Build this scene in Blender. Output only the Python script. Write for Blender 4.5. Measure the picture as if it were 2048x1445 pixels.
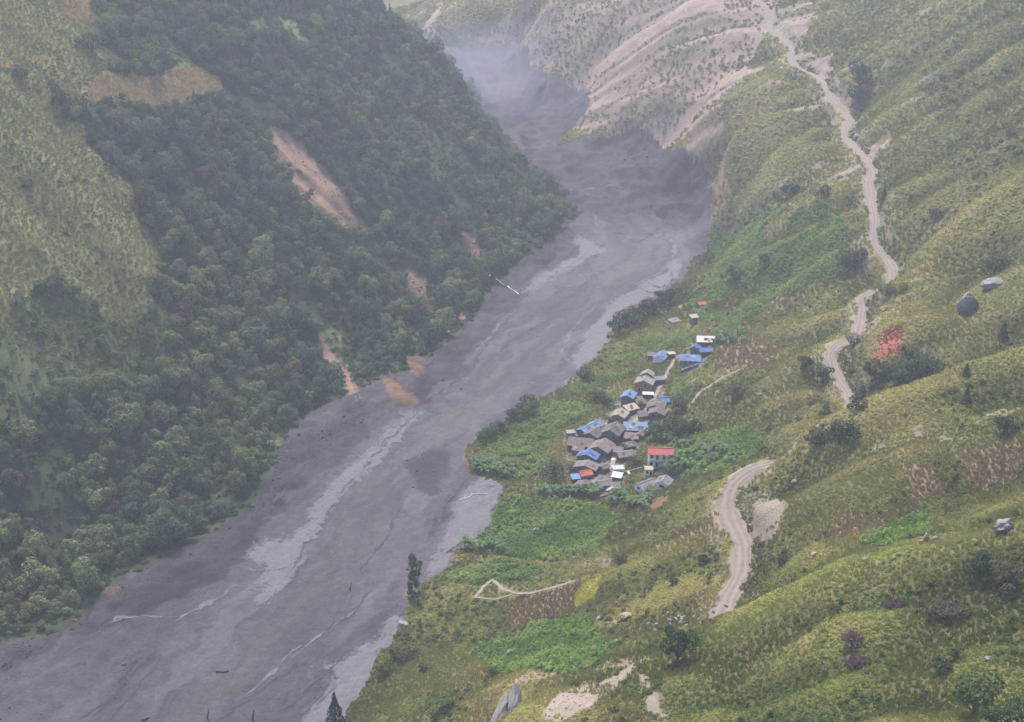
import bpy, math, random
import numpy as np
from mathutils import Vector, Matrix, Euler
R = math.radians
scene = bpy.context.scene
for o in list(bpy.data.objects): bpy.data.objects.remove(o)
COL = scene.collection
rnd = random.Random(11); rng = np.random.default_rng(11)

# ---------------------------------------------------------------- camera, sky, sun, exposure
cam_d = bpy.data.cameras.new('camera'); cam = bpy.data.objects.new('camera', cam_d); COL.objects.link(cam)
cam.location = (0, 0, 230); cam.rotation_euler = (R(90 - 22.2), 0, 0)
cam_d.sensor_width = 36; cam_d.lens = 36 * 2600 / 2048; cam_d.clip_start = 1; cam_d.clip_end = 6000
scene.camera = cam
SUN_EL, SUN_AZ = 59, 346             # azimuth clockwise from +Y: high over the far end of the valley
wd = bpy.data.worlds.new('World'); scene.world = wd; wd.use_nodes = True
nt = wd.node_tree; bg = nt.nodes['Background']; sky = nt.nodes.new('ShaderNodeTexSky')
sky.sky_type = 'NISHITA'; sky.sun_disc = False; sky.sun_elevation = R(SUN_EL); sky.sun_rotation = R(SUN_AZ); sky.dust_density = 3.0; sky.air_density = 1.0; sky.altitude = 1500
nt.links.new(sky.outputs[0], bg.inputs[0]); bg.inputs[1].default_value = 0.065
sd = bpy.data.lights.new('sun', 'SUN'); sd.energy = 1.5; sd.angle = R(12); sd.color = (1, .93, .84)
sun = bpy.data.objects.new('sun', sd); COL.objects.link(sun)
sv = Vector((math.sin(R(SUN_AZ)) * math.cos(R(SUN_EL)), math.cos(R(SUN_AZ)) * math.cos(R(SUN_EL)), math.sin(R(SUN_EL))))
sun.rotation_euler = sv.to_track_quat('Z', 'Y').to_euler(); sun.location = sv * 800
scene.view_settings.view_transform = 'Standard'; scene.view_settings.look = 'None'; scene.view_settings.gamma = 1
scene.view_settings.exposure = 2.52
HAZE = 0.00018                      # density of the valley air
scene.render.engine = 'CYCLES'
scene.cycles.volume_bounces = 1; scene.cycles.max_bounces = 6; scene.cycles.diffuse_bounces = 3; scene.cycles.transmission_bounces = 2

# ---------------------------------------------------------------- survey data (world metres)
# surveyed terrain points: x, y, height, relief strength
SURVEY = [[-142.62,297.27,-0.0,0.0],[-93.88,297.27,-0.0,0.0],[-51.98,296.62,0.5,0.0],[-150.89,320.33,1.0,0.0],[-109.29,330.43,1.0,0.0],[-70.14,371.52,2.0,0.0],[-57.33,404.09,2.5,0.0],[-91.87,356.42,2.0,0.0],[-40.94,420.79,3.5,0.0],[-42.81,362.34,2.0,0.0],[-50.39,317.88,1.0,0.0],[-34.29,461.21,4.0,0.0],[-57.59,439.74,4.0,0.0],[-16.08,518.28,5.0,0.0],[-42.52,493.27,4.5,0.0],[-5.59,562.77,6.0,0.0],[17.7,562.77,6.0,0.0],[6.53,614.61,7.0,0.0],[40.45,593.2,7.0,0.0],[33.62,658.76,8.0,0.0],[60.31,658.76,8.0,0.0],[78.56,709.17,9.0,0.0],[49.99,707.56,9.5,0.0],[47.4,763.8,11.0,0.0],[83.85,763.8,11.0,0.0],[71.72,802.61,13.0,0.0],[102.5,795.21,15.0,0.0],[34.9,836.47,14.0,0.0],[77.58,884.39,35.0,0.0],[48.9,893.46,33.0,0.0],[103.39,853.96,35.0,0.0],[123.14,790.0,26.0,0.0],[67.89,842.25,26.0,0.0],[97.92,815.36,26.0,0.0],[111.11,742.87,17.0,0.0],[118.85,757.91,22.0,0.0],[22.88,890.3,26.0,0.0],[7.36,901.15,26.0,0.0],[28.59,975.47,32.0,0.0],[-9.34,1013.42,36.0,0.0],[51.69,991.45,44.0,0.0],[14.63,1067.39,50.0,0.0],[-26.6,1090.44,42.0,0.0],[-36.37,1144.45,55.0,0.0],[6.86,1133.1,58.0,0.0],[-57.16,1126.94,56.0,0.0],[-120.0,250.0,-1.0,0.0],[-60.0,230.0,0.0,0.0],[-200.0,300.0,0.0,0.0],[-160.0,180.0,-3.0,0.0],[-260.0,240.0,-1.0,0.0],[-141.9,338.2,2.0,0.3],[-124.42,359.16,4.0,0.3],[-102.12,390.96,5.0,0.3],[-89.77,429.86,7.0,0.3],[-83.06,459.89,9.0,0.3],[-68.53,503.76,9.0,0.3],[-49.12,526.03,10.0,0.3],[-28.65,558.96,10.0,0.3],[-6.19,634.81,12.0,0.3],[9.93,685.69,12.0,0.3],[31.31,740.84,13.0,0.3],[-84.61,419.87,4.0,0.3],[-75.34,459.17,5.0,0.3],[-54.66,489.99,6.0,0.3],[-32.3,538.51,6.0,0.3],[-17.81,585.03,7.5,0.3],[4.14,635.98,7.5,0.3],[-162.31,352.96,4.22,1.0],[-147.14,379.98,2.66,1.0],[-131.01,416.63,5.74,1.0],[-112.32,457.95,5.6,1.0],[-97.1,497.65,9.39,1.0],[-82.96,533.32,10.56,1.0],[-63.93,565.4,9.98,1.0],[-43.4,610.04,8.66,1.0],[-20.15,678.38,18.59,1.0],[7.49,720.81,14.39,1.0],[-171.61,385.85,22.31,1.0],[-155.74,416.99,25.67,1.0],[-140.3,460.8,25.73,1.0],[-118.77,498.29,27.21,1.0],[-104.27,549.66,30.57,1.0],[-77.76,592.51,30.33,1.0],[-58.35,650.93,32.59,1.0],[-34.51,703.77,39.72,1.0],[-7.03,740.71,29.74,1.0],[17.02,768.79,22.14,1.0],[-180.87,420.02,43.81,1.0],[-164.49,454.67,49.03,1.0],[-146.24,492.53,47.0,1.0],[-130.94,531.9,41.62,1.0],[-118.98,589.9,51.1,1.0],[-95.05,640.83,51.51,1.0],[-73.35,681.13,56.85,1.0],[-49.84,735.23,60.66,1.0],[-22.29,773.1,51.94,1.0],[-189.66,454.42,69.06,1.0],[-174.1,496.26,75.35,1.0],[-156.06,524.17,71.03,1.0],[-151.19,563.95,68.3,1.0],[-139.51,619.28,75.06,1.0],[-122.05,679.17,84.23,1.0],[-110.07,709.63,94.16,1.0],[-92.99,751.93,97.52,1.0],[-66.91,780.34,86.58,1.0],[-43.84,790.7,72.56,1.0],[-201.89,498.64,95.18,1.0],[-188.59,531.56,97.01,1.0],[-173.71,558.28,92.55,1.0],[-171.61,612.0,98.65,1.0],[-152.96,659.64,103.72,1.0],[-136.63,714.31,114.91,1.0],[-117.56,773.34,122.62,1.0],[-217.86,554.16,123.92,1.0],[-202.0,583.7,122.72,1.0],[-182.88,617.21,116.56,1.0],[-172.32,675.6,126.19,1.0],[-236.4,618.76,157.64,1.0],[-213.42,654.47,153.46,1.0],[-196.96,679.17,143.17,1.0],[-160.53,749.6,142.34,1.0],[-126.31,798.46,136.62,1.0],[-95.92,845.2,129.93,1.0],[-74.9,852.5,116.33,1.0],[-52.71,848.66,98.02,1.0],[-29.53,817.18,70.43,1.0],[-7.45,796.82,46.48,1.0],[17.45,792.33,26.99,1.0],[35.31,780.47,11.02,1.0],[-300.0,450.0,142.97,1.0],[-350.0,600.0,230.93,1.0],[-330.0,750.0,268.49,1.0],[-450.0,500.0,268.29,1.0],[-260.0,800.0,235.41,1.0],[-250.0,350.0,72.33,1.0],[-350.0,350.0,144.33,1.0],[-500.0,700.0,373.57,1.0],[-600.0,500.0,376.29,1.0],[-560.0,350.0,295.53,1.0],[-420.0,250.0,160.09,1.0],[-560.0,800.0,451.41,1.0],[-50.0,920.0,58.0,1.0],[-20.0,985.0,38.0,0.3],[-105.0,930.0,95.0,1.0],[-90.0,1010.0,66.0,1.0],[-80.0,1090.0,58.0,1.0],[8.0,850.0,24.0,0.2],[-15.0,880.0,38.0,1.0],[38.0,800.0,13.0,0.2],[10.0,900.0,24.0,0.0],[-5.0,950.0,28.0,0.0],[-200.0,900.0,180.0,1.0],[-200.0,1000.0,140.0,1.0],[-180.0,1100.0,95.0,1.0],[-300.0,1000.0,230.0,1.0],[-300.0,1150.0,170.0,1.0],[-450.0,950.0,330.0,1.0],[-250.0,1300.0,130.0,1.0],[-450.0,1200.0,260.0,1.0],[-600.0,1000.0,420.0,1.0],[-135.04,1370.0,67.3,0.3],[-103.67,1230.0,59.22,0.3],[-85.77,1170.0,54.57,0.5],[-81.91,1260.0,78.08,1.0],[-99.37,1300.0,63.8,0.5],[-180.0,1500.0,75.0,0.3],[-250.0,1700.0,90.0,1.0],[-400.0,1500.0,200.0,1.0],[-100.0,1600.0,150.0,1.0],[-300.0,1950.0,140.0,1.0],[-550.0,1900.0,300.0,1.0],[-37.45,1195.0,90.25,1.0],[-64.84,1200.0,72.19,1.0],[-10.51,1165.0,72.53,1.0],[6.92,1160.0,94.34,1.0],[30.89,1080.0,80.05,1.0],[31.47,1110.0,100.19,1.0],[56.36,1020.0,73.27,1.0],[87.69,1040.0,108.38,1.0],[66.08,985.0,60.18,1.0],[99.23,950.0,84.03,1.0],[135.38,965.0,117.15,1.0],[75.27,905.0,49.8,1.0],[93.78,885.0,60.58,1.0],[128.06,900.0,91.71,1.0],[125.3,755.0,56.11,1.0],[119.24,820.0,57.2,1.0],[146.2,800.0,76.85,1.0],[165.21,925.0,108.36,1.0],[122.12,725.0,33.98,1.0],[179.35,950.0,118.9,1.0],[181.8,850.0,102.55,1.0],[185.75,790.0,90.81,1.0],[187.95,720.0,81.07,1.0],[178.24,690.0,79.21,1.0],[179.31,640.0,74.99,1.0],[169.86,600.0,67.78,1.0],[161.24,555.0,61.68,1.0],[161.47,525.0,56.43,1.0],[146.17,700.0,68.78,1.0],[142.34,625.0,61.02,1.0],[129.86,690.0,43.45,1.0],[112.45,690.0,14.97,1.0],[121.45,610.0,39.9,1.0],[136.36,570.0,52.37,1.0],[224.47,890.0,125.92,1.0],[237.41,820.0,134.1,1.0],[246.76,755.0,141.71,1.0],[263.62,690.0,149.31,1.0],[211.55,770.0,111.68,1.0],[217.24,690.0,111.04,1.0],[248.01,640.0,131.66,1.0],[198.07,660.0,90.92,1.0],[214.87,600.0,103.56,1.0],[217.41,545.0,104.48,1.0],[182.89,560.0,78.59,1.0],[187.29,510.0,87.95,1.0],[191.73,470.0,93.3,1.0],[164.62,495.0,71.58,1.0],[182.72,465.0,81.18,1.0],[330.0,600.0,190.0,1.0],[400.0,750.0,230.0,1.0],[450.0,500.0,260.0,1.0],[350.0,900.0,210.0,1.0],[300.0,1000.0,200.0,1.0],[450.0,1000.0,280.0,1.0],[250.0,1150.0,180.0,1.0],[150.0,1250.0,150.0,1.0],[400.0,1300.0,300.0,1.0],[0.0,1350.0,130.0,1.0],[100.0,1500.0,220.0,1.0],[500.0,700.0,300.0,1.0],[300.0,1700.0,330.0,1.0],[510.0,300.0,290.0,1.0],[109.9,656.18,20.0,0.5],[84.68,618.35,11.0,0.1],[100.53,592.94,20.0,0.2],[124.16,570.1,33.0,0.5],[55.25,596.15,8.5,0.1],[65.38,575.83,11.0,0.1],[86.22,557.42,18.0,0.1],[101.96,519.08,28.0,0.5],[120.83,510.73,38.0,0.8],[44.2,543.04,9.0,0.1],[65.54,533.21,13.0,0.0],[81.33,520.92,18.0,0.1],[27.01,511.37,8.0,0.1],[47.37,499.2,11.0,0.0],[63.26,492.36,14.0,0.0],[81.54,479.12,22.0,0.4],[98.5,465.86,32.0,0.8],[5.35,486.71,7.5,0.1],[24.83,463.39,9.5,0.0],[40.23,459.19,11.5,0.0],[53.28,453.93,14.0,0.0],[71.15,445.72,20.0,0.4],[87.25,433.09,30.0,0.8],[-14.46,457.13,6.0,0.1],[4.95,444.41,8.0,0.0],[23.24,428.06,10.0,0.0],[40.88,419.25,12.5,0.0],[55.32,420.33,16.0,0.1],[67.44,418.39,21.0,0.4],[-2.56,422.9,6.5,0.1],[13.45,406.86,9.0,0.1],[30.57,398.64,11.5,0.1],[-12.65,388.39,5.5,0.1],[4.39,384.07,8.0,0.1],[20.91,377.14,12.0,0.2],[33.09,365.03,19.0,0.4],[-26.62,363.67,4.0,0.2],[-16.6,357.35,7.0,0.3],[-3.78,352.54,10.0,0.3],[11.83,349.03,14.0,0.4],[26.56,338.93,22.0,0.5],[41.65,341.76,29.0,0.7],[44.11,365.58,26.0,0.7],[53.17,341.03,38.0,0.7],[-31.75,344.78,4.0,0.3],[-18.55,330.27,10.0,0.5],[-3.49,321.26,16.0,0.6],[10.75,312.25,22.0,0.6],[24.2,304.17,29.0,0.6],[37.01,298.58,39.0,0.7],[48.05,303.08,44.0,0.7],[41.71,282.99,43.0,0.7],[-38.56,317.54,3.0,0.3],[-24.3,303.55,13.0,0.6],[-9.86,289.56,23.0,0.7],[3.37,281.93,30.0,0.7],[15.93,276.32,37.0,0.7],[28.35,275.57,42.0,0.7],[-42.63,301.12,3.0,0.3],[-29.85,285.71,13.0,0.6],[-15.6,269.22,24.0,0.7],[-2.8,249.07,38.0,0.7],[3.05,253.15,42.0,0.8],[148.22,505.0,52.89,1.0],[140.43,490.0,52.21,1.0],[134.89,478.0,48.21,1.0],[138.01,470.0,55.37,1.0],[120.67,462.0,46.11,1.0],[119.75,445.0,44.9,1.0],[119.83,425.0,42.58,1.0],[108.83,455.0,44.83,1.0],[100.54,430.0,39.38,1.0],[110.52,428.0,44.19,1.0],[156.54,478.0,64.82,1.0],[143.21,450.0,62.8,1.0],[159.37,445.0,68.54,1.0],[134.98,432.0,59.97,1.0],[142.24,425.0,57.04,1.0],[163.55,432.0,73.26,1.0],[173.92,420.0,81.25,1.0],[150.25,415.0,66.66,1.0],[114.83,402.0,46.22,1.0],[97.49,398.0,40.62,1.0],[150.0,395.0,56.0,1.0],[110.0,385.0,42.0,1.0],[185.0,390.0,78.0,1.0],[146.35,345.0,91.91,1.0],[131.06,347.0,84.88,1.0],[113.58,349.0,78.01,1.0],[97.73,352.0,67.45,1.0],[83.97,354.0,58.21,1.0],[73.79,357.0,49.1,0.5],[58.65,360.0,38.87,0.7],[47.51,368.0,27.39,0.6],[138.66,322.0,87.26,1.0],[119.57,322.0,79.8,1.0],[100.82,325.0,70.75,1.0],[85.24,332.0,59.37,1.0],[73.96,330.0,52.37,1.0],[128.39,292.0,82.74,1.0],[105.5,296.0,76.44,1.0],[88.08,300.0,68.52,1.0],[76.3,302.0,58.47,1.0],[70.06,295.0,53.5,1.0],[66.28,343.0,47.89,0.2],[61.92,333.0,45.83,0.2],[65.22,318.0,46.19,0.2],[60.92,300.0,45.89,0.2],[52.78,278.0,48.51,0.2],[93.79,276.0,74.61,1.0],[77.4,280.0,65.32,1.0],[66.45,277.0,55.7,1.0],[105.32,275.0,76.55,1.0],[107.66,240.0,94.64,1.0],[94.81,246.0,88.05,1.0],[82.86,248.0,83.51,1.0],[69.57,250.0,77.86,1.0],[54.45,254.0,65.25,1.0],[43.49,254.0,56.44,1.0],[32.04,253.0,51.22,1.0],[21.48,250.0,47.83,1.0],[100.25,218.0,90.55,1.0],[83.83,226.0,85.43,1.0],[65.21,230.0,76.79,1.0],[51.49,236.0,63.88,1.0],[38.85,236.0,57.37,1.0],[27.85,234.0,54.91,1.0],[92.0,196.0,92.03,1.0],[77.13,203.0,84.88,1.0],[60.31,208.0,76.7,1.0],[47.38,213.0,67.02,1.0],[33.88,222.0,58.87,1.0],[15.37,244.0,50.16,0.3],[11.52,233.0,53.03,0.3],[6.62,232.0,51.16,0.4],[1.76,236.0,49.42,1.0],[84.37,176.0,94.33,1.0],[67.63,186.0,86.09,1.0],[53.98,200.0,75.26,1.0],[0.0,150.0,70.0,1.0],[-40.0,200.0,28.0,1.0],[40.0,130.0,88.0,1.0],[90.0,130.0,110.0,1.0],[150.0,150.0,140.0,1.0],[160.0,230.0,130.0,1.0],[190.0,300.0,130.0,1.0],[220.0,380.0,120.0,1.0],[260.0,450.0,150.0,1.0],[250.0,200.0,170.0,1.0],[0.0,70.0,100.0,1.0],[100.0,70.0,130.0,1.0],[-80.0,120.0,20.0,1.0],[300.0,300.0,200.0,1.0],[400.0,150.0,260.0,1.0],[-150.0,80.0,0.0,0.0],[-300.0,100.0,60.0,1.0],[-450.0,100.0,200.0,1.0]]
ROADS = [[[172.8,962.56,120.32],[173.85,955.64,120.32],[174.83,949.17,118.83],[175.81,942.7,117.32],[176.78,936.24,115.75],[177.62,929.8,114.12],[178.12,923.45,112.43],[178.3,917.14,110.72],[177.13,910.82,109.08],[174.84,904.49,107.59],[173.94,898.05,106.33],[174.62,891.51,105.3],[175.52,884.96,104.45],[176.44,878.42,103.68],[177.47,871.92,102.92],[178.6,865.49,102.08],[179.72,859.06,101.14],[180.24,852.75,100.09],[179.25,846.74,98.95],[177.66,840.85,97.76],[176.08,834.96,96.6],[175.15,828.82,95.53],[175.86,822.07,94.58],[177.29,815.15,93.78],[179.18,808.75,93.11],[181.5,802.87,92.57],[183.72,797.05,92.12],[184.74,791.1,91.77],[184.56,785.02,91.47],[184.22,778.93,91.19],[183.87,772.83,90.85],[183.52,766.74,90.35],[183.26,760.61,89.64],[183.63,754.28,88.68],[184.62,747.74,87.56],[185.63,741.2,86.4],[186.17,734.89,85.34],[186.22,728.8,84.43],[186.2,722.74,83.63],[186.19,716.68,82.83],[185.91,710.64,81.95],[183.75,704.66,80.96],[179.99,698.71,79.94],[177.83,692.48,79.01],[177.55,685.94,78.27],[177.52,679.37,77.74],[177.52,672.8,77.38],[177.68,666.28,77.12],[177.99,659.81,76.87],[178.32,653.35,76.58],[178.6,646.85,76.16],[178.53,640.1,75.56],[178.0,633.15,74.75],[176.55,626.51,73.72],[174.27,620.21,72.53],[172.21,613.94,71.25],[171.03,607.6,70.02],[170.15,601.23,68.95],[169.14,594.84,68.08],[168.07,588.45,67.38],[167.0,582.06,66.74],[165.91,575.68,65.98],[164.57,569.3,65.01],[162.56,562.95,63.79],[160.49,556.61,62.43],[159.84,550.2,61.08],[160.57,543.76,59.91],[161.03,537.43,58.99],[161.04,531.23,58.33],[160.85,525.03,57.78],[159.69,518.68,57.16],[157.5,512.23,56.29],[153.62,507.43,55.13],[147.43,505.61,53.82],[143.4,501.99,52.6],[141.58,495.95,51.73],[140.05,489.59,51.28],[138.4,483.33,51.18],[136.49,477.3,51.25],[134.47,471.38,51.25],[132.39,465.49,50.96],[128.77,460.66,50.28],[122.59,458.05,49.27],[119.43,453.04,48.07],[118.62,446.21,46.9],[118.29,439.38,45.95],[118.52,432.87,45.38],[118.9,426.7,45.26],[118.41,420.65,45.62],[117.53,414.62,46.38],[116.65,408.6,47.36],[115.63,401.68,47.36]],[[79.63,353.18,52.43],[73.52,349.76,52.43],[68.03,346.68,50.5],[64.48,341.56,48.86],[63.02,335.55,47.68],[63.02,329.35,46.97],[63.61,322.4,46.63],[64.06,314.96,46.53],[63.18,308.07,46.55],[61.5,301.57,46.66],[59.15,295.38,46.86],[56.54,289.06,47.14],[53.87,282.12,47.52],[52.53,278.53,47.72],[50.09,271.98,47.72]]]
PATHS = {'village':[[72.37,531.78],[71.26,528.66],[70.15,525.55],[69.04,522.43],[67.93,519.32],[67.02,516.31],[66.12,513.31],[65.22,510.3],[64.07,507.34],[62.91,504.39],[61.76,501.43],[60.7,497.88],[59.64,494.34],[58.59,490.79],[57.2,487.09],[55.8,483.38],[54.09,480.22],[52.38,477.06],[50.85,473.41],[49.32,469.77],[48.23,466.7],[47.13,463.63],[46.04,460.57],[44.94,457.5],[43.59,454.15],[42.24,450.8],[40.88,447.45],[40.0,444.05],[39.12,440.65],[38.24,437.24],[37.4,433.25],[36.55,429.25]],'field':[[71.38,472.21],[72.95,475.58],[74.51,478.94],[76.08,482.3],[79.02,484.4],[81.97,486.5],[84.91,488.6],[88.34,489.33],[91.76,490.06],[95.19,490.78]],'lower':[[-11.5,346.33],[-10.18,349.28],[-8.87,352.22],[-7.55,355.16],[-6.23,358.11],[-5.14,354.69],[-4.05,351.27],[-2.96,347.84],[-0.63,345.43],[1.69,343.01],[5.5,341.09],[8.9,340.76],[12.3,340.43],[15.7,340.1],[19.1,339.77]],'lower2':[[-12.31,347.34],[-8.77,344.97],[-5.23,342.59],[0.15,343.21]]}
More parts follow.
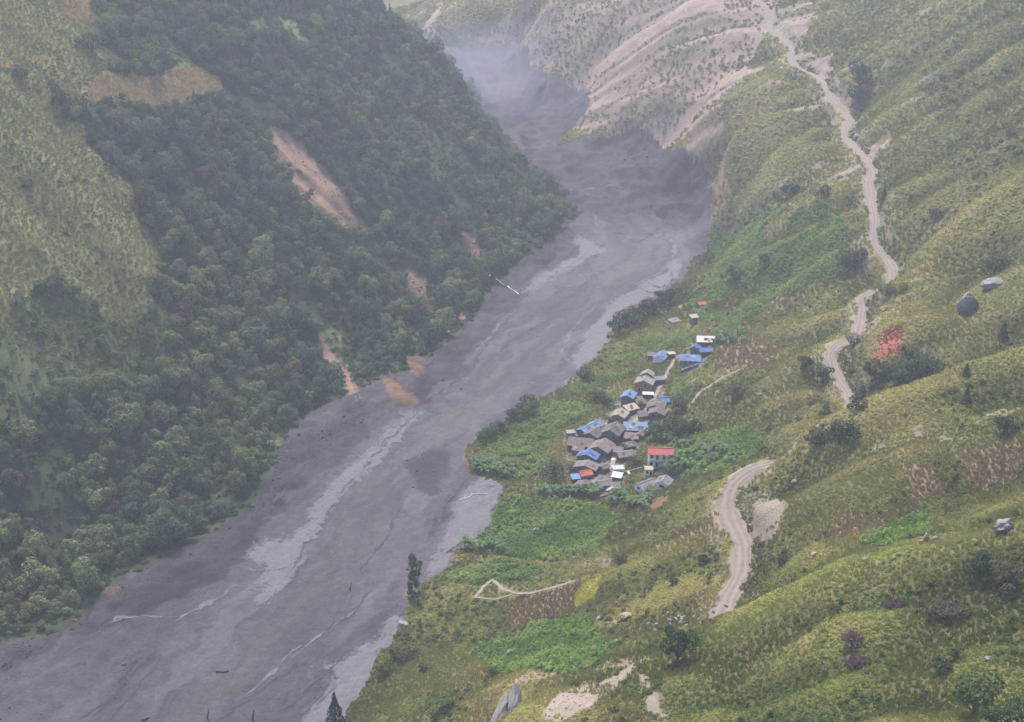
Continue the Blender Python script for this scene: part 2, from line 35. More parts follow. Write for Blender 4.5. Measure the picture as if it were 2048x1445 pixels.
CHAN = [('pale',3.0,[[-80.74,352.97],[-79.68,355.06],[-78.62,357.14],[-77.56,359.23],[-76.5,361.32],[-75.44,363.4],[-75.12,365.78],[-74.81,368.15],[-74.49,370.52],[-74.18,372.9],[-73.86,375.27],[-73.55,377.64],[-73.23,380.02],[-72.92,382.39],[-72.6,384.77],[-72.29,387.14],[-71.97,389.51],[-71.47,391.75],[-70.97,393.98],[-70.47,396.22],[-69.97,398.46],[-69.47,400.69],[-68.97,402.93],[-68.47,405.16],[-67.97,407.4],[-67.47,409.64],[-66.97,411.87],[-66.47,414.11],[-65.97,416.34],[-65.22,418.47],[-64.47,420.6],[-63.72,422.73],[-62.96,424.86],[-62.21,426.99],[-61.46,429.12],[-60.71,431.25],[-59.95,433.38],[-59.2,435.51],[-58.45,437.64],[-57.7,439.77],[-56.94,441.9],[-56.19,444.03],[-55.44,446.16],[-54.69,448.29],[-53.89,450.46],[-53.1,452.63],[-52.31,454.8],[-51.52,456.97],[-50.73,459.15],[-49.94,461.32],[-49.15,463.49],[-48.36,465.66],[-47.57,467.83],[-46.78,470.01],[-45.99,472.18],[-45.2,474.35],[-44.53,476.6],[-43.86,478.85],[-43.18,481.1],[-42.51,483.35],[-41.84,485.61],[-41.17,487.86],[-40.49,490.11],[-39.82,492.36],[-39.15,494.61],[-38.48,496.86],[-37.81,499.11],[-37.13,501.36],[-36.46,503.61]]),('pale',1.6,[[-90.63,375.27],[-88.32,374.7],[-86.01,374.13],[-83.7,373.56],[-80.52,374.38],[-77.34,375.19],[-76.47,377.68],[-75.61,380.17],[-74.74,382.66],[-73.87,385.15]]),('pale',1.4,[[35.2,742.04],[35.94,739.8],[36.68,737.57],[37.41,735.33],[38.15,733.09],[38.89,730.85],[39.62,728.61],[41.76,727.62],[43.89,726.63],[46.02,725.64],[48.15,724.65],[49.17,722.64],[50.19,720.63],[51.21,718.62],[52.23,716.61],[53.25,714.6],[54.27,712.59],[55.29,710.58],[56.31,708.57]]),('pale',1.0,[[50.32,782.26],[50.4,779.93],[50.47,777.6],[50.55,775.28],[50.63,772.95],[50.71,770.62],[50.78,768.3],[50.86,765.97],[50.94,763.64],[51.02,761.32],[51.1,758.99],[51.17,756.66],[51.25,754.34],[51.33,752.01],[51.41,749.68],[52.0,747.45],[52.59,745.21],[53.18,742.97],[53.77,740.73],[54.36,738.49],[54.95,736.26],[55.53,734.02],[56.12,731.78],[56.71,729.54],[57.3,727.31],[57.89,725.07],[58.48,722.83]]),('pale',1.6,[[91.28,752.4],[91.38,750.15],[91.47,747.91],[91.56,745.66],[91.65,743.41],[91.74,741.16],[91.83,738.91],[91.92,736.67],[92.02,734.42],[92.11,732.17],[92.2,729.92],[92.29,727.68],[92.38,725.43],[92.47,723.18],[92.56,720.93],[92.65,718.69],[92.75,716.44],[92.84,714.19],[92.93,711.94],[93.02,709.69],[93.11,707.45],[92.52,705.07],[91.94,702.69],[91.35,700.31],[90.76,697.93],[90.17,695.54],[89.58,693.16],[88.62,691.06],[87.65,688.95],[86.69,686.84],[85.72,684.73],[84.76,682.62],[83.79,680.52],[82.83,678.41],[81.86,676.3],[80.9,674.19],[79.93,672.08],[78.97,669.97],[78.0,667.87],[77.04,665.76],[75.62,663.98],[74.21,662.2],[72.8,660.42],[71.39,658.64],[69.98,656.86],[68.57,655.08],[67.16,653.29],[65.75,651.51],[64.34,649.73]]),('pale',2.2,[[4.13,634.4],[5.59,636.27],[7.05,638.15],[8.51,640.02],[9.97,641.89],[11.43,643.77],[12.88,645.64],[14.34,647.52],[15.8,649.39],[17.26,651.26],[18.72,653.14],[20.18,655.01],[21.11,657.04],[22.05,659.08],[22.98,661.11],[23.92,663.15],[24.86,665.18],[25.79,667.22],[26.73,669.25],[27.66,671.28],[28.6,673.32],[29.54,675.35],[30.47,677.39],[31.41,679.42],[32.34,681.46],[33.28,683.49],[34.22,685.53],[35.15,687.56],[36.09,689.59],[37.02,691.63],[37.96,693.66],[39.84,694.99],[41.72,696.32],[43.6,697.64],[45.48,698.97],[47.36,700.3],[49.24,701.62],[51.12,702.95]]),('pale',1.2,[[-106.01,345.42],[-108.84,345.36],[-111.66,345.29],[-114.49,345.23],[-116.87,344.42],[-119.24,343.61],[-121.62,342.8],[-123.78,341.35],[-125.94,339.9],[-128.1,338.45]]),('pale',1.3,[[86.48,644.51],[84.8,642.79],[83.11,641.07],[81.43,639.35],[79.74,637.63],[78.05,635.91],[76.37,634.19],[74.1,634.65],[71.83,635.11],[69.55,635.57],[67.28,636.03],[65.01,636.49]]),('pale',1.2,[[-59.37,299.1],[-57.91,301.39],[-56.46,303.68],[-55.0,305.97],[-53.55,308.27],[-53.06,310.72],[-52.57,313.17],[-52.08,315.63],[-51.59,318.08]]),('pale',1.3,[[28.04,534.11],[27.6,536.26],[27.16,538.42],[26.73,540.58],[26.29,542.74],[25.85,544.9],[25.41,547.06],[24.97,549.22],[24.53,551.37],[24.09,553.53],[23.66,555.69],[23.22,557.85],[22.78,560.01],[22.34,562.17],[22.96,564.39],[23.59,566.61],[24.21,568.84],[24.84,571.06],[25.46,573.28],[26.09,575.51],[26.71,577.73],[27.34,579.95],[27.96,582.17],[28.59,584.4],[29.21,586.62],[29.84,588.84],[30.46,591.07],[31.09,593.29],[31.71,595.51],[32.34,597.74],[32.96,599.96],[33.59,602.18],[34.46,604.42],[35.33,606.67],[36.21,608.91],[37.08,611.16],[37.96,613.4],[38.83,615.64],[39.7,617.89],[40.58,620.13],[41.45,622.37],[42.32,624.62]]),('pale',1.0,[[-19.09,547.01],[-18.48,549.16],[-17.88,551.31],[-17.28,553.46],[-16.68,555.6],[-16.08,557.75],[-15.48,559.9],[-14.88,562.05],[-14.28,564.2],[-13.67,566.35],[-13.07,568.5],[-12.47,570.65],[-11.87,572.79],[-11.27,574.94],[-10.67,577.09],[-10.07,579.24],[-9.47,581.39],[-8.86,583.54],[-8.26,585.69],[-7.66,587.84],[-7.06,589.98],[-6.46,592.13],[-5.86,594.28],[-5.15,596.43],[-4.44,598.58],[-3.73,600.73],[-3.02,602.88],[-2.31,605.03],[-1.6,607.18],[-0.89,609.33],[-0.18,611.48],[0.53,613.63],[1.24,615.78],[1.95,617.93],[2.66,620.08],[3.37,622.23],[4.07,624.38]]),('pale',1.5,[[-104.93,344.08],[-103.51,345.81],[-102.09,347.53],[-100.67,349.26],[-99.26,350.98],[-97.84,352.71],[-96.42,354.43],[-95.0,356.16],[-93.41,358.3],[-91.83,360.44],[-90.24,362.58],[-88.65,364.72]]),('pale',1.0,[[22.87,889.55],[20.28,890.43],[17.7,891.3],[15.11,892.17],[12.52,893.04],[14.44,894.34],[16.35,895.63],[18.26,896.92],[20.18,898.21],[22.09,899.5],[24.0,900.79],[25.92,902.08],[27.83,903.37],[29.74,904.66],[31.66,905.96],[33.57,907.25],[35.48,908.54],[37.4,909.83]]),('pale',1.0,[[24.26,810.75],[26.45,811.63],[28.64,812.5],[30.82,813.38],[33.01,814.25],[35.2,815.13],[37.38,816.0],[39.57,816.88],[41.76,817.76],[43.94,818.63],[46.13,819.51],[48.32,820.38],[50.51,821.26],[52.82,820.92],[55.14,820.58],[57.45,820.25],[59.77,819.91],[62.08,819.57],[64.4,819.23],[66.71,818.9],[69.03,818.56],[71.34,818.22],[73.66,817.89],[75.97,817.55]]),('pale',0.7,[[-69.14,324.48],[-67.71,326.55],[-66.28,328.61],[-64.86,330.67],[-63.43,332.74],[-62.0,334.8],[-60.57,336.86],[-59.15,338.93],[-57.52,340.93],[-55.9,342.93],[-54.28,344.93],[-52.65,346.93],[-51.03,348.93],[-49.85,350.84],[-48.68,352.75],[-47.51,354.66],[-46.33,356.58],[-45.16,358.49],[-43.98,360.4],[-42.81,362.32]]),('pale',1.0,[[-77.94,308.23],[-76.84,310.26],[-75.74,312.29],[-74.64,314.32],[-73.54,316.35],[-72.44,318.39],[-71.34,320.42],[-70.24,322.45],[-69.14,324.48],[-68.0,326.9],[-66.87,329.32],[-65.74,331.74],[-64.61,334.15]]),('dark',1.6,[[-121.84,297.57],[-120.87,299.65],[-119.91,301.74],[-118.95,303.82],[-117.99,305.91],[-116.79,308.02],[-115.59,310.13],[-114.39,312.24],[-113.19,314.35],[-112.49,316.7],[-111.79,319.04],[-111.08,321.38],[-110.38,323.72],[-109.67,326.06],[-108.75,328.97],[-107.83,331.87]]),('dark',1.2,[[-112.92,298.07],[-112.19,300.56],[-111.46,303.04],[-110.73,305.53],[-109.99,308.01],[-109.26,310.5],[-108.6,312.84],[-107.94,315.18],[-107.28,317.52],[-106.62,319.86],[-106.38,322.48],[-106.15,325.1],[-105.91,327.71]]),('dark',1.0,[[-117.89,298.37],[-117.34,300.57],[-116.79,302.77],[-116.24,304.97],[-115.69,307.17],[-115.14,309.37],[-114.59,311.57],[-113.69,313.61],[-112.79,315.65],[-111.89,317.69],[-110.99,319.73],[-110.56,322.38],[-110.12,325.04],[-109.69,327.69],[-109.26,330.35]]),('dark',1.3,[[-37.3,503.51],[-36.16,505.45],[-35.02,507.39],[-33.88,509.34],[-32.74,511.28],[-31.6,513.22],[-30.47,515.17],[-29.33,517.11],[-28.19,519.06],[-27.05,521.0],[-26.03,523.22],[-25.01,525.44],[-23.99,527.66],[-22.97,529.88],[-21.95,532.11],[-20.93,534.33],[-19.91,536.55],[-19.29,538.71],[-18.67,540.88],[-18.06,543.05],[-17.44,545.21],[-16.83,547.38],[-16.28,549.52],[-15.72,551.66],[-15.17,553.8],[-14.62,555.93],[-14.07,558.07],[-13.52,560.21],[-12.97,562.35],[-12.42,564.49],[-11.87,566.63],[-11.32,568.77],[-10.77,570.9],[-10.22,573.04],[-9.67,575.18],[-9.12,577.32],[-8.57,579.46],[-8.02,581.6],[-7.47,583.74],[-6.92,585.87],[-6.37,588.01],[-5.82,590.15],[-5.16,592.3],[-4.5,594.44],[-3.84,596.59],[-3.19,598.73],[-2.53,600.87],[-1.87,603.02],[-1.21,605.16],[-0.55,607.31],[0.11,609.45],[0.77,611.6],[1.43,613.74],[2.09,615.89],[2.75,618.03],[3.4,620.18],[4.06,622.32]]),('dark',1.2,[[-90.58,393.1],[-90.08,395.32],[-89.58,397.55],[-89.08,399.77],[-88.59,401.99],[-88.09,404.22],[-87.59,406.44],[-87.09,408.67],[-86.59,410.89],[-86.09,413.11],[-85.59,415.34],[-85.1,417.56],[-84.6,419.78],[-84.03,422.18],[-83.46,424.58],[-82.89,426.98],[-82.32,429.38],[-81.76,431.78],[-81.19,434.18],[-80.62,436.58],[-80.05,438.98],[-79.51,441.15],[-78.96,443.33],[-78.41,445.5],[-77.87,447.68],[-77.32,449.86],[-76.78,452.03],[-76.23,454.21],[-75.68,456.38],[-75.14,458.56],[-74.59,460.74],[-73.34,462.64],[-72.09,464.54],[-70.84,466.44],[-69.59,468.34],[-68.33,470.24],[-67.08,472.14]]),('dark',0.9,[[-39.01,496.94],[-39.84,494.9],[-40.68,492.86],[-41.52,490.82],[-42.35,488.79],[-43.19,486.75],[-44.03,484.71],[-44.87,482.67],[-45.7,480.64],[-46.54,478.6],[-47.38,476.56],[-48.21,474.52],[-49.05,472.49],[-49.89,470.45],[-50.73,468.41],[-51.3,466.19],[-51.88,463.96],[-52.45,461.74],[-53.03,459.51],[-53.6,457.29],[-54.18,455.06],[-54.76,452.84],[-55.33,450.61],[-55.91,448.39],[-56.48,446.16],[-57.06,443.94],[-57.64,441.72],[-58.21,439.49],[-58.79,437.27],[-59.36,435.04],[-59.94,432.82],[-60.52,430.59],[-61.09,428.37],[-61.67,426.14],[-62.3,423.92],[-62.94,421.69],[-63.58,419.46],[-64.22,417.24],[-64.86,415.01],[-65.5,412.78],[-66.13,410.56],[-66.77,408.33],[-67.41,406.11],[-68.05,403.88],[-68.69,401.65],[-69.32,399.43],[-69.96,397.2],[-70.6,394.97],[-71.24,392.75],[-71.39,390.38],[-71.54,388.01],[-71.7,385.65],[-71.85,383.28],[-72.0,380.91],[-72.15,378.55],[-72.31,376.18],[-72.46,373.81],[-72.61,371.44]]),('dark',1.5,[[-16.65,433.7],[-17.49,431.58],[-18.34,429.47],[-19.18,427.35],[-20.03,425.24],[-20.87,423.13],[-21.72,421.01],[-22.56,418.9],[-23.47,416.81],[-24.38,414.73],[-25.28,412.65],[-26.19,410.56],[-27.1,408.48],[-27.31,405.92],[-27.52,403.37],[-27.73,400.81],[-27.93,398.25],[-28.14,395.69],[-28.35,393.14]]),('dark',1.0,[[-23.86,407.99],[-24.6,405.89],[-25.34,403.79],[-26.08,401.69],[-26.82,399.59],[-27.56,397.49],[-28.12,395.24],[-28.68,392.99],[-29.24,390.74],[-29.8,388.49]]),('dark',1.2,[[70.77,656.62],[71.68,654.49],[72.6,652.36],[73.51,650.23],[74.42,648.1],[75.33,645.97],[76.24,643.84],[77.16,641.71],[78.64,643.44],[80.13,645.17],[81.62,646.9],[83.1,648.62],[84.59,650.35],[84.71,652.6],[84.82,654.85],[84.94,657.09],[85.06,659.34],[85.17,661.59],[85.29,663.84],[85.41,666.09],[85.52,668.33],[85.64,670.58]]),('dark',1.2,[[64.86,649.66],[66.22,647.43],[67.58,645.21],[68.94,642.98],[70.3,640.75],[71.66,638.53],[74.07,638.22],[76.49,637.92],[78.9,637.62],[81.31,637.31]]),('dark',1.5,[[66.65,719.86],[68.08,721.61],[69.51,723.36],[70.94,725.11],[72.37,726.86],[73.8,728.61],[75.23,730.36],[76.66,732.11],[78.09,733.86],[79.11,735.93],[80.13,738.0],[81.15,740.08],[82.17,742.15],[83.18,744.23],[84.2,746.3],[85.22,748.37],[86.24,750.45],[87.26,752.52],[88.27,754.59],[89.29,756.67]]),('dark',1.2,[[18.78,602.71],[17.39,600.8],[16.0,598.9],[14.61,597.0],[13.22,595.09],[11.83,593.19],[10.44,591.28],[9.05,589.38],[7.66,587.48],[6.27,585.57],[5.19,583.48],[4.11,581.39],[3.03,579.29],[1.96,577.2],[0.88,575.1],[-0.2,573.01],[-1.28,570.91],[-2.36,568.82],[-3.43,566.73],[-4.51,564.63],[-5.59,562.54]]),('dark',1.4,[[53.43,879.22],[54.42,877.13],[55.4,875.04],[56.38,872.95],[57.37,870.86],[58.35,868.76],[59.33,866.67],[60.32,864.58],[61.3,862.49],[62.28,860.4],[63.27,858.3],[64.25,856.21],[65.23,854.12],[66.21,852.03],[67.2,849.94],[68.18,847.84],[69.16,845.75],[70.15,843.66],[71.13,841.57],[72.82,840.16],[74.52,838.75],[76.21,837.34],[77.9,835.93],[79.59,834.52],[81.29,833.11],[82.98,831.7],[84.67,830.29],[86.36,828.88],[88.06,827.47],[89.75,826.06],[91.44,824.65],[93.13,823.24],[94.83,821.83],[96.52,820.42],[98.21,819.01]]),('dark',1.6,[[55.87,802.3],[58.01,801.66],[60.15,801.02],[62.29,800.38],[64.42,799.74],[66.56,799.11],[68.7,798.47],[70.83,797.83],[72.97,797.19],[75.11,796.55],[77.25,795.92],[79.38,795.28],[81.52,794.64],[83.66,794.0],[85.84,793.65],[88.02,793.3],[90.19,792.95],[92.37,792.6],[94.55,792.25],[96.73,791.89],[98.91,791.54],[101.09,791.19],[103.27,790.84],[105.44,790.49],[107.62,790.14],[109.8,789.79],[111.98,789.44],[114.16,789.09]]),('dark',1.4,[[-25.86,1057.07],[-24.4,1055.36],[-22.94,1053.65],[-21.48,1051.95],[-20.02,1050.24],[-18.56,1048.53],[-17.1,1046.82],[-15.64,1045.11],[-14.18,1043.4],[-12.72,1041.69],[-11.26,1039.98],[-9.8,1038.27],[-8.34,1036.56],[-6.88,1034.85],[-5.42,1033.14],[-3.96,1031.43],[-2.51,1029.72],[-1.05,1028.01],[0.41,1026.31],[1.87,1024.6],[3.33,1022.89],[4.79,1021.18],[6.25,1019.47],[8.28,1018.48],[10.3,1017.49],[12.33,1016.49],[14.35,1015.5],[16.38,1014.51],[18.41,1013.52],[20.43,1012.53],[22.46,1011.54],[24.48,1010.55],[26.51,1009.56],[28.53,1008.57],[30.56,1007.57],[32.58,1006.58],[34.61,1005.59],[36.63,1004.6],[38.66,1003.61],[40.68,1002.62]]),('dark',1.2,[[-48.85,330.04],[-49.88,328.09],[-50.91,326.13],[-51.95,324.18],[-52.98,322.22],[-54.01,320.27],[-55.04,318.31],[-56.08,316.36],[-57.46,314.58],[-58.85,312.79],[-60.23,311.01],[-61.62,309.23],[-63.0,307.45],[-64.39,305.66],[-65.77,303.88]]),('dark',1.2,[[-46.09,362.63],[-46.91,360.34],[-47.74,358.06],[-48.56,355.78],[-49.38,353.49],[-50.2,351.21],[-51.03,348.93],[-52.65,346.93],[-54.28,344.93],[-55.9,342.93],[-57.52,340.93],[-59.15,338.93]]),('dark',1.2,[[-82.98,298.19],[-81.74,300.03],[-80.49,301.86],[-79.25,303.7],[-78.01,305.53],[-76.77,307.36],[-75.53,309.2],[-74.28,311.03],[-73.04,312.86],[-71.68,314.84],[-70.32,316.82],[-68.95,318.8],[-67.59,320.78],[-66.23,322.76],[-64.86,324.74],[-63.5,326.72]]),('dark',0.9,[[-40.64,417.08],[-40.98,414.72],[-41.31,412.36],[-41.65,410.0],[-41.98,407.64],[-42.31,405.28],[-42.65,402.91],[-42.98,400.55],[-43.32,398.19],[-43.65,395.83],[-43.98,393.47],[-44.62,391.31],[-45.26,389.15],[-45.89,386.99],[-46.53,384.83],[-47.16,382.67],[-47.8,380.5],[-48.43,378.34],[-49.07,376.18],[-49.7,374.02],[-50.34,371.86]])]
STREAM = [[-15.13,657.23],[-13.51,655.14],[-11.89,653.06],[-10.27,650.98],[-8.94,649.08],[-7.62,647.18],[-6.29,645.28],[-4.96,643.38],[-3.53,641.93],[-2.1,640.48],[-0.67,639.03],[0.76,637.58],[2.19,636.14],[3.62,634.69]]
FLOW = [[-185,150],[-120,255],[-96.9,298.4],[-74.5,357.4],[-54.9,414.1],[-25.8,493.2],[6.2,576.0],[40.6,639.1],[69.7,705.7],[68.9,766.4],[46.9,813.6],[21.0,883.0],[13.2,943.2],[-5.5,1025.9],[-29.4,1123.0],[-100,1250],[-170,1420]]
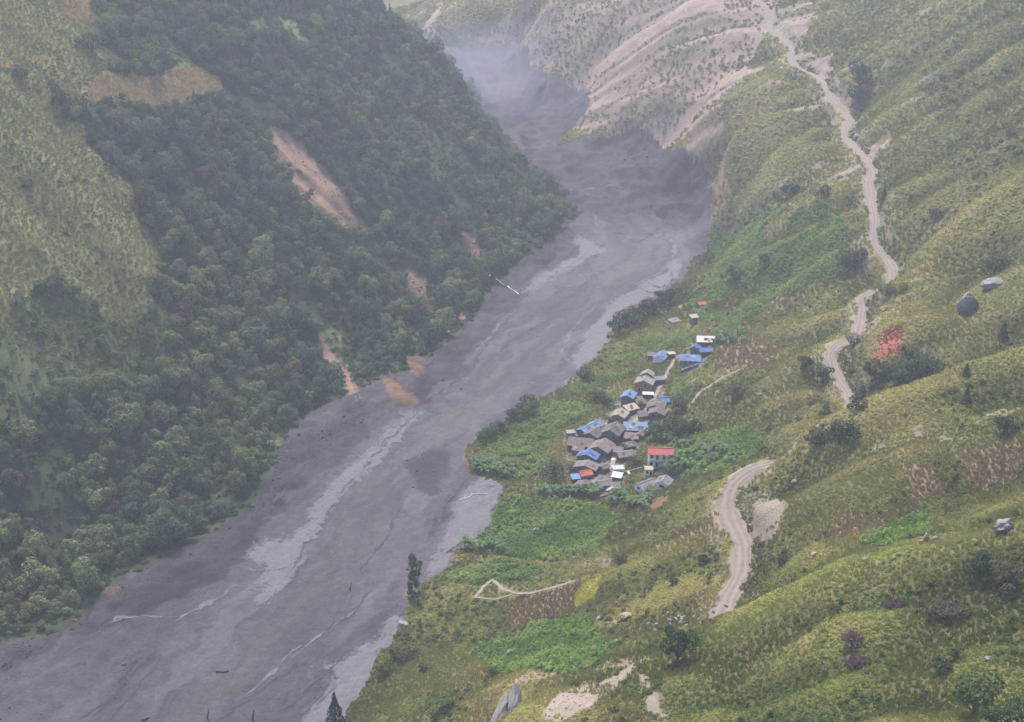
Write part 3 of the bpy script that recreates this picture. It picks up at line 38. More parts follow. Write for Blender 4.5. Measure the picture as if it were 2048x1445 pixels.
ZONES = {'mud':[[-330,250],[-154.7,331.4],[-142.3,334.7],[-135.2,341.5],[-130.9,359.3],[-116.9,380.8],[-103.1,395.4],[-92.2,421.9],[-89.8,452.8],[-83.9,492.0],[-68.4,502.1],[-55.4,522.7],[-47.0,527.1],[-35.2,551.8],[-27.5,558.7],[-20.7,601.5],[-6.3,644.5],[9.9,686.3],[34.4,744.0],[45,778],[30,810],[-5,870],[-15,930],[-25,1000],[-45,1080],[-59.9,1139.1],[-27.8,1149.6],[2.6,1136.9],[14.7,1072.6],[33.5,1019.4],[58.2,987.2],[56.8,935.3],[38.2,913.7],[29.9,894.0],[48.0,896.9],[77.7,886.4],[102.7,857.4],[103.6,827.7],[118.3,804.8],[122.8,792.9],[115.8,721.9],[110.8,699.4],[101.6,690.6],[88.2,648.1],[78.0,630.1],[56.6,612.5],[48.9,582.9],[40.5,556.3],[30.1,530.7],[20.6,511.3],[5.5,501.0],[-4.9,478.3],[-14.8,470.7],[-18.0,458.0],[-16.2,436.7],[-3.5,424.7],[-4.3,412.0],[-12.7,391.6],[-20.5,373.4],[-28.3,365.1],[-33.1,358.9],[-34.6,341.8],[-38.2,329.4],[-41.3,315.6],[-44.6,303.5],[-45.9,293.5],[-35,240],[-60,150],[-330,150]],'mud_pale':[[[-84.6,360.2],[-82.1,373.7],[-77.9,394.7],[-70.6,424.1],[-60.4,456.1],[-46.1,486.0],[-38.0,503.8],[-38.0,494.5],[-54.8,449.2],[-66.1,417.0],[-72.1,390.2],[-75.3,362.8],[-80.2,353.3]],[[-90.7,375.8],[-89.4,386.6],[-81.3,399.7],[-80.6,379.7]],[[26.9,532.6],[31.4,566.9],[42.1,600.6],[54.8,638.0],[70.3,651.8],[84.8,675.5],[91.5,703.4],[93.0,691.3],[86.4,650.6],[68.1,628.2],[54.2,613.2],[43.8,563.2],[32.9,533.9]],[[-7.3,431.9],[-3.5,424.7],[-4.3,412.0],[-12.7,391.6],[-20.5,373.4],[-29.1,364.3],[-26.3,381.4],[-21.6,397.1],[-24.8,408.1],[-17.4,427.6]],[[-60.7,298.3],[-54.9,307.4],[-52.2,318.2],[-56.3,323.6],[-48.6,328.0],[-40.3,335.8],[-37.6,349.5],[-34.6,341.8],[-39.2,327.8],[-43.8,311.3],[-45.9,293.5]],[[36.3,732.5],[56.3,708.6],[46.6,698.1],[20.2,656.3],[5.4,635.6],[4.2,639.8],[17.8,667.2],[38.3,700.4]]],'mud_wet':[[[70.1,710.0],[92.0,727.8],[83.6,676.2],[53.0,631.2],[29.2,560.7],[-5.1,506.1],[-24.8,468.8],[-36.3,461.3],[-33.4,479.5],[-14.1,528.8],[13.8,602.5],[41.7,659.5]],[[-60.9,435.6],[-38.3,461.5],[-40.6,417.1],[-50.0,368.9],[-71.1,336.8],[-84.4,298.1],[-96.7,297.5],[-82.9,334.2],[-67.7,377.7]]],'mud_dark':[[[-41.6,453.0],[-32.4,463.2],[-23.2,454.9],[-23.4,438.2],[-28.1,419.6],[-35.0,427.9]],[[53.1,809.8],[117.5,792.5],[117.7,770.0],[85.6,780.6],[58.3,790.5]],[[50.5,890.4],[101.8,854.6],[98.6,823.2],[55.1,847.4]],[[-118.4,304.8],[-109.3,330.3],[-108.4,332.8],[-105.7,328.2],[-111.9,307.0],[-120.4,297.5]],[[-22.6,418.9],[-16.6,432.9],[-21.9,404.1],[-26.7,394.5],[-28.9,401.8]],[[-89.8,452.8],[-67.8,496.5],[-54.7,490.4],[-75.4,459.6],[-85.4,425.1],[-92.4,402.5],[-101.2,386.5],[-102.7,393.7]]],'bankL':[[[-330,300],[-154.7,331.4],[-142.3,334.7],[-135.2,341.5],[-130.9,359.3],[-116.9,380.8],[-103.1,395.4],[-92.2,421.9],[-89.8,452.8],[-83.9,492.0],[-68.4,502.1],[-55.4,522.7],[-47.0,527.1],[-35.2,551.8],[-27.5,558.7],[-20.7,601.5],[-6.3,644.5],[9.9,686.3],[34.4,744.0],[36.8,731.2],[5.4,632.9],[-5.9,597.7],[-19.1,547.0],[-33.2,514.3],[-40.9,500.6],[-50.0,483.4],[-63.9,461.4],[-78.3,426.5],[-88.5,400.9],[-90.5,374.4],[-109.6,350.7],[-126.4,337.8],[-150.5,319.3]]],'cliff':[[[4.6,1093.1],[31.4,1105.6],[187.3,936.2],[170.3,894.7],[148.4,853.6],[124.1,804.7],[118.2,804.2],[102.1,858.1],[77.7,886.6],[39.1,909.8],[58.9,952.9],[37.3,1020.5]]],'nearface':[[[20.9,243.6],[42.7,249.2],[53.9,251.3],[70.0,251.4],[81.2,242.9],[93.4,242.4],[106.1,236.8],[82.0,171.3],[28.6,221.0]]],'grassL':[[[-420,560],[-187.1,445.5],[-181.3,461.5],[-169.4,476.4],[-154.6,479.6],[-144.9,503.6],[-153.5,533.3],[-164.4,551.0],[-182.9,561.4],[-193.5,573.7],[-190.9,605.9],[-186.8,635.9],[-198.0,636.3],[-208.0,666.6],[-280,760],[-420,800]]],'mixL':[[[-300,480],[-187.1,445.5],[-181.3,461.5],[-169.4,476.4],[-154.6,479.6],[-142.8,504.2],[-134.6,491.1],[-145.5,469.6],[-160.4,437.2],[-178.1,410.3]]],'lightL':[[[-161.9,742.9],[-122.8,770.6],[-115.3,754.9],[-130.6,747.0],[-152.5,733.6]],[[-179.3,685.6],[-155.3,673.6],[-124.0,695.2],[-127.7,683.4],[-158.4,664.1],[-182.1,665.8]],[[-83.7,561.0],[-73.3,546.5],[-86.3,543.8]],[[-97.1,472.6],[-89.8,452.8],[-99.5,463.6]]],'tan':[[[-196.0,584.6],[-192.0,611.2],[-176.5,638.9],[-164.7,672.4],[-152.4,684.8],[-147.8,671.4],[-173.4,622.7],[-193.5,582.1]],[[-217.9,645.9],[-208.0,666.6],[-202.0,644.6],[-206.8,636.0],[-214.1,639.3]],[[-215.8,590.0],[-208.5,601.8],[-209.1,588.1]],[[-223.6,575.0],[-219.0,579.7],[-218.2,576.8],[-222.3,570.1]]],'dry':[[[59.4,325.8],[45.3,335.9],[41.0,335.8],[50.3,341.5],[59.2,334.4]],[[91.9,527.9],[103.5,527.7],[111.0,500.9],[100.4,476.5],[86.4,498.7],[81.4,491.7]],[[102.1,310.3],[109.3,304.5],[108.6,292.6],[101.9,290.7]],[[-3.7,338.8],[16.1,339.8],[22.4,344.0],[16.9,324.1],[5.1,311.0]],[[124.0,802.7],[124.7,724.6],[115.5,715.0]],[[120.4,573.2],[127.1,551.9],[123.0,541.2],[117.9,553.7]],[[88.8,302.6],[94.5,277.5],[77.7,286.2]],[[115.3,308.1],[131.0,301.0],[125.3,284.2],[116.3,290.2]]],'soilL':[[[-126.4,683.1],[-118.3,684.5],[-98.9,675.5],[-84.5,659.5],[-76.4,648.0],[-77.9,636.6],[-85.6,633.0],[-103.3,632.9],[-113.1,648.3],[-123.7,662.9]],[[-187.1,589.7],[-174.2,615.5],[-176.7,604.9],[-179.1,590.5]],[[-54.8,634.8],[-48.3,632.7],[-41.0,621.6],[-30.1,591.8],[-27.2,568.8],[-40.2,598.8],[-54.9,617.9]],[[-74.5,536.4],[-67.4,516.6],[-60.8,500.4],[-63.3,498.1],[-69.2,506.3],[-75.2,527.2]],[[-87.3,553.4],[-74.7,538.8],[-76.1,531.7],[-86.3,543.8]],[[-30.0,691.0],[-20.2,682.5],[-6.3,649.0],[-16.3,652.1],[-25.3,669.6]],[[-26.0,611.9],[-22.1,607.3],[-24.0,590.4]],[[-84.7,548.5],[-74.1,533.5],[-76.1,531.7]],[[-172.6,612.2],[-165.3,602.7],[-157.1,589.5],[-159.3,590.1],[-168.4,601.9]]],'orange':[[[-55.7,521.3],[-47.8,514.9],[-39.5,505.5],[-42.0,498.1],[-49.6,498.4]],[[-49.6,548.6],[-39.5,546.6],[-41.0,522.3],[-45.0,529.0]],[[116.8,804.3],[119.4,799.3],[113.4,797.8],[111.6,803.6]],[[-132.5,361.7],[-126.1,359.4],[-125.1,355.9],[-128.9,355.1]],[[47.6,389.7],[52.3,387.8],[51.0,377.3],[45.1,374.3]]],'rockR':[[[4.6,1103.6],[11.2,1140.3],[33.3,1099.5],[23.0,1090.9],[8.6,1084.0]],[[59.9,1011.5],[86.4,1018.9],[105.0,1018.8],[152.2,957.1],[145.7,933.7],[107.5,927.4],[71.7,903.2],[39.1,907.7],[57.3,957.0]],[[125.4,905.5],[145.3,905.4],[174.4,919.4],[199.1,925.9],[208.0,904.6],[195.0,869.4],[185.8,853.8],[171.3,900.2],[141.0,895.6]],[[181.9,849.3],[191.8,821.8],[195.6,803.7],[190.6,783.6],[184.7,807.6],[178.4,826.9]],[[187.2,717.6],[188.1,734.2],[187.9,757.6],[190.6,754.3],[192.5,725.5]],[[185.5,661.2],[195.1,662.2],[190.5,635.1],[183.6,633.8],[182.5,651.2]],[[103.8,829.4],[119.5,820.5],[138.7,807.1],[132.7,804.6],[118.4,807.3],[123.8,798.8],[115.2,803.4]],[[118.0,800.3],[129.9,749.6],[132.1,744.5],[123.5,794.7]],[[174.5,733.6],[181.1,729.2],[182.8,710.2],[178.8,726.8]],[[159.4,642.6],[172.8,643.9],[171.3,631.5],[156.3,624.1]],[[130.1,730.0],[146.2,728.2],[149.6,724.3],[132.1,721.3]],[[-78.4,1197.7],[-71.1,1233.6],[-67.5,1254.9],[-62.4,1247.6],[-68.7,1184.8],[-74.4,1165.2]],[[96.0,865.4],[140.0,861.2],[162.8,846.3],[161.2,836.9],[134.8,845.3],[102.1,858.1]],[[70.8,1004.8],[61.5,968.3],[69.5,950.2],[97.4,970.2],[103.8,1002.0]]],'cut':[[[69.4,331.5],[73.4,334.8],[76.7,320.0],[72.9,310.2],[68.9,308.7],[67.6,319.8]],[[27.3,245.9],[29.2,243.1],[31.9,223.8],[32.7,217.4],[28.5,220.2],[27.9,234.9]],[[6.6,231.1],[11.1,244.2],[19.4,244.9],[27.2,250.5],[26.9,245.2],[18.1,234.4],[12.4,228.2]],[[67.6,376.4],[71.8,351.0],[73.9,350.4],[70.9,345.0],[63.6,340.2]],[[89.0,247.5],[95.4,262.9],[92.8,247.8]]],'crop':[[[-15.7,467.0],[-4.9,481.7],[22.3,501.4],[32.9,484.4],[25.3,473.3],[20.4,450.2],[16.8,429.7],[-4.5,432.5],[-15.4,457.4]],[[-2.2,418.8],[30.8,402.5],[38.0,385.1],[25.8,363.3],[4.2,368.5],[-11.6,381.5],[-11.9,391.4]],[[53.7,562.8],[72.1,572.6],[83.3,552.7],[77.3,540.3],[62.3,544.5]],[[105.4,710.7],[127.2,672.1],[153.2,607.8],[153.1,566.9],[146.5,543.8],[121.6,556.8],[103.7,554.3],[86.0,572.5],[86.7,615.0],[104.0,634.4]],[[-10.2,300.7],[5.2,319.1],[21.9,310.8],[26.7,271.4],[14.7,253.4],[-3.1,278.3]],[[34.7,533.5],[63.2,553.8],[53.7,523.7],[37.5,508.0],[22.4,503.1]],[[68.3,519.0],[79.7,508.7],[71.5,477.4],[64.4,484.7]],[[83.7,273.3],[96.6,284.8],[105.8,291.3],[97.9,263.9],[82.9,255.1]],[[-23.6,367.9],[-3.9,371.2],[12.1,360.2],[5.7,352.7],[-11.7,354.6]],[[88.6,574.3],[106.3,570.2],[101.8,542.5],[89.3,547.1]],[[62.2,448.7],[86.2,427.0],[88.3,401.7],[71.5,390.4],[58.4,416.7]]],'yellow':[[[17.8,327.3],[20.4,335.9],[26.7,335.1],[24.1,327.4],[18.5,321.3]]],'red':[[[133.6,445.4],[142.4,441.5],[139.4,432.5],[136.5,427.0],[129.9,429.0],[130.8,436.0],[133.5,435.9]]],'yard':[[[24.6,458.5],[33.5,476.3],[42.1,484.3],[47.4,499.4],[56.5,507.3],[63.1,509.9],[62.6,486.2],[63.1,473.5],[54.2,463.4],[47.5,442.8],[41.6,427.6],[37.5,409.9],[24.2,410.4],[21.3,424.6],[21.3,450.0]],[[73.0,531.3],[83.6,537.8],[89.7,535.1],[86.1,524.9],[79.7,508.7],[72.0,514.6]],[[63.9,539.2],[71.6,538.6],[70.6,529.9],[63.1,531.3]]],'bushR':[[[105.2,696.9],[117.5,710.1],[129.8,689.7],[149.6,659.6],[155.0,617.2],[134.0,629.5],[121.2,665.4],[104.8,656.4]],[[124.0,418.2],[130.4,425.3],[142.0,424.7],[147.2,408.8],[133.6,411.3],[105.5,350.5]],[[87.6,345.2],[95.6,343.7],[100.3,339.9],[96.8,336.3],[89.5,340.3]],[[112.5,445.8],[118.2,456.1],[116.1,441.7],[110.2,426.0]],[[49.1,579.0],[56.0,605.4],[84.1,635.0],[92.5,641.5],[86.7,615.0],[64.7,592.7]],[[96.6,634.1],[106.8,636.9],[119.1,623.1],[104.2,603.2],[92.6,604.2]],[[220.1,700.1],[243.8,699.8],[265.5,696.2],[232.4,592.3],[213.5,595.2],[207.0,625.4]],[[197.7,576.7],[220.1,583.0],[229.3,582.6],[218.6,549.8],[192.5,525.9]],[[90.6,432.5],[103.3,426.3],[114.4,407.8],[88.0,347.4],[88.3,401.7]],[[-12.9,476.1],[3.4,498.8],[14.1,508.0],[7.4,489.5],[-6.8,469.7]]],'darkR':[[[26.7,1068.2],[42.8,1075.2],[77.0,1052.6],[90.9,1032.0],[60.1,1015.8],[37.3,1020.5]]]}
HOUSES = {'red_hut':[91.85,594.93,15.69],'ruin':[77.1,579.7,13.09],'tall_hut':[85.06,570.71,15.95],'tin_house':[85.87,535.5,19.24],'blue_a':[80.83,531.81,17.61],'blue_b':[83.91,524.33,18.96],'blue_c':[77.02,520.42,16.57],'white_barn':[65.92,532.73,13.19],'annex':[70.29,532.62,14.19],'brick':[55.69,501.29,12.15],'dark_shed':[62.27,506.3,13.2],'stone_blue':[47.97,488.91,11.47],'slab_shed':[56.3,492.52,12.58],'blue_small':[61.43,481.46,14.58],'brown_a':[57.87,476.19,14.07],'brown_b':[57.6,469.79,14.36],'pale':[43.27,473.34,11.41],'big_brown':[39.07,453.91,11.45],'long_blue':[30.32,463.07,10.09],'front_blue':[48.21,457.28,12.84],'brown_c':[31.94,457.38,10.42],'brown_d':[26.17,450.47,9.9],'concrete':[22.87,458.97,9.44],'slate':[33.99,443.74,10.87],'bright_blue':[28.53,437.54,10.39],'stone_roof':[27.55,429.65,10.43],'tarp':[26.77,425.31,10.39],'brown_e':[25.35,415.2,10.17],'grey_tin':[42.53,437.21,12.23],'small_a':[44.46,444.82,12.46],'small_b':[45.99,451.6,12.56],'conc_hut':[38.85,425.61,11.87],'lean':[38.15,421.14,11.93],'stone_hut':[32.7,415.25,11.15],'red_two':[54.07,425.32,15.29],'frame_hut':[49.37,419.83,14.43],'shed_a':[47.3,406.36,15.83],'shed_b':[52.5,400.66,19.43],'rub_a':[33.92,409.51,11.58],'low_wall':[75.54,512.18,16.72],'rear_brown':[48.14,479.02,11.9]}
PLANTS = [[37.01, 244.58, 57.57, 8.3, 1.25, 'round', 'dark', 'dark leafy tree standing alone on the crest of the nearest grassy spur'], [95.33, 229.96, 88.87, 7.2, 0.95, 'round', 'dark', 'dark round shrub beside the crest at the right edge, upper of a touching pair'], [97.66, 223.39, 88.85, 8.0, 0.9, 'round', 'grey', 'grey-green round shrub on the right slope, lower of a touching pair'], [86.4, 220.85, 84.65, 8.5, 0.55, 'round', 'brown', 'wide dark brown bush lying across the nearest right slope'], [77.47, 226.0, 83.29, 5.1, 0.8, 'twig', 'purple', 'purple-brown leafless bush on the nearest slope, highest of three'], [67.65, 218.02, 80.68, 5.5, 0.9, 'twig', 'purple', 'purple-brown twiggy bush in the middle of the nearest slope'], [66.88, 211.52, 79.37, 5.8, 0.7, 'twig', 'purple', 'greyish purple twiggy bush, lowest of three on the nearest slope'], [77.17, 179.29, 92.81, 10.1, 0.9, 'round', 'mid', 'large leafy bush in the bottom right corner with yellow-green top'], [77.85, 167.46, 97.06, 8.7, 0.9, 'round', 'dark', 'dark bush cut by the bottom right corner of the picture'], [79.57, 201.9, 85.11, 4.3, 0.9, 'round', 'dark', 'small dark shrub on the lower right slope above the corner bush'], [82.99, 203.82, 86.31, 3.7, 0.8, 'round', 'mid', 'small green shrub on the lower right slope beside a pale stone'], [69.95, 290.81, 54.52, 4.9, 1.1, 'twig', 'grey', 'grey-brown twiggy shrub right of the near road'], [94.16, 337.73, 66.91, 11.2, 0.75, 'round', 'dark', 'wide dark bush on the near face under the second spur crest'], [88.68, 341.79, 63.82, 7.3, 0.7, 'round', 'dark', 'dark shrub left of the wide dark bush below the second spur crest'], [100.97, 347.87, 72.58, 6.8, 0.8, 'round', 'dark', 'dark bush hiding the road end behind the second spur crest'], [139.81, 407.4, 56.48, 13.6, 0.7, 'round', 'dark', 'broad dark thicket tree in the hollow behind the second spur'], [132.47, 410.2, 52.86, 12.0, 0.75, 'round', 'dark', 'dark thicket tree in the hollow left of the broad one'], [128.13, 422.36, 50.49, 10.6, 0.9, 'round', 'dark', 'dark round tree beneath the red field'], [122.91, 417.28, 45.98, 7.7, 0.8, 'round', 'grey', 'grey-green shrub at the road bend behind the second spur'], [148.21, 486.74, 59.29, 8.7, 0.7, 'round', 'mid', 'low green bush hiding the dip of the upper road'], [152.12, 482.08, 62.38, 7.1, 0.7, 'round', 'yellow', 'yellow-green bush right of the dip in the upper road'], [127.86, 452.27, 51.99, 6.4, 0.7, 'round', 'grey', 'grey-green bush in the elbow of the middle road'], [52.59, 481.46, 12.58, 3.7, 1.1, 'round', 'mid', 'small green tree beside the village path by the cream roofs'], [42.02, 442.62, 12.06, 3.2, 1.1, 'round', 'mid', 'small green tree in the lane between the village houses'], [45.46, 430.34, 12.97, 5.5, 0.8, 'round', 'mid', 'leafy green bush left of the unfinished white hut'], [22.05, 430.54, 9.76, 4.4, 0.9, 'round', 'grey', 'grey-green bush at the left corner of the lower village'], [39.41, 469.49, 11.0, 3.2, 1.1, 'round', 'dark', 'small dark tree behind the large brown roof'], [56.67, 409.5, 18.55, 6.0, 0.9, 'round', 'dark', 'dark tree right of the lower grey sheds'], [165.14, 407.85, 72.19, 5.0, 1.1, 'cone', 'dark', 'small dark conical bush near the right edge below the boulders'], [126.49, 330.96, 82.38, 4.5, 1.0, 'cone', 'dark', 'small dark shrub on the pale grass of the second spur'], [129.03, 308.02, 84.3, 6.3, 0.9, 'round', 'dark', 'dark round shrub at the right edge on the second spur face'], [129.68, 342.2, 85.8, 3.7, 1.0, 'cone', 'dark', 'tiny dark shrub above the second spur crest'], [113.18, 435.82, 43.78, 8.4, 0.9, 'round', 'dark', 'dark shrub just left of the middle road stretch'], [109.74, 448.39, 44.5, 7.5, 0.8, 'round', 'dark', 'low dark shrub left of the middle road bend'], [85.68, 458.88, 26.58, 8.1, 1.0, 'round', 'grey', 'grey-green round tree in the slope above the village'], [121.59, 596.29, 37.66, 6.7, 0.9, 'round', 'dark', 'dark shrub in the green terraces left of the upper road'], [108.59, 601.06, 27.44, 9.7, 0.8, 'round', 'dark', 'dark shrub low in the green terraces'], [147.54, 547.32, 51.37, 9.7, 0.8, 'round', 'dark', 'dark shrub below the twin poles'], [153.58, 546.51, 55.1, 7.9, 0.8, 'round', 'dark', 'dark shrub beside the upper road under its bend'], [197.21, 742.86, 94.89, 14.8, 1.1, 'round', 'dark', 'dark tree above the upper road, upper of two'], [194.22, 734.75, 87.94, 13.0, 0.9, 'round', 'dark', 'dark tree above the upper road, lower of two'], [143.86, 655.16, 54.99, 10.9, 0.8, 'round', 'dark', 'dark shrub on the slope between the upper road and the mud'], [151.01, 618.46, 64.04, 8.3, 0.9, 'round', 'dark', 'dark shrub close to the left of the upper road'], [181.5, 538.4, 76.51, 7.3, 0.8, 'round', 'dark', 'dark shrub on the upper right slope'], [173.16, 589.26, 70.2, 5.6, 1.2, 'cone', 'dark', 'narrow dark shrub right beside the upper road'], [178.03, 456.0, 79.24, 11.1, 0.6, 'round', 'dark', 'dark shrub clump above the grey boulder'], [14.87, 425.22, 9.0, 9.5, 1.1, 'round', 'grey', 'grey-green tree at the lower left corner of the village'], [62.03, 444.01, 16.63, 11.7, 0.9, 'round', 'dark', 'dark spreading tree above the red-roofed house'], [55.1, 449.32, 14.5, 9.9, 0.8, 'round', 'dark', 'dark tree right of the long grey-blue roof'], [67.77, 445.27, 18.54, 9.5, 0.8, 'round', 'dark', 'dark tree on the slope foot east of the village'], [64.48, 468.27, 16.36, 9.1, 0.9, 'round', 'grey', 'grey-green tree beside the brown gabled roofs'], [35.06, 496.07, 9.64, 7.1, 0.9, 'round', 'dark', 'dark bush left of the stone tower house'], [38.79, 489.7, 10.21, 6.2, 0.9, 'round', 'dark', 'dark bush below the stone tower house'], [50.77, 576.0, 8.9, 12.8, 0.9, 'round', 'dark', 'dark riverside tree nearest the pale gravel bank'], [58.66, 585.15, 9.51, 12.5, 0.9, 'round', 'dark', 'dark riverside tree, second from the gravel bank'], [67.13, 598.01, 9.38, 12.3, 0.9, 'round', 'dark', 'dark riverside tree, third from the gravel bank'], [76.75, 614.29, 9.25, 11.5, 0.9, 'round', 'dark', 'dark riverside tree, fourth from the gravel bank'], [6.59, 487.9, 7.41, 11.1, 0.95, 'round', 'mid', 'riverside tree with a pale forked trunk at the field edge'], [0.81, 480.26, 7.1, 7.3, 0.9, 'round', 'dark', 'dark shrub left of the pale-trunked riverside tree'], [-10.29, 464.6, 6.3, 8.7, 0.8, 'round', 'dark', 'dark riverside shrub at the upper corner of the green field'], [-4.81, 471.37, 6.59, 8.0, 0.8, 'round', 'dark', 'dark riverside shrub between the field corner and the pale-trunked tree'], [31.78, 520.79, 8.18, 7.8, 0.9, 'round', 'dark', 'dark shrub at the river bank above the village field'], [-32.2, 355.26, 3.67, 5.4, 2.6, 'slim', 'mid', 'tall slim tree standing at the mud edge, left of a pair'], [-30.12, 357.68, 4.0, 4.8, 2.5, 'slim', 'mid', 'tall slim tree standing at the mud edge, right of a pair'], [-37.21, 312.97, 4.54, 6.9, 1.0, 'round', 'yellow', 'yellow-green round tree at the lower river bank'], [-34.06, 320.28, 4.55, 5.3, 0.9, 'round', 'dark', 'dark green bush behind the yellow-green bank tree'], [-47.97, 290.11, 3.04, 9.0, 1.35, 'cone', 'blue', 'dark blue-green conifer top at the bottom edge by the mud'], [-29.66, 317.33, 6.97, 8.7, 0.6, 'twig', 'grey', 'grey dry shrub right of the yellow-green bank tree'], [-17.59, 270.99, 23.41, 8.1, 0.6, 'round', 'mid', 'low green bush at the bottom of the lower field'], [-24.42, 301.35, 13.74, 3.6, 0.8, 'round', 'dark', 'small dark shrub in the lower field'], [-5.02, 279.32, 28.47, 3.6, 0.8, 'round', 'dark', 'small dark shrub beneath the lower crop field'], [32.59, 339.94, 24.88, 4.5, 0.8, 'round', 'dark', 'dark shrub on the path slope left of the near road'], [43.44, 302.88, 40.99, 4.1, 0.8, 'round', 'dark', 'small dark shrub on the grass left of the near road'], [53.25, 312.55, 41.72, 3.9, 0.9, 'round', 'dark', 'dark bush close to the near road'], [-197.12, 572.65, 115.98, 11.0, 1.1, 'round', 'dark', 'dark tree on the left grass spur beside the dry field'], [-197.63, 621.27, 133.38, 12.7, 0.9, 'round', 'dark', 'dark round tree on the left grass spur under the bare patch'], [-196.46, 514.98, 95.36, 5.7, 0.8, 'round', 'dark', 'small lone shrub on the left grass slope'], [-214.95, 573.45, 128.96, 7.4, 0.9, 'round', 'dark', 'dark shrub near the left edge above the grass slope'], [-203.71, 579.84, 123.87, 5.3, 1.0, 'round', 'dark', 'small shrub left of the dry field'], [-175.78, 470.03, 65.56, 11.5, 0.7, 'round', 'dark', 'dark shrub clump low on the left grass slope'], [-170.56, 473.38, 62.34, 10.8, 0.7, 'round', 'mid', 'green shrub clump low on the left grass slope']]
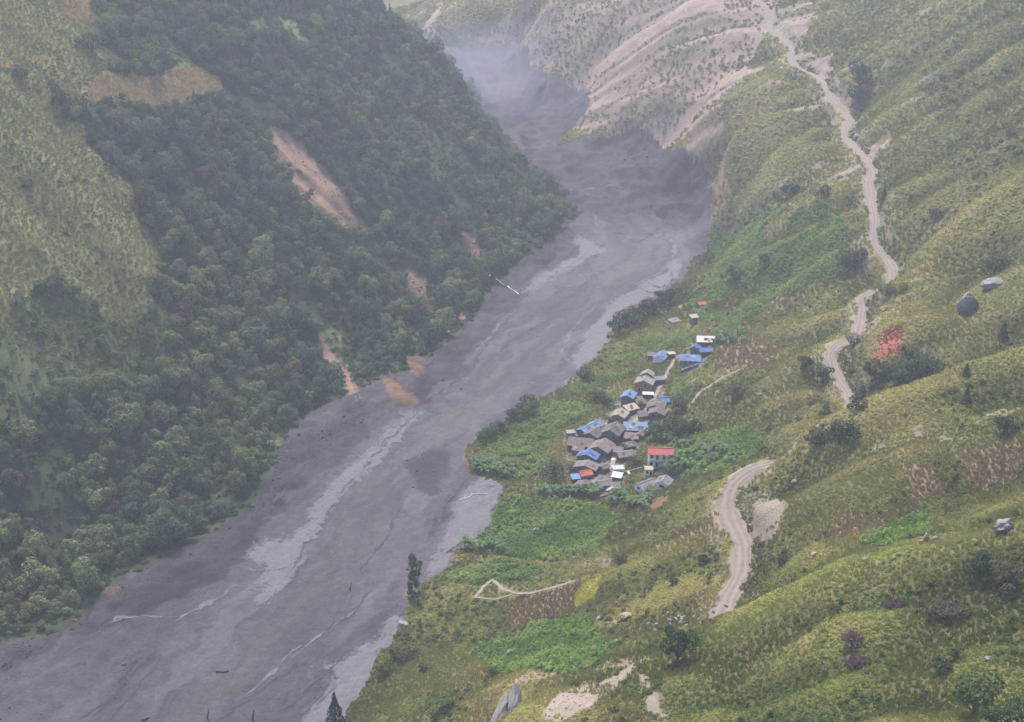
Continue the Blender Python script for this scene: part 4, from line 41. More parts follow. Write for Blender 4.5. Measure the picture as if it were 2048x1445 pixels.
BOULDERS = [[160.29, 430.7, 73.35, 6.69, 1.35, 'grey', 'tall grey boulder standing on the right slope, largest of all'], [171.84, 439.06, 79.22, 7.49, 0.5, 'grey', 'flat grey boulder above the tall one on the right slope'], [102.81, 238.59, 94.24, 3.56, 0.95, 'grey', 'grey boulder on the near crest at the right edge'], [-0.54, 293.9, 24.72, 1.88, 0.9, 'pale', 'pale boulder in the lower crop field'], [23.92, 303.92, 28.84, 2.2, 0.7, 'pale', 'pale boulder on the slope below the yellow plot'], [30.45, 295.59, 35.3, 3.21, 0.55, 'tan', 'tan boulder right of the pale one below the yellow plot'], [1.33, 261.18, 38.96, 2.17, 0.7, 'tan', 'orange-tan rock above the bare road end'], [81.35, 333.86, 55.51, 1.88, 0.7, 'tan', 'small orange-tan rock below the second crest'], [75.0, 280.63, 63.24, 1.99, 0.6, 'tan', 'orange-tan rock on the hollow slope right of the near road'], [119.97, 289.05, 78.36, 1.37, 1.2, 'pale', 'small pale standing rock on the far side of the hollow'], [87.61, 200.9, 88.37, 1.29, 0.8, 'pale', 'pale rock on the lower right slope'], [90.65, 248.55, 85.71, 1.53, 1.6, 'tan', 'narrow upright rock on the near crest'], [92.31, 247.27, 86.82, 1.74, 0.7, 'grey', 'grey rock beside the narrow one on the near crest'], [77.58, 247.95, 81.4, 1.65, 0.7, 'grey', 'small grey rock on the near crest above the spur'], [135.63, 458.12, 58.18, 2.07, 0.7, 'pale', 'small white rock at the road edge in the middle stretch'], [121.54, 437.27, 45.74, 1.46, 1.0, 'pale', 'small white rock right of the road by the hollow'], [93.82, 448.69, 33.16, 1.7, 0.5, 'pale', 'small white rock on the slope above the village'], [-33.6, 338.8, 4.31, 3.68, 0.6, 'pale', 'pale boulder at the mud edge below the slim trees'], [8.19, 388.46, 8.39, 2.39, 0.8, 'pale', 'pale rock in the field below the village'], [-9.06, 310.54, 16.47, 1.27, 0.8, 'pale', 'small pale rock at the top left of the lower crop field'], [186.75, 842.13, 100.6, 2.55, 0.8, 'pale', 'small pale rock by the far road'], [170.63, 696.17, 75.14, 2.43, 0.6, 'pale', 'small white rock below the road bend'], [181.89, 680.81, 79.09, 3.7, 0.7, 'pale', 'pale rock on the uphill side of the road bend'], [-6.27, 298.07, 22.13, 1.36, 1.0, 'pale', 'small pale rock left of the boulder in the lower crop field'], [54.44, 282.24, 47.49, 1.25, 0.8, 'pale', 'pale grey stone in the rubble heap at the foot of the near road'], [42.34, 284.16, 41.93, 0.98, 0.8, 'pale', 'pale grey stone in the rubble heap at the foot of the near road'], [35.49, 285.73, 39.62, 1.22, 0.8, 'pale', 'pale grey stone in the rubble heap at the foot of the near road'], [53.51, 248.42, 67.2, 0.91, 0.8, 'pale', 'pale grey stone in the rubble heap at the foot of the near road'], [43.72, 284.21, 42.35, 1.21, 0.8, 'pale', 'pale grey stone in the rubble heap at the foot of the near road'], [42.79, 281.15, 42.92, 1.13, 0.8, 'pale', 'pale grey stone in the rubble heap at the foot of the near road'], [48.41, 276.54, 47.7, 0.63, 0.8, 'pale', 'pale grey stone in the rubble heap at the foot of the near road'], [48.44, 261.48, 57.17, 0.81, 0.8, 'pale', 'pale grey stone in the rubble heap at the foot of the near road'], [43.67, 280.36, 43.52, 0.99, 0.8, 'pale', 'pale grey stone in the rubble heap at the foot of the near road'], [43.61, 282.96, 42.68, 1.18, 0.8, 'pale', 'pale grey stone in the rubble heap at the foot of the near road'], [40.82, 284.27, 41.44, 1.36, 0.8, 'pale', 'pale grey stone in the rubble heap at the foot of the near road'], [46.65, 276.55, 47.09, 0.85, 0.8, 'pale', 'pale grey stone in the rubble heap at the foot of the near road'], [31.39, 283.9, 38.75, 0.81, 0.8, 'pale', 'pale grey stone in the rubble heap at the foot of the near road'], [36.91, 283.26, 40.88, 1.17, 0.8, 'pale', 'pale grey stone in the rubble heap at the foot of the near road'], [43.09, 285.45, 41.91, 1.23, 0.8, 'pale', 'pale grey stone in the rubble heap at the foot of the near road'], [42.58, 269.2, 50.04, 1.23, 0.8, 'pale', 'pale grey stone in the rubble heap at the foot of the near road'], [44.54, 274.35, 47.1, 0.73, 0.8, 'pale', 'pale grey stone in the rubble heap at the foot of the near road'], [40.34, 281.92, 41.92, 1.31, 0.8, 'pale', 'pale grey stone in the rubble heap at the foot of the near road'], [44.06, 284.34, 42.45, 0.95, 0.8, 'pale', 'pale grey stone in the rubble heap at the foot of the near road'], [33.01, 283.97, 39.34, 0.78, 0.8, 'pale', 'pale grey stone in the rubble heap at the foot of the near road'], [37.15, 284.03, 40.65, 1.08, 0.8, 'pale', 'pale grey stone in the rubble heap at the foot of the near road'], [48.27, 281.9, 46.22, 1.28, 0.8, 'pale', 'pale grey stone in the rubble heap at the foot of the near road'], [45.33, 264.83, 53.73, 1.05, 0.8, 'pale', 'pale grey stone in the rubble heap at the foot of the near road'], [40.74, 288.58, 40.79, 1.27, 0.8, 'pale', 'pale grey stone in the rubble heap at the foot of the near road'], [46.37, 282.35, 43.93, 0.92, 0.8, 'pale', 'pale grey stone in the rubble heap at the foot of the near road'], [39.18, 282.9, 41.36, 0.81, 0.8, 'pale', 'pale grey stone in the rubble heap at the foot of the near road'], [50.56, 276.67, 47.7, 0.85, 0.8, 'pale', 'pale grey stone in the rubble heap at the foot of the near road'], [35.97, 277.32, 43.15, 1.36, 0.8, 'pale', 'pale grey stone in the rubble heap at the foot of the near road'], [45.46, 264.47, 54.02, 0.99, 0.8, 'pale', 'pale grey stone in the rubble heap at the foot of the near road'], [42.11, 285.06, 41.7, 1.17, 0.8, 'pale', 'pale grey stone in the rubble heap at the foot of the near road'], [50.75, 279.22, 47.7, 1.14, 0.8, 'pale', 'pale grey stone in the rubble heap at the foot of the near road'], [43.2, 281.75, 42.88, 1.06, 0.8, 'pale', 'pale grey stone in the rubble heap at the foot of the near road'], [39.52, 288.22, 40.33, 0.75, 0.8, 'pale', 'pale grey stone in the rubble heap at the foot of the near road'], [47.27, 263.11, 55.65, 1.15, 0.8, 'pale', 'pale grey stone in the rubble heap at the foot of the near road']]
BANANAS = [[-7.91,443.17,6.5,3.23],[-11.02,437.26,6.02,3.07],[-8.01,434.78,6.28,3.07],[-8.63,440.32,6.31,3.18],[-12.97,439.63,5.9,3.71],[-4.94,435.36,6.64,3.74],[-0.23,433.73,7.21,3.58],[-0.6,438.58,7.23,3.18],[-8.75,441.15,6.34,3.29],[-9.12,437.9,6.2,3.3],[-12.81,440.6,5.93,3.07],[-2.54,440.73,7.09,2.8],[-5.83,438.89,6.6,3.4],[-8.93,441.84,6.33,3.72],[-10.47,442.78,6.19,2.94],[-8.81,441.54,6.33,3.24],[1.38,439.15,7.47,3.1],[-3.15,433.37,6.85,3.8],[-12.11,439.49,5.97,3.66],[-13.66,439.43,5.83,2.81],[-1.47,432.29,7.05,3.25],[-14.55,444.72,5.86,3.1],[-0.14,438.6,7.28,3.4],[-7.68,440.8,6.44,3.44],[-9.32,440.29,6.24,3.52],[-6.08,435.38,6.49,3.22],[11.77,414.74,8.63,3.65],[17.77,411.74,9.32,2.6],[14.44,412.93,8.96,3.42],[17.76,413.08,9.33,3.65],[19.62,413.5,9.49,3.27],[19.4,414.52,9.47,3.4],[18.55,412.47,9.41,3.18],[9.76,414.7,8.32,3.63],[18.95,413.09,9.44,3.07],[14.69,413.12,9.0,2.69],[22.28,411.65,9.84,3.75],[11.44,416.32,8.58,3.67],[15.42,415.1,9.07,3.06],[19.32,415.26,9.47,3.18],[19.23,412.71,9.47,2.61],[21.54,413.8,9.71,3.12],[28.56,412.62,10.63,3.66],[24.79,411.98,10.12,2.8],[28.91,408.69,10.73,3.66],[23.94,411.68,10.02,3.67],[24.7,412.79,10.1,3.46],[30.35,411.09,10.9,3.37],[29.66,411.87,10.79,3.38],[28.58,410.04,10.66,3.21],[26.13,412.31,10.3,3.71],[37.64,404.74,12.91,2.61],[44.06,381.92,20.73,2.88],[38.56,403.3,13.4,3.32],[40.34,391.15,16.57,2.85],[45.24,390.2,19.01,3.57],[43.73,384.74,19.59,3.2],[42.12,393.21,16.86,2.83],[40.38,389.34,16.99,3.69],[35.04,399.46,12.91,2.99],[37.0,405.32,12.64,3.55],[46.04,388.05,19.87,3.06],[40.61,390.64,16.81,3.5],[36.03,405.01,12.4,3.64],[40.66,393.57,16.14,3.53],[42.16,390.04,17.65,3.25],[38.12,403.85,13.17,3.79],[34.88,399.2,12.9,3.66],[38.29,405.63,12.98,3.08],[39.0,398.67,14.45,3.11],[46.52,394.69,18.45,3.73],[55.9,415.56,17.0,3.0],[73.01,418.74,24.03,3.14],[70.23,408.17,24.71,3.57],[59.46,423.07,17.39,3.34],[55.72,417.62,16.64,3.1],[61.95,424.57,18.2,3.38],[57.28,427.16,16.18,2.96],[61.09,415.3,19.22,3.31],[74.1,399.17,29.34,2.95],[63.94,424.85,19.01,2.89],[68.49,408.18,23.78,2.96],[62.82,412.49,20.37,3.75],[58.48,429.46,16.42,3.51],[66.86,415.27,22.09,3.36],[73.54,416.88,24.56,3.75],[76.37,405.06,28.51,3.16],[61.72,417.64,19.11,2.85],[66.47,405.88,23.54,3.21],[74.09,410.46,27.14,3.66],[59.13,426.73,16.84,3.46],[63.45,425.34,18.73,2.7],[74.33,416.85,25.02,2.67],[74.62,396.51,30.23,3.04],[59.31,414.05,18.69,3.55],[70.26,409.9,24.51,3.23],[76.32,401.99,29.36,2.7],[55.77,433.55,15.34,3.48],[60.82,425.22,17.68,2.95],[59.79,440.24,16.17,3.05],[57.01,425.91,16.21,2.78],[56.78,429.54,15.87,3.08],[57.31,421.47,16.74,3.67],[58.52,444.14,15.66,3.19],[61.59,436.47,16.99,3.31],[61.06,422.73,18.05,2.89],[63.26,443.83,17.03,2.68],[56.92,446.33,15.1,3.54],[59.09,434.2,16.29,3.14],[58.73,447.25,15.55,2.82],[64.44,434.31,18.15,3.1],[70.39,419.09,22.68,3.44],[72.45,418.91,23.71,3.07],[74.82,413.14,26.2,3.29],[78.49,401.78,30.44,2.66],[72.9,422.6,23.76,3.05],[77.59,406.27,29.26,3.28],[67.65,421.84,21.04,3.33],[70.92,418.1,23.0,2.65],[69.19,420.11,21.99,2.66],[68.71,423.7,21.37,3.45],[-7.9,382.51,6.5,2.93],[-6.3,380.73,6.81,2.83],[-15.88,383.66,5.3,3.72],[-15.19,382.25,5.45,3.69],[-6.38,381.07,6.78,3.38],[-14.25,382.19,5.61,2.92],[-4.0,377.83,7.33,3.51],[-10.74,380.08,6.16,3.78],[-10.85,381.23,6.12,2.79],[-14.37,381.32,5.61,2.67],[99.57,535.51,23.91,3.4],[98.53,519.42,26.3,3.07],[96.88,533.58,23.3,3.45],[101.07,532.14,25.19,2.99],[94.14,540.12,21.56,3.48],[99.89,515.85,27.52,2.68],[95.65,525.3,24.31,3.21],[95.37,527.13,24.02,3.64],[88.42,532.39,20.41,2.78],[88.66,532.01,20.52,2.9],[93.22,526.89,23.0,2.82],[92.18,529.78,22.16,2.68],[94.73,526.06,23.84,2.76],[91.46,533.46,21.45,3.55]]
POLES = [[-5.95,254.6,34.9,5.2,'single'],[10.53,323.98,17.97,6,'single'],[43.53,376.49,22.34,7,'single'],[146.66,557.99,54.24,8,'single'],[147.85,555.74,54.95,8,'single']]
PEOPLE = [[113.95,432.97,44.41,'blue'],[113.77,428.91,44.19,'dark'],[143.69,499.84,52.33,'dark'],[105.25,485.42,32.01,'dark'],[46.78,260.93,56.46,'red'],[45.2,262.57,54.96,'dark']]
LOGS = [[[-19.22,417.31,4.76],[-13.52,421.29,5.3],0.22,'white'],[[-13.5,420.51,5.3],[-4.38,421.17,6.39],0.16,'white'],[[-22.07,380.99,4.38],[-16.11,389.55,5.22],0.14,'dark'],[[-20.95,382.39,4.52],[-16.63,380.11,5.29],0.12,'dark'],[[-87.45,320.92,-0.13],[-83.66,321.18,-0.13],0.5,'dark'],[[-0.74,426.58,7.05],[-15.41,423.51,5.14],0.12,'dark'],[[-21.25,422.57,4.62],[-24.13,413.56,4.35],0.16,'dark'],[[-25.48,404.71,4.16],[-26.95,392.86,3.91],0.18,'dark'],[[-52.66,363.18,1.48],[-52.08,369.6,1.65],0.2,'dark'],[[-72.76,299.46,-0.84],[-72.22,306.61,-0.79],0.35,'dark'],[[-85.33,299.4,-0.46],[-86.17,306.63,-0.3],0.25,'dark'],[[-103.12,297.97,-0.04],[-101.4,299.46,0.01],0.5,'dark'],[[-36.58,465.98,3.87],[-33.2,443.66,4.12],0.2,'dark']]
OUTCROP = [[-2.78,247.79,38.98,8.0],[0.7,248.89,41.67,6.0]]
BENCHES = [(r, 3.0, 4.0) for r in ROADS]
PADS = []
# ---------------------------------------------------------------- terrain height field (metres, world coordinates)
def _hash(ix, iy, seed):
    h = (ix.astype(np.int64) * 374761393 + iy.astype(np.int64) * 668265263 + seed * 974711) & 0x7fffffff
    h = ((h ^ (h >> 13)) * 1274126177) & 0x7fffffff
    return ((h ^ (h >> 16)) & 0xffff) / 65535.0
def vnoise(x, y, seed=0):
    """smooth value noise in -1..1"""
    x = np.asarray(x, float); y = np.asarray(y, float)
    ix = np.floor(x); iy = np.floor(y); fx = x - ix; fy = y - iy
    fx = fx * fx * fx * (fx * (fx * 6 - 15) + 10); fy = fy * fy * fy * (fy * (fy * 6 - 15) + 10)
    a = _hash(ix, iy, seed); b = _hash(ix + 1, iy, seed); c = _hash(ix, iy + 1, seed); d = _hash(ix + 1, iy + 1, seed)
    return (a + (b - a) * fx + (c - a) * fy + (a - b - c + d) * fx * fy) * 2 - 1
def fbm(x, y, seed=0, octs=4, gain=.5):
    s = 0; amp = 1; tot = 0
    for k in range(octs):
        s = s + amp * vnoise(x * 2**k + 17.3 * k, y * 2**k - 9.1 * k, seed + k); tot += amp; amp *= gain
    return s / tot
class Spline:
    """interpolates heights (and relief strength) through surveyed points with the kernel r"""
    def __init__(s, pts):
        P = np.array(pts, float); n = len(P); s.c = P[:, :2]
        D = np.sqrt(((s.c[:, None] - s.c[None]) ** 2).sum(-1) + 36.0) - 6.0
        A = np.zeros((n + 3, n + 3)); A[:n, :n] = D - np.eye(n) * 0.3
        A[:n, n] = 1; A[:n, n+1:] = s.c / 500; A[n, :n] = 1; A[n+1:, :n] = s.c.T / 500
        B = np.zeros((n + 3, P.shape[1] - 2)); B[:n] = P[:, 2:]
        s.w = np.linalg.solve(A, B); s.n = n
    def __call__(s, x, y):
        x = np.asarray(x, float).ravel(); y = np.asarray(y, float).ravel()
        out = np.empty((len(x), s.w.shape[1]))
        for i in range(0, len(x), 40000):
            X = np.stack([x[i:i+40000], y[i:i+40000]], 1)
            D = np.sqrt((X[:, :1] - s.c[:, 0])**2 + (X[:, 1:] - s.c[:, 1])**2 + 36.0) - 6.0
            out[i:i+40000] = D @ s.w[:s.n] + s.w[s.n] + (X / 500) @ s.w[s.n+1:]
        return out
class Grid:
    """bicubic-smoothed lookup of a coarse raster"""
    def __init__(s, f, x0, x1, y0, y1, h):
        s.x0, s.y0, s.h = x0, y0, h
        xs = np.arange(x0, x1 + h, h); ys = np.arange(y0, y1 + h, h)
        X, Y = np.meshgrid(xs, ys); s.v = f(X, Y).reshape(len(ys), len(xs), -1)
    def __call__(s, x, y):
        u = (np.asarray(x, float) - s.x0) / s.h; v = (np.asarray(y, float) - s.y0) / s.h
        u = np.clip(u, 0, s.v.shape[1] - 1.001); v = np.clip(v, 0, s.v.shape[0] - 1.001)
        i = u.astype(int); j = v.astype(int); fu = (u - i)[..., None]; fv = (v - j)[..., None]
        V = s.v
        return (V[j, i] * (1-fu) * (1-fv) + V[j, i+1] * fu * (1-fv) + V[j+1, i] * (1-fu) * fv + V[j+1, i+1] * fu * fv)
def poly_dist(x, y, line):
    """distance to a polyline and the interpolated extra columns of the nearest point"""
    L = np.array(line, float); best = np.full(np.shape(x), 1e9); ext = np.zeros(np.shape(x) + (L.shape[1] - 2,)); side = np.zeros(np.shape(x))
    for a, b in zip(L[:-1], L[1:]):
        d = b[:2] - a[:2]; t = np.clip(((x - a[0]) * d[0] + (y - a[1]) * d[1]) / (d @ d), 0, 1)
        px = x - a[0] - t * d[0]; py = y - a[1] - t * d[1]; q = np.hypot(px, py); m = q < best
        best = np.where(m, q, best); ext[m] = (a[2:] + t[..., None] * (b[2:] - a[2:]))[m]
        side = np.where(m, np.sign(d[0] * py - d[1] * px), side)
    return best, ext, side
def smooth(a, b, x):
    t = np.clip((x - a) / (b - a), 0, 1); return t * t * (3 - 2 * t)
def inside(x, y, poly):
    """even-odd point in polygon, vectorised"""
    P = np.array(poly, float); r = np.zeros(np.shape(x), bool); j = len(P) - 1
    for i in range(len(P)):
        c = ((P[i, 1] > y) != (P[j, 1] > y)) & (x < (P[j, 0] - P[i, 0]) * (y - P[i, 1]) / (P[j, 1] - P[i, 1] + 1e-12) + P[i, 0])
        r ^= c; j = i
    return r
SPL = Spline(SURVEY)
BASE = Grid(SPL, -620, 520, 60, 2000, 4.0)
def height0(x, y):
    """hills without the road bench"""
    x = np.asarray(x, float); y = np.asarray(y, float)
    b = BASE(x, y); z = b[..., 0]; a = np.clip(b[..., 1], 0, 1)
    s = x * .433 + y * .9; d = -x * .9 + y * .433
    wx = fbm(x / 60, y / 60, 5, 2) * 12
    g = 1 - np.abs(fbm((s + wx) / 34, d / 130, 11, 3)) * 2         # gullies that run down the fall line
    z = z + a * (4.0 * (g - .45) + 2.2 * fbm(x / 22, y / 22, 31, 3) + .55 * fbm(x / 6, y / 6, 41, 2))
    z = z + (1 - a) * .12 * fbm(x / 9, y / 9, 51, 2)
    return z
def bench(x, y, z, line, half, soft):
    d, e, sd = poly_dist(x, y, line)
    w = 1 - smooth(half, half + soft, d + .5 * vnoise(x / 5, y / 5, 77))
    return z * (1 - w) + e[..., 0] * w
def height(x, y):
    x = np.asarray(x, float); y = np.asarray(y, float)
    z = height0(x, y)
    for line, half, soft in BENCHES: z = bench(x, y, z, line, half, soft)
    for hx, hy, hz, r in PADS:                                       # small levelled building plots
        d = np.hypot(x - hx, y - hy); w = 1 - smooth(r, r + 3.0, d); z = z * (1 - w) + hz * w
    return z

def road_dist(x, y):
    d = np.full(np.shape(x), 1e9)
    for r in ROADS: d = np.minimum(d, poly_dist(x, y, [p[:2] for p in r])[0])
    return d
def hz(x, y): return float(height(np.array([x]), np.array([y]))[0])

# ---------------------------------------------------------------- tags
def tag(o, label=None, cat=None, group=None, kind=None):
    if label: o['label'] = label
    if cat: o['category'] = cat
    if group: o['group'] = group
    if kind: o['kind'] = kind
    return o
def empty(name, loc, rz=0, sc=1):
    o = bpy.data.objects.new(name, None); o.empty_display_size = .5; o.location = loc; o.rotation_euler = (0, 0, rz); o.scale = (sc,) * 3
    COL.objects.link(o); return o
def link(name, me, parent=None, mat=None):
    if mat is not None and not me.materials: me.materials.append(mat)
    o = bpy.data.objects.new(name, me); COL.objects.link(o); o.parent = parent; return o

# ---------------------------------------------------------------- materials
def newmat(name):
    m = bpy.data.materials.new(name); m.use_nodes = True; t = m.node_tree; t.nodes.clear()
    return m, t, t.nodes.new('ShaderNodeOutputMaterial')
def N(t, kind, **kw):
    n = t.nodes.new('ShaderNode' + kind)
    for k, v in kw.items(): setattr(n, k, v)
    return n
def mixc(t, fac, a, b, mode='MIX'):
    n = N(t, 'Mix', data_type='RGBA', blend_type=mode)
    for i, v in ((0, fac), (6, a), (7, b)):
        if hasattr(v, 'is_output'): t.links.new(v, n.inputs[i])
        else: n.inputs[i].default_value = v if not isinstance(v, tuple) or len(v) == 4 else (*v, 1)
    return n.outputs[2]
def ramp(t, v, a, b, lo=0., hi=1.):
    n = N(t, 'MapRange'); t.links.new(v, n.inputs[0])
    for i, q in ((1, a), (2, b), (3, lo), (4, hi)): n.inputs[i].default_value = q
    return n.outputs[0]
def noise(t, scale, detail=3, vec=None, rough=.55):
    n = N(t, 'TexNoise'); n.inputs['Scale'].default_value = scale; n.inputs['Detail'].default_value = detail; n.inputs['Roughness'].default_value = rough
    if vec is not None: t.links.new(vec, n.inputs['Vector'])
    return n.outputs['Fac']
def plain(name, rgb, rough=.8, var=.25, scale=1.2, rgb2=None, bump=0., spec=.3, metal=0.):
    m, t, out = newmat(name); b = N(t, 'BsdfPrincipled'); tc = N(t, 'TexCoord')
    f = noise(t, scale, 5, tc.outputs['Object'], .65)
    c2 = rgb2 or tuple(c * (1 - var) for c in rgb)
    t.links.new(mixc(t, ramp(t, f, .35, .65), rgb, c2), b.inputs['Base Color'])
    b.inputs['Roughness'].default_value = rough; b.inputs['Specular IOR Level'].default_value = spec; b.inputs['Metallic'].default_value = metal
    if bump:
        bp = N(t, 'Bump'); bp.inputs['Strength'].default_value = 1; bp.inputs['Distance'].default_value = bump
        t.links.new(noise(t, scale * 4, 4, tc.outputs['Object']), bp.inputs['Height']); t.links.new(bp.outputs[0], b.inputs['Normal'])
    t.links.new(b.outputs[0], out.inputs[0]); return m
def leafmat(name, trans=.3, var=.38):
    """foliage coloured by each plant's own tint"""
    m, t, out = newmat(name); a = N(t, 'Attribute', attribute_type='INSTANCER', attribute_name='tint')
    g = N(t, 'NewGeometry'); tc = N(t, 'TexCoord')
    v = ramp(t, g.outputs['Random Per Island'], 0, 1, 1 - var, 1 + var)
    hv = N(t, 'HueSaturation'); t.links.new(a.outputs['Color'], hv.inputs['Color']); t.links.new(v, hv.inputs['Value'])
    t.links.new(ramp(t, noise(t, .45, 2, tc.outputs['Object']), .3, .7, .47, .53), hv.inputs['Hue'])
    d = N(t, 'BsdfDiffuse'); tr = N(t, 'BsdfTranslucent'); mx = N(t, 'MixShader'); mx.inputs[0].default_value = trans
    t.links.new(hv.outputs[0], d.inputs[0]); t.links.new(hv.outputs[0], tr.inputs[0])
    t.links.new(d.outputs[0], mx.inputs[1]); t.links.new(tr.outputs[0], mx.inputs[2]); t.links.new(mx.outputs[0], out.inputs[0]); return m
LEAF = leafmat('foliage'); GRASS = leafmat('grass_blades', .35, .15); HERBM = leafmat('herb_leaves', .3, .2)
def stonemat(name):
    m, t, out = newmat(name); a = N(t, 'Attribute', attribute_type='INSTANCER', attribute_name='tint'); tc = N(t, 'TexCoord'); d = N(t, 'BsdfDiffuse')
    t.links.new(mixc(t, 1, a.outputs['Color'], mixc(t, ramp(t, noise(t, 2, 4, tc.outputs['Object']), .3, .7), (.75, .75, .75), (1.2, 1.2, 1.2)), 'MULTIPLY'), d.inputs[0]); t.links.new(d.outputs[0], out.inputs[0]); return m
CLOD = stonemat('loose_stone')
BARK = plain('bark', (.12, .1, .085), .9, .4, 2); PALEBARK = plain('pale_bark', (.42, .38, .33), .9, .3, 2)
def groundmat(name, mud=False):
    m, t, out = newmat(name); b = N(t, 'BsdfPrincipled'); a = N(t, 'Attribute', attribute_name='col'); tc = N(t, 'TexCoord')
    ob = tc.outputs['Object']
    f1 = noise(t, .35, 6, ob, .7); f2 = noise(t, 1.6, 4, ob, .7)
    c = mixc(t, 1, a.outputs['Color'], mixc(t, ramp(t, f1, .25, .75), (.72, .72, .72), (1.25, 1.25, 1.22)), 'MULTIPLY')
    c = mixc(t, 1, c, mixc(t, ramp(t, f2, .3, .7), (.8, .8, .8), (1.15, 1.15, 1.15)), 'MULTIPLY')
    bp = N(t, 'Bump'); bp.inputs['Strength'].default_value = 1
    if mud:
        uv = N(t, 'UVMap'); mp = N(t, 'Mapping'); t.links.new(uv.outputs[0], mp.inputs[0]); mp.inputs['Scale'].default_value = (.014, .17, 1)
        wob = noise(t, .05, 3, ob); wa = N(t, 'VectorMath', operation='MULTIPLY_ADD')
        nz = N(t, 'TexNoise'); nz.inputs['Scale'].default_value = .06; nz.inputs['Detail'].default_value = 3; t.links.new(ob, nz.inputs['Vector'])
        t.links.new(nz.outputs['Color'], wa.inputs[0]); wa.inputs[1].default_value = (.8, 2.4, 0); t.links.new(mp.outputs[0], wa.inputs[2])
        st = noise(t, 1.0, 7, wa.outputs[0], .62)
        mk = N(t, 'Attribute', attribute_name='mask'); sp = N(t, 'SeparateColor'); t.links.new(mk.outputs['Color'], sp.inputs[0])
        f3 = noise(t, .55, 6, ob, .75)
        def crisp(ch, amt, lo, hi):
            s1 = N(t, 'Math', operation='MULTIPLY_ADD'); t.links.new(st, s1.inputs[0]); s1.inputs[1].default_value = amt; t.links.new(sp.outputs[ch], s1.inputs[2])
            s2 = N(t, 'Math', operation='MULTIPLY_ADD'); t.links.new(f3, s2.inputs[0]); s2.inputs[1].default_value = amt; t.links.new(s1.outputs[0], s2.inputs[2])
            return ramp(t, s2.outputs[0], lo + amt, hi + amt)
        wb = N(t, 'VectorMath', operation='MULTIPLY_ADD'); t.links.new(nz.outputs['Color'], wb.inputs[0]); wb.inputs[1].default_value = (1.0, 1.9, 0); mp2 = N(t, 'Mapping'); t.links.new(uv.outputs[0], mp2.inputs[0]); mp2.inputs['Scale'].default_value = (.008, .075, 1); t.links.new(mp2.outputs[0], wb.inputs[2])
        rg = noise(t, 1.0, 4, wb.outputs[0], .5); r1 = N(t, 'Math', operation='SUBTRACT'); t.links.new(rg, r1.inputs[0]); r1.inputs[1].default_value = .5; r2 = N(t, 'Math', operation='ABSOLUTE'); t.links.new(r1.outputs[0], r2.inputs[0])
        rill = ramp(t, r2.outputs[0], .012, .03, 1, 0); band = ramp(t, rg, .38, .62)
        pal = crisp(0, 1.7, .4, .62); drk = crisp(1, 1.4, .4, .8)
        c = mixc(t, 1, c, mixc(t, ramp(t, st, .3, .7), (.82, .82, .84), (1.16, 1.15, 1.12)), 'MULTIPLY')
        c = mixc(t, 1, c, mixc(t, band, (.87, .86, .87), (1.1, 1.09, 1.07)), 'MULTIPLY'); c = mixc(t, rill, c, mixc(t, 1, c, (.84, .83, .86), 'MULTIPLY'))
        c = mixc(t, pal, c, mixc(t, ramp(t, f3, .3, .7), (.095, .087, .096), (.14, .13, .137)))
        c = mixc(t, drk, c, mixc(t, ramp(t, f3, .35, .65), (.026, .024, .03), (.042, .039, .046)))
        vo = N(t, 'TexVoronoi'); vo.inputs['Scale'].default_value = .45; t.links.new(ob, vo.inputs['Vector']); sc_ = N(t, 'SeparateColor'); t.links.new(vo.outputs['Color'], sc_.inputs[0])
        c = mixc(t, 1, c, mixc(t, ramp(t, noise(t, 2.2, 3, ob, .8), .36, .64), (.92, .92, .93), (1.06, 1.06, 1.06)), 'MULTIPLY')
        t.links.new(ramp(t, band, 0, 1, .85, .68), b.inputs['Roughness']); b.inputs['Specular IOR Level'].default_value = .12
        ad = N(t, 'Math', operation='MULTIPLY_ADD'); t.links.new(st, ad.inputs[0]); ad.inputs[1].default_value = 1.0; t.links.new(f3, ad.inputs[2])
        bp.inputs['Distance'].default_value = .8; t.links.new(ad.outputs[0], bp.inputs['Height'])
    else:
        bp.inputs['Distance'].default_value = .6; t.links.new(f2, bp.inputs['Height']); b.inputs['Roughness'].default_value = .95; b.inputs['Specular IOR Level'].default_value = .1
    t.links.new(bp.outputs[0], b.inputs['Normal']); t.links.new(c, b.inputs['Base Color']); t.links.new(b.outputs[0], out.inputs[0]); return m
GROUND = groundmat('hillside_soil_and_turf'); MUD = groundmat('grey_debris_mud', True)

# ---------------------------------------------------------------- zones
_WC = {}
def wob(x, y, a=2.5):
    k = id(x)
    if k not in _WC or _WC[k][0] is not x:
        if len(_WC) > 3: _WC.clear()
        _WC[k] = (x, fbm(x / 9, y / 9, 61, 3), fbm(x / 9, y / 9, 62, 3))
    return x + a * _WC[k][1], y + a * _WC[k][2]
def zin(name, x, y, amp=2.5):
    wx, wy = wob(x, y, amp); r = np.zeros(np.shape(x), bool)
    L = ZONES[name]; L = [L] if not hasattr(L[0][0], '__len__') else L
    for p in L:
        q = np.array(p); m = (x > q[:, 0].min() - 8) & (x < q[:, 0].max() + 8) & (y > q[:, 1].min() - 8) & (y < q[:, 1].max() + 8)
        if m.any():
            t = np.zeros(np.shape(x), bool); t[m] = inside(wx[m], wy[m], p); r |= t
    return r
def samp(a, x, y):
    i = np.clip(np.searchsorted(xs, x), 0, len(xs) - 1); j = np.clip(np.searchsorted(ys, y), 0, len(ys) - 1); return a[j, i]
def flow(x, y):
    L = np.array(FLOW); s = np.concatenate([[0], np.cumsum(np.hypot(*np.diff(L, axis=0).T))])
    d, e, side = poly_dist(x, y, np.column_stack([L, s])); return e[..., 0], d * side, side
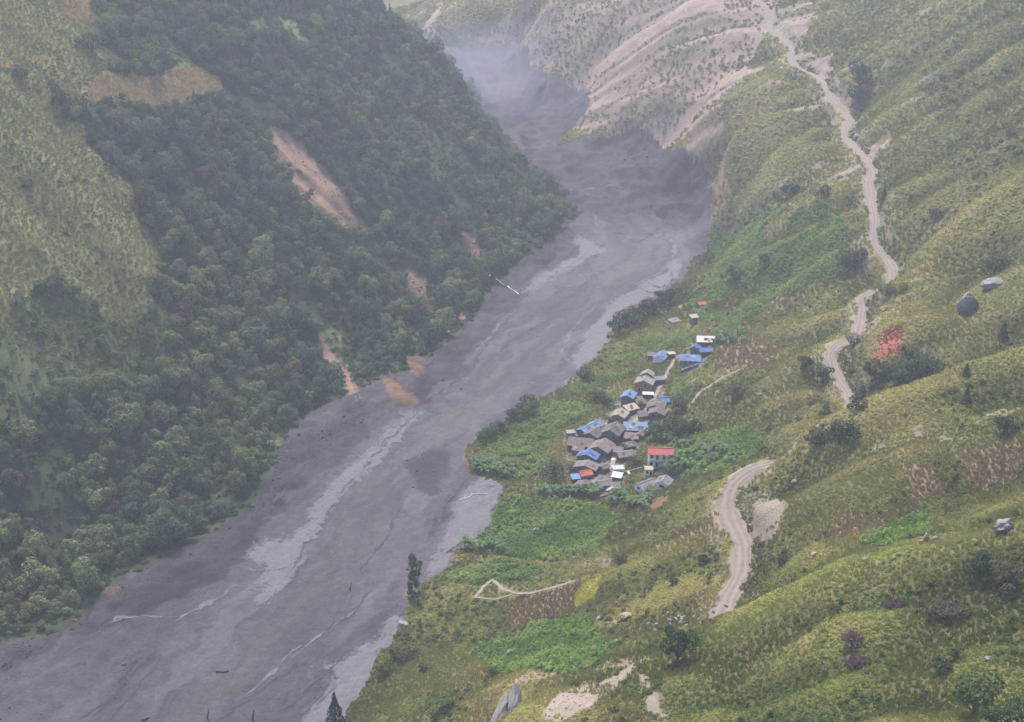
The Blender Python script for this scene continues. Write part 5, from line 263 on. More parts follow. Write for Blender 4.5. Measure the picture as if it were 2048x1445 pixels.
def cropz(x, y, a=2.5): return zin('crop', x, y, a) & ((fbm(x / 13, y / 13, 120, 3) > -.12) | (y < 440))
def wedge(x, y, m=45): return np.abs(x) < .405 * y + m

# ---------------------------------------------------------------- hillsides and mud flow
xs = np.arange(-600, 460, 1.6); ys = np.concatenate([np.arange(95, 560, 1.5), np.arange(560, 1000, 2.0), np.arange(1000, 1800, 4.0)])
GX, GY = np.meshgrid(xs, ys); GZ = height(GX, GY)
keep = wedge(GX, GY)
fs, fd, fside = flow(GX, GY)
zmud = zin('mud', GX, GY, 3.5)
C = np.zeros(GX.shape + (3,))
def lay(mask, rgb, amt=1.): C[mask] = C[mask] * (1 - amt) + np.array(rgb) * amt
n1 = fbm(GX / 30, GY / 30, 71, 4); n2 = fbm(GX / 9, GY / 9, 72, 3); n3 = fbm((GX * .433 + GY * .9) / 10, (-GX * .9 + GY * .433) / 50, 73, 4)
left = fside > 0
def mix3(a, b, t): t = np.clip(t, 0, 1)[..., None]; return np.array(a) * (1 - t) + np.array(b) * t
C[:] = mix3((.085, .085, .03), (.16, .13, .06), .5 + n1 * .8 + n3 * .7)
C[left] = mix3((.032, .045, .022), (.05, .06, .028), .5 + n1)[left]
bare = (~left) & (n3 + .5 * n2 > .66 - .42 * smooth(600, 950, GY))
lay(bare, (.2, .15, .12), .8)
lay(zin('grassL', GX, GY, 9), (.15, .145, .055)); lay(zin('mixL', GX, GY), (.09, .1, .04)); lay(zin('lightL', GX, GY), (.11, .13, .055))
lay(zin('tan', GX, GY), (.34, .25, .13)); lay(zin('dry', GX, GY), (.2, .155, .085)); lay(cropz(GX, GY), (.06, .09, .03)); lay(zin('bushR', GX, GY, 9) & (n2 > -.25), (.065, .075, .035), .7); lay(zin('darkR', GX, GY, 6), (.055, .07, .035))
lay(zin('yellow', GX, GY, 1), (.26, .22, .04)); lay(zin('red', GX, GY, 1.5), (.26, .09, .06)); 
rk = zin('rockR', GX, GY, 8) & (n2 > -.45); n4 = fbm((GX * .433 + GY * .9) / 5, (-GX * .9 + GY * .433) / 60, 74, 4)
cl = zin('cliff', GX, GY, 6) & ~rk; C[cl] = mix3((.125, .105, .068), (.26, .185, .152), .72 + n4 * 1.3 + n3 * .8 + .4 * n1)[cl]
C[rk] = mix3((.135, .112, .083), (.275, .2, .168), .5 + n4 * 1.5 + n3 * .7)[rk]
lay(zin('yard', GX, GY, 2), (.15, .13, .115)); lay(zin('cut', GX, GY, 1.5), (.22, .18, .145))
dR = road_dist(GX, GY)
lay((dR < 8 + 3 * n2) & (n2 > -.2), (.21, .175, .135), .7)
# mud colours
bank = np.clip((np.abs(fd) - 20) / 30, 0, 1)
mudc = mix3((.061, .052, .067), (.084, .074, .089), .5 + n1 * .7 + .4 * n2 - .5 * bank)
C[zmud] = mudc[zmud]
lay(zmud & zin('mud_wet', GX, GY, 4), (.075, .069, .067), .6)
bl = zin('bankL', GX, GY, 5)
C[zmud & bl] = mix3((.03, .026, .031), (.058, .05, .057), .5 + n1 * .6 + n2 * .8)[zmud & bl]
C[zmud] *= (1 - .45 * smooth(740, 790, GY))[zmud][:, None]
so = zin('soilL', GX, GY, 3) & ~zmud; C[so] = mix3((.095, .057, .045), (.25, .155, .112), .5 + 1.5 * n4 + .6 * n2)[so]
og = zin('orange', GX, GY, 1.8); C[og] = mix3((.075, .05, .04), (.16, .09, .053), .5 + 1.1 * n4 + .6 * n2)[og]; MUDLESS = so | og
def blur(a, n=2):
    a = a.astype(float)
    for _ in range(n):
        a[1:-1] = .25 * a[:-2] + .5 * a[1:-1] + .25 * a[2:]; a[:, 1:-1] = .25 * a[:, :-2] + .5 * a[:, 1:-1] + .25 * a[:, 2:]
    return a
MASK = np.stack([blur(zin('mud_pale', GX, GY, 4), 5), np.maximum(1.15 * blur(zin('mud_dark', GX, GY, 4), 4), .42 * bank * smooth(.0, .5, .3 + n1 + .3 * n2)), blur(zin('mud_wet', GX, GY, 4))], -1)
# relief on the mud: flow-parallel ridges, lumps on the banks
lump = .8 - 2 * np.abs(fbm(fs / 9, fd / 4.5, 81, 3)) + .5 * fbm(GX / 3.2, GY / 3.2, 86, 2)
GZ = GZ + zmud * (.5 * (1 - np.abs(fbm(fs / 60, fd / 5, 82, 3))) - .45 + lump * np.clip((np.abs(fd) - 14) / 24, .05, 1.3) * .75)
HB = np.where(GY > 740, 1.8, 1.) * np.where(bl, 1.5, 1.)
GZ = GZ + zmud * (HB - 1) * lump * .9 + zmud * smooth(745, 800, GY) * (2.2 * (.5 - np.abs(fbm(GX / 16, GY / 20, 87, 3)) * 2) + 1.2 * fbm(GX / 6, GY / 8, 88, 2))
GZ = GZ + rk * (.9 * fbm(GX / 4, GY / 4, 83, 3)) + zin('soilL', GX, GY, 3) * (.5 * fbm(GX / 4, GY / 4, 84, 2) - .8)
def boxblur(a, r):
    for ax in (0, 1):
        p = np.pad(a, [(r + 1, r) if k == ax else (0, 0) for k in (0, 1)], 'edge'); c = np.cumsum(p, axis=ax)
        a = (np.take(c, range(2*r+1, c.shape[ax]), ax) - np.take(c, range(0, c.shape[ax]-2*r-1), ax)) / (2*r+1)
    return a
CURV = np.clip((GZ - boxblur(boxblur(GZ, 6), 6)) / 1.6, -1, 1)          # ridges positive, hollows negative: crests painted dry and sunlit, gullies green and shaded
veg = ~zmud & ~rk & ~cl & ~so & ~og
C[veg] *= (1 + .25 * CURV)[veg][:, None]  # relief shading painted into the ground: crests brighter, hollows darker
def gz(x, y):
    """height of the finished mesh (bilinear)"""
    x = np.atleast_1d(np.asarray(x, float)); y = np.atleast_1d(np.asarray(y, float))
    i = np.clip(np.searchsorted(xs, x) - 1, 0, len(xs) - 2); j = np.clip(np.searchsorted(ys, y) - 1, 0, len(ys) - 2)
    u = np.clip((x - xs[i]) / (xs[i+1] - xs[i]), 0, 1); v = np.clip((y - ys[j]) / (ys[j+1] - ys[j]), 0, 1)
    return GZ[j, i]*(1-u)*(1-v) + GZ[j, i+1]*u*(1-v) + GZ[j+1, i]*(1-u)*v + GZ[j+1, i+1]*u*v
def sub_mesh(name, sel, mat):
    ny, nx = GX.shape; idx = np.arange(ny * nx).reshape(ny, nx)
    q = np.stack([idx[:-1, :-1], idx[:-1, 1:], idx[1:, 1:], idx[1:, :-1]], -1)[sel]
    used, inv = np.unique(q, return_inverse=True); f = inv.reshape(-1, 4)
    me = bpy.data.meshes.new(name); nv, nf = len(used), len(f)
    co = np.column_stack([GX.ravel()[used], GY.ravel()[used], GZ.ravel()[used]]).astype(np.float32)
    me.vertices.add(nv); me.vertices.foreach_set('co', co.ravel()); me.loops.add(nf * 4); me.loops.foreach_set('vertex_index', f.ravel().astype(np.int32))
    me.polygons.add(nf); me.polygons.foreach_set('loop_start', np.arange(0, nf * 4, 4, dtype=np.int32)); me.polygons.foreach_set('loop_total', np.full(nf, 4, np.int32))
    me.polygons.foreach_set('use_smooth', np.ones(nf, bool)); me.update(calc_edges=True)
    at = me.attributes.new('col', 'FLOAT_COLOR', 'POINT'); cc = np.column_stack([C.reshape(-1, 3)[used], np.ones(nv)]).astype(np.float32); at.data.foreach_set('color', cc.ravel())
    at = me.attributes.new('mask', 'FLOAT_COLOR', 'POINT'); at.data.foreach_set('color', np.column_stack([MASK.reshape(-1, 3)[used], np.ones(nv)]).astype(np.float32).ravel())
    uv = me.uv_layers.new(name='UVMap'); fu = np.column_stack([fs.ravel()[used], fd.ravel()[used]])[f.ravel()].astype(np.float32); uv.data.foreach_set('uv', fu.ravel())
    o = link(name, me, None, mat); o['kind'] = 'structure'; return o
def q4(a, fn): return fn(fn(a[:-1, :-1], a[:-1, 1:]), fn(a[1:, 1:], a[1:, :-1]))
fk = q4(keep, np.logical_and); fm = (zmud & ~MUDLESS)[:-1, :-1]; fl = left[:-1, :-1]
sub_mesh('mud_flow', fk & fm, MUD)
sub_mesh('left_hillside', fk & ~fm & fl, GROUND)
sub_mesh('right_hillside', fk & ~fm & ~fl, GROUND)

# ---------------------------------------------------------------- road, footpaths, stream
def strip(name, line, width, mat, lift=.1, cols=5, flat=False, wvar=.25, zs=None, taper=False):
    L = np.array(line, float)[:, :2]; T = np.gradient(L, axis=0); T /= np.linalg.norm(T, axis=1, keepdims=True) + 1e-9
    Nn = np.column_stack([-T[:, 1], T[:, 0]]); V = []; F = []
    I = np.arange(len(L)); g = lambda f, q, sd: vnoise(I * f, np.full(len(L), float(q)), sd)
    WL = width * (1 + wvar * g(.31, 3, 90) + .5 * wvar * g(1.1, 9, 91)); WR = width * (1 + wvar * g(.31, 40, 90) + .5 * wvar * g(1.1, 60, 91))
    if taper: tp = np.sin(np.pi * (I + .5) / len(L)) ** .5 * np.maximum(.15, 1 + .8 * g(.2, 77, 92)); WL = WL * tp; WR = WR * tp
    for i in range(len(L)):
        for k in range(cols):
            s = k / (cols - 1) - .5; s *= WL[i] if s < 0 else WR[i]
            V.append([*(L[i] + Nn[i] * s), 0])
    V = np.array(V); V[:, 2] = gz(V[:, 0], V[:, 1]) + lift
    if zs is not None: V[:, 2] = np.maximum(np.repeat(zs, cols) + lift, V[:, 2])
    for i in range(len(L) - 1):
        for k in range(cols - 1):
            a = i * cols + k; F.append((a, a + 1, a + cols + 1, a + cols))
    me = bpy.data.meshes.new(name); me.from_pydata(V.tolist(), [], F); me.validate()
    uv = me.uv_layers.new(name='UVMap')
    for l in me.loops: uv.data[l.index].uv = (l.vertex_index // cols * .3, (l.vertex_index % cols) / (cols - 1))
    me.polygons.foreach_set('use_smooth', [True] * len(me.polygons))
    o = link(name, me, None, mat); o['kind'] = 'structure'; return o
def roadmat():
    m, t, out = newmat('dirt_road_surface'); b = N(t, 'BsdfPrincipled'); uv = N(t, 'UVMap'); tc = N(t, 'TexCoord')
    sp = N(t, 'SeparateXYZ'); t.links.new(uv.outputs[0], sp.inputs[0])
    wv = N(t, 'Math', operation='SINE'); ml = N(t, 'Math', operation='MULTIPLY_ADD'); t.links.new(sp.outputs[1], ml.inputs[0]); ml.inputs[1].default_value = 18.8
    nz = noise(t, .12, 3, tc.outputs['Object']); nm = N(t, 'Math', operation='MULTIPLY'); t.links.new(nz, nm.inputs[0]); nm.inputs[1].default_value = 5; t.links.new(nm.outputs[0], ml.inputs[2])
    t.links.new(ml.outputs[0], wv.inputs[0])
    c = mixc(t, ramp(t, wv.outputs[0], -.6, .9), (.165, .128, .104), (.2, .16, .132))
    c = mixc(t, ramp(t, noise(t, .5, 6, tc.outputs['Object'], .7), .3, .7), c, mixc(t, 1, c, (.7, .7, .7), 'MULTIPLY'))
    t.links.new(c, b.inputs['Base Color']); b.inputs['Roughness'].default_value = .95
    bp = N(t, 'Bump'); bp.inputs['Distance'].default_value = .07; t.links.new(wv.outputs[0], bp.inputs['Height']); t.links.new(bp.outputs[0], b.inputs['Normal'])
    t.links.new(b.outputs[0], out.inputs[0]); return m
ROADM = roadmat(); PATHM = plain('trodden_earth', (.23, .19, .15), .95, .35, .6)
for r in ROADS:
    _r = np.array(r); _s = np.linspace(0, len(_r) - 1, len(_r) * 3); RD = np.column_stack([np.interp(_s, np.arange(len(_r)), _r[:, k]) for k in range(3)])
    strip('dirt_road', RD, 4.8 if r[0][1] > 400 else 5.9, ROADM, .12, 7, wvar=.42)
for nm, w in (('village', 1.7), ('field', 1.1), ('lower', 1.1), ('lower2', .6)):
    P = np.array(PATHS[nm]); q = np.linspace(0, len(P) - 1, len(P) * 3)
    strip('footpath', np.column_stack([np.interp(q, np.arange(len(P)), P[:, k]) for k in (0, 1)]), w, PATHM, .16, 4)
MUDM = {'pale': plain('silty_mud_water', (.1, .092, .102), .7, .4, .5, (.07, .063, .072), .1, .15), 'dark': plain('wet_mud_rill', (.018, .016, .02), .7, .4, .6, (.04, .036, .042), .1, .15)}
for i, (kd, w, ln) in enumerate(CHAN):
    P = np.array(ln); q = np.linspace(0, len(P) - 1, len(P) * 3); P = np.column_stack([np.interp(q, np.arange(len(P)), P[:, k]) for k in (0, 1)])
    for _ in range(4): P[1:-1] = .25 * P[:-2] + .5 * P[1:-1] + .25 * P[2:]
    P += np.column_stack([fbm(P[:, 0] / 7, P[:, 1] / 7, 130 + i, 3), fbm(P[:, 0] / 7, P[:, 1] / 7, 170 + i, 3)]) * 1.6
    strip('mud_channel', P, w, MUDM[kd], .1, 4, wvar=1.1, taper=True)
P = np.array(STREAM); q = np.linspace(0, len(P) - 1, len(P) * 4)
STW = plain('white_water', (.75, .76, .78), .5, .3, .8)
strip('stream', np.column_stack([np.interp(q, np.arange(len(P)), P[:, k]) for k in (0, 1)]), .7, STW, .2, 4, wvar=.9)

# ---------------------------------------------------------------- mesh builder
class MB:
    def __init__(s): s.v = []; s.f = []
    def add(s, vs, fs):
        b = len(s.v); s.v += [tuple(map(float, v)) for v in vs]; s.f += [tuple(i + b for i in f) for f in fs]; return s
    def box(s, x0, x1, y0, y1, z0, z1):
        return s.add([(x0,y0,z0),(x1,y0,z0),(x1,y1,z0),(x0,y1,z0),(x0,y0,z1),(x1,y0,z1),(x1,y1,z1),(x0,y1,z1)], [(0,3,2,1),(4,5,6,7),(0,1,5,4),(1,2,6,5),(2,3,7,6),(3,0,4,7)])
    def slab(s, a, b, c, d, th):
        """quad a,b,c,d (counter-clockwise seen from outside) given a thickness inward"""
        a, b, c, d = map(Vector, (a, b, c, d)); n = (b - a).cross(d - a).normalized() * th
        return s.add([a, b, c, d, a - n, b - n, c - n, d - n], [(0,1,2,3),(7,6,5,4),(0,4,5,1),(1,5,6,2),(2,6,7,3),(3,7,4,0)])
    def tube(s, pts, rad, n=6):
        pts = [Vector(p) for p in pts]; b = len(s.v)
        for i, p in enumerate(pts):
            d = (pts[min(i+1, len(pts)-1)] - pts[max(i-1, 0)]).normalized(); u = d.orthogonal().normalized(); w = d.cross(u)
            for k in range(n):
                a = 2 * math.pi * k / n; s.v.append(tuple(p + (u * math.cos(a) + w * math.sin(a)) * rad[i]))
        for i in range(len(pts) - 1):
            for k in range(n): s.f.append((b+i*n+k, b+i*n+(k+1) % n, b+(i+1)*n+(k+1) % n, b+(i+1)*n+k))
        s.f.append(tuple(b + k for k in reversed(range(n)))); s.f.append(tuple(b + (len(pts)-1)*n + k for k in range(n))); return s
    def mesh(s, name, mat=None, sm=False):
        me = bpy.data.meshes.new(name); me.from_pydata(s.v, [], s.f)
        if mat: me.materials.append(mat)
        if sm: me.polygons.foreach_set('use_smooth', [True] * len(me.polygons))
        me.update(); return me
    def build(s, name, mat, parent=None, sm=False): return link(name, s.mesh(name, mat, sm), parent)

# ---------------------------------------------------------------- plant shapes (unit crown diameter about 2)
def leaf_quads(mb, pts, nor, size, tilt, r, asp=1.):
    for p, n in zip(pts, nor):
        n = Vector(n); n = (n + Vector((r.gauss(0, tilt), r.gauss(0, tilt), r.gauss(0, tilt)))).normalized()
        u = n.orthogonal().normalized(); a = r.uniform(0, 6.28); w = n.cross(u); u, w = u * math.cos(a) + w * math.sin(a), w * math.cos(a) - u * math.sin(a)
        s = size * r.uniform(.6, 1.3); p = Vector(p)
        mb.add([p - u * s * asp, p - w * s * .6, p + u * s * asp, p + w * s * .6], [(0, 1, 2, 3)])
def crown_round(seed, n=1150, lobes=15, size=.072, flat=1.0):
    r = random.Random(seed); mb = MB(); L = []
    for k in range(lobes):
        a = r.uniform(0, 6.28); e = r.uniform(-.35, 1) ; q = r.uniform(.3, .85) if k else 0
        L.append((Vector((math.cos(a) * math.sqrt(max(0, 1 - e*e)) * q, math.sin(a) * math.sqrt(max(0, 1 - e*e)) * q, e * q * flat)), r.uniform(.2, .48)))
    while len(mb.f) < n:
        c, R_ = r.choice(L); d = Vector((r.gauss(0, 1), r.gauss(0, 1), r.gauss(0, 1) + .35)).normalized()
        p = c + d * R_ * r.uniform(.82, 1.05)
        if any((p - c2).length < R2 * .8 for c2, R2 in L if c2 is not c): continue
        leaf_quads(mb, [p], [d + Vector((0, 0, .25))], size, .35, r)
    return mb
def crown_cone(seed, n=520):
    r = random.Random(seed); mb = MB()
    while len(mb.f) < n:
        h = r.random() ** 1.35; a = r.uniform(0, 6.28); arm = .5 + .5 * math.sin(a * 3 + h * 19 + seed)
        q = (1 - h) * (.72 + .28 * arm) * math.sqrt(r.uniform(.45, 1))
        leaf_quads(mb, [(math.cos(a) * q, math.sin(a) * q, h * 2.1 - 1)], [(math.cos(a), math.sin(a), .7)], .1, .35, r, 1.3)
    return mb
def crown_slim(seed, n=360):
    r = random.Random(seed); mb = MB(); n = 800; L = [(Vector((r.uniform(-.35, .35), r.uniform(-.35, .35), -.9 + 1.8 * k / 8 + r.uniform(-.1, .1))), r.uniform(.28, .5)) for k in range(9)]
    while len(mb.f) < n:
        c, R_ = r.choice(L); d = Vector((r.gauss(0, 1), r.gauss(0, 1), r.gauss(0, .5))).normalized(); p = c + Vector((d.x * R_, d.y * R_, d.z * R_ * .5)) * r.uniform(.6, 1)
        leaf_quads(mb, [p], [d], .1, .5, r)
    return mb
def crown_twig(seed, n=420):
    r = random.Random(seed); mb = MB()
    while len(mb.f) < n:
        d = Vector((r.gauss(0, 1), r.gauss(0, 1), abs(r.gauss(0, 1)) + .1)).normalized(); q = r.uniform(.35, 1) ; p = d * q
        leaf_quads(mb, [p - Vector((0, 0, .5))], [d.orthogonal()], .085, .4, r, 1.8)
    return mb
def trunk(seed, top=.3, rad=.075, base=-1.6, fork=3):
    r = random.Random(seed); mb = MB()
    mb.tube([(0, 0, base), (r.uniform(-.05, .05), r.uniform(-.05, .05), base * .5), (0, 0, top * .2), (0, 0, top)], [rad * 1.5, rad, rad * .8, rad * .4])
    for k in range(fork):
        a = 6.28 * k / fork + r.uniform(-.4, .4); z = r.uniform(-.5, 0) + base * .15
        mb.tube([(0, 0, z), (math.cos(a) * .3, math.sin(a) * .3, z + .3), (math.cos(a) * .58, math.sin(a) * .58, z + .62)], [rad * .55, rad * .4, rad * .2], 5)
    return mb
CROWN = {'round': [crown_round(100 + k).mesh('crown', LEAF) for k in range(8)], 'cone': [crown_cone(200 + k).mesh('crown', LEAF) for k in range(3)],
         'slim': [crown_slim(300 + k).mesh('crown', LEAF) for k in range(2)], 'twig': [crown_twig(400 + k).mesh('crown', LEAF) for k in range(3)]}
TRUNK = {'round': [trunk(500 + k).mesh('trunk', BARK, True) for k in range(3)], 'cone': [trunk(510, .6, .06, -1.5, 2).mesh('trunk', BARK, True)],
         'slim': [trunk(520, .8, .1, -1.9, 3).mesh('trunk', PALEBARK, True)], 'twig': [trunk(530, .1, .05, -.95, 5).mesh('trunk', BARK, True)]}
TINT = {'dark': (.042, .062, .032), 'mid': (.075, .1, .035), 'grey': (.09, .095, .06), 'brown': (.075, .065, .045), 'purple': (.13, .085, .085), 'yellow': (.15, .15, .03), 'blue': (.035, .06, .05)}
def plant(name, label, cat, loc, diam, ratio, sp, tint, group=None, seed=0, pale=False):
    """an Empty at the foot > trunk, crown"""
    t = tag(empty(name, loc, seed * 1.7), label, cat, group); r = diam / 2
    c = link('crown', CROWN[sp][seed % len(CROWN[sp])], t); k = link('trunk', TRUNK[sp][seed % len(TRUNK[sp])], t)
    lift = {'round': .72, 'cone': 1.0, 'slim': 1.35, 'twig': .5}[sp]; rz = ratio * r * {'round': 1.1, 'cone': .98, 'slim': .87, 'twig': 1.2}[sp]
    c.scale = (r, r, rz); c.location = (0, 0, rz * lift); k.scale = (r, r, rz); k.location = (0, 0, rz * lift)
    c['tint'] = [float(q) for q in tint]
    if pale: k.data = PALE_TRUNK
    return t
PALE_TRUNK = trunk(540, .4, .09, -1.6, 4).mesh('trunk', PALEBARK, True)

# ---------------------------------------------------------------- uncountable cover: one object each, instanced by geometry nodes
def scatter(name, label, cat, pts, rotz, scl, tint, protos, tilt=None):
    n = len(pts); me = bpy.data.meshes.new(name); me.vertices.add(n); me.vertices.foreach_set('co', np.asarray(pts, np.float32).ravel())
    rot = np.zeros((n, 3), np.float32); rot[:, 2] = rotz
    if tilt is not None: rot[:, :2] = tilt
    me.attributes.new('rot', 'FLOAT_VECTOR', 'POINT').data.foreach_set('vector', rot.ravel())
    me.attributes.new('scl', 'FLOAT_VECTOR', 'POINT').data.foreach_set('vector', np.asarray(scl, np.float32).ravel())
    me.attributes.new('pick', 'INT', 'POINT').data.foreach_set('value', rng.integers(0, len(protos), n).astype(np.int32))
    me.attributes.new('tint', 'FLOAT_COLOR', 'POINT').data.foreach_set('color', np.column_stack([tint, np.ones(n)]).astype(np.float32).ravel())
    o = link(name, me); tag(o, label, cat, None, 'stuff')
    g = bpy.data.node_groups.new(name + '_nodes', 'GeometryNodeTree'); g.interface.new_socket('Geometry', in_out='INPUT', socket_type='NodeSocketGeometry'); g.interface.new_socket('Geometry', in_out='OUTPUT', socket_type='NodeSocketGeometry')
    gi = g.nodes.new('NodeGroupInput'); go = g.nodes.new('NodeGroupOutput'); mp = g.nodes.new('GeometryNodeMeshToPoints'); ip = g.nodes.new('GeometryNodeInstanceOnPoints'); jn = g.nodes.new('GeometryNodeJoinGeometry')
    for me_ in protos:
        po = bpy.data.objects.new(name + '_shape', me_); oi = g.nodes.new('GeometryNodeObjectInfo'); oi.inputs['Object'].default_value = po; oi.inputs['As Instance'].default_value = True
        g.links.new(oi.outputs['Geometry'], jn.inputs[0])
    def att(nm, ty):
        a = g.nodes.new('GeometryNodeInputNamedAttribute'); a.data_type = ty; a.inputs[0].default_value = nm; return a.outputs[0]
    g.links.new(gi.outputs[0], mp.inputs['Mesh']); g.links.new(mp.outputs[0], ip.inputs['Points']); g.links.new(jn.outputs[0], ip.inputs['Instance']); ip.inputs['Pick Instance'].default_value = True
    g.links.new(att('pick', 'INT'), ip.inputs['Instance Index']); g.links.new(att('rot', 'FLOAT_VECTOR'), ip.inputs['Rotation']); g.links.new(att('scl', 'FLOAT_VECTOR'), ip.inputs['Scale'])
    g.links.new(ip.outputs[0], go.inputs[0]); md = o.modifiers.new('scatter', 'NODES'); md.node_group = g; return o
def tree_proto(k):
    mb = crown_round(700 + k, 950, 12 + k % 5, .08); me = mb.mesh('tree_shape', LEAF); return me
def tuft(seed, n=26, spread=.5, h=1.0, w=.085, lean=.45):
    r = random.Random(seed); mb = MB()
    for k in range(n):
        a = r.uniform(0, 6.28); q = spread * math.sqrt(r.random()); b = Vector((math.cos(a) * q, math.sin(a) * q, -.1)); a2 = a + r.gauss(0, .9)
        t = b + Vector((math.cos(a2) * lean * r.uniform(.2, 1.2), math.sin(a2) * lean * r.uniform(.2, 1.2), h * r.uniform(.55, 1.1))); m = b.lerp(t, .55) + Vector((0, 0, .1)); s = Vector((-math.sin(a2), math.cos(a2), 0)) * w * r.uniform(.7, 1.4)
        mb.add([b - s * .6, b + s * .6, m + s, t, m - s], [(0, 1, 2, 4), (4, 2, 3)])
    return mb
def herb(seed, n=44, size=.2, hh=.8):
    r = random.Random(seed); mb = MB()
    for k in range(n):
        d = Vector((r.gauss(0, 1), r.gauss(0, 1), abs(r.gauss(0, .8)) + .15)).normalized(); p = Vector((d.x, d.y, d.z * hh)) * r.uniform(.55, 1) * .75
        leaf_quads(mb, [p], [d + Vector((0, 0, .5))], size, .4, r, 1.25)
    return mb
def crop(seed, n=9):
    r = random.Random(seed); mb = MB()
    for k in range(n):
        a = r.uniform(0, 6.28); z = r.uniform(.25, 1.0); ln = r.uniform(.45, .75); d = Vector((math.cos(a), math.sin(a), 0)); s = Vector((-d.y, d.x, 0)) * .13
        b = Vector((0, 0, z)); m = b + d * ln * .55 + Vector((0, 0, .18)); t = b + d * ln + Vector((0, 0, -.08))
        mb.add([b - s * .4, b + s * .4, m + s, t, m - s], [(0, 1, 2, 4), (4, 2, 3)])
    return mb
TUFTS = [tuft(800 + k).mesh('tuft_shape', GRASS) for k in range(5)]
HERBS = [herb(820 + k).mesh('herb_shape', HERBM) for k in range(5)]
BUSHES = [crown_round(840 + k, 230, 8, .16, .8).mesh('bush_shape', LEAF) for k in range(6)]
CROPS = [crop(860 + k).mesh('crop_shape', LEAF) for k in range(5)]
DRYC = [tuft(880 + k, 18, .4, 1.5, .09, .5).mesh('dry_crop_shape', GRASS) for k in range(4)]
TREES = [tree_proto(k) for k in range(9)] + [crown_cone(730).mesh('tree_shape', LEAF), crown_slim(731).mesh('tree_shape', LEAF)]
def jgrid(y0, y1, step, xr=(-600, 460), keepfrac=1.):
    gx = np.arange(xr[0], xr[1], step); gy = np.arange(y0, y1, step); X, Y = np.meshgrid(gx, gy)
    X = X + rng.uniform(-.5, .5, X.shape) * step; Y = Y + rng.uniform(-.5, .5, Y.shape) * step
    X = X.ravel(); Y = Y.ravel(); m = wedge(X, Y, 25)
    if keepfrac < 1: m &= rng.random(len(X)) < keepfrac
    return X[m], Y[m]
HP = np.array([p[:2] for p in HOUSES.values()])
def free(x, y, house=4.0, road=3.0):
    m = ~zin('mud', x, y, 3.5); d = road_dist(x, y); m &= d > road - .4 + .9 * vnoise(x / 4, y / 4, 33) + 3.2 * np.clip(vnoise(x / 11, y / 11, 34), 0, 1)
    for k in ('village', 'field', 'lower', 'lower2'):
        d, _, _ = poly_dist(x, y, PATHS[k]); m &= d > 1.1
    dh = np.full(len(x), 1e9)
    for h in HP: dh = np.minimum(dh, np.hypot(x - h[0], y - h[1]))
    return m & (dh > house)
def lerp(a, b, t): t = np.clip(t, 0, 1)[:, None]; return np.array(a) * (1 - t) + np.array(b) * t
def isl(x, y): return flow(x, y)[2] > 0

# ---------------------------------------------------------------- houses
def M(*a, **k): return plain(*a, **k)
ROOFS = {'blue': M('blue_sheet', (.085, .15, .3), .8, .2, .8, spec=.15), 'lightblue': M('faded_blue_sheet', (.13, .215, .36), .8, .25, .8, spec=.15), 'bluegrey': M('blue_grey_sheet', (.13, .18, .26), .8, .25, .8, spec=.15),
 'tin': M('grey_tin', (.2, .197, .2), .8, .3, .7, spec=.15), 'palet': M('pale_tin', (.29, .29, .285), .5, .2, .7), 'brown': M('weathered_slate', (.13, .103, .1), .9, .4, 1.5, (.085, .07, .068)), 'slate': M('grey_slate', (.17, .143, .135), .9, .35, 1.5),
 'pslate': M('pale_slate', (.23, .205, .19), .9, .35, 1.2), 'cream': M('cream_roof', (.29, .245, .19), .8, .3, .6), 'red': M('red_sheet', (.34, .05, .045), .5, .15, .8), 'orange': M('orange_red_sheet', (.38, .075, .035), .6, .2, .8), 'white': M('white_slab', (.45, .44, .43), .7, .1, .8), 'darkflat': M('dark_flat_roof', (0.0806, 0.0992, 0.124), .6, .3, .8)}
WALLS = {'stone': M('rubble_stone', (.15, .128, .115), .95, .45, 3, bump=.08), 'brick': M('pink_brick', (.34, .17, .125), .9, .25, 2.5, bump=.03), 'white': M('whitewash', (.72, .7, .66), .85, .15, 1.2), 'tan': M('mud_plaster', (0.223, 0.174, 0.13), .95, .3, 1.5), 'grey': M('grey_concrete', (0.205, 0.198, 0.192), .9, .25, 1.5), 'wood': M('dark_timber', (0.0682, 0.0527, 0.0434), .9, .3, 2)}
DARK = M('dark_opening', (0.0124, 0.0124, 0.0136), .6, .2, 2); WOOD = WALLS['wood']; TIMB = M('brown_timber', (0.124, 0.0682, 0.0434), .8, .3, 2); PAINT = M('white_paint', (.72, .7, .66), .7, .12, 2)
PATCH = [M('rusty_sheet', (.16, .085, .055), .85, .4, 1.5), M('dull_sheet', (.2, .2, .205), .7, .3, 1.5), M('dark_sheet', (.07, .06, .06), .9, .3, 1.5), M('tan_thatch', (.22, .17, .12), .95, .4, 2)]
SLATY = {'brown', 'slate', 'pslate'}
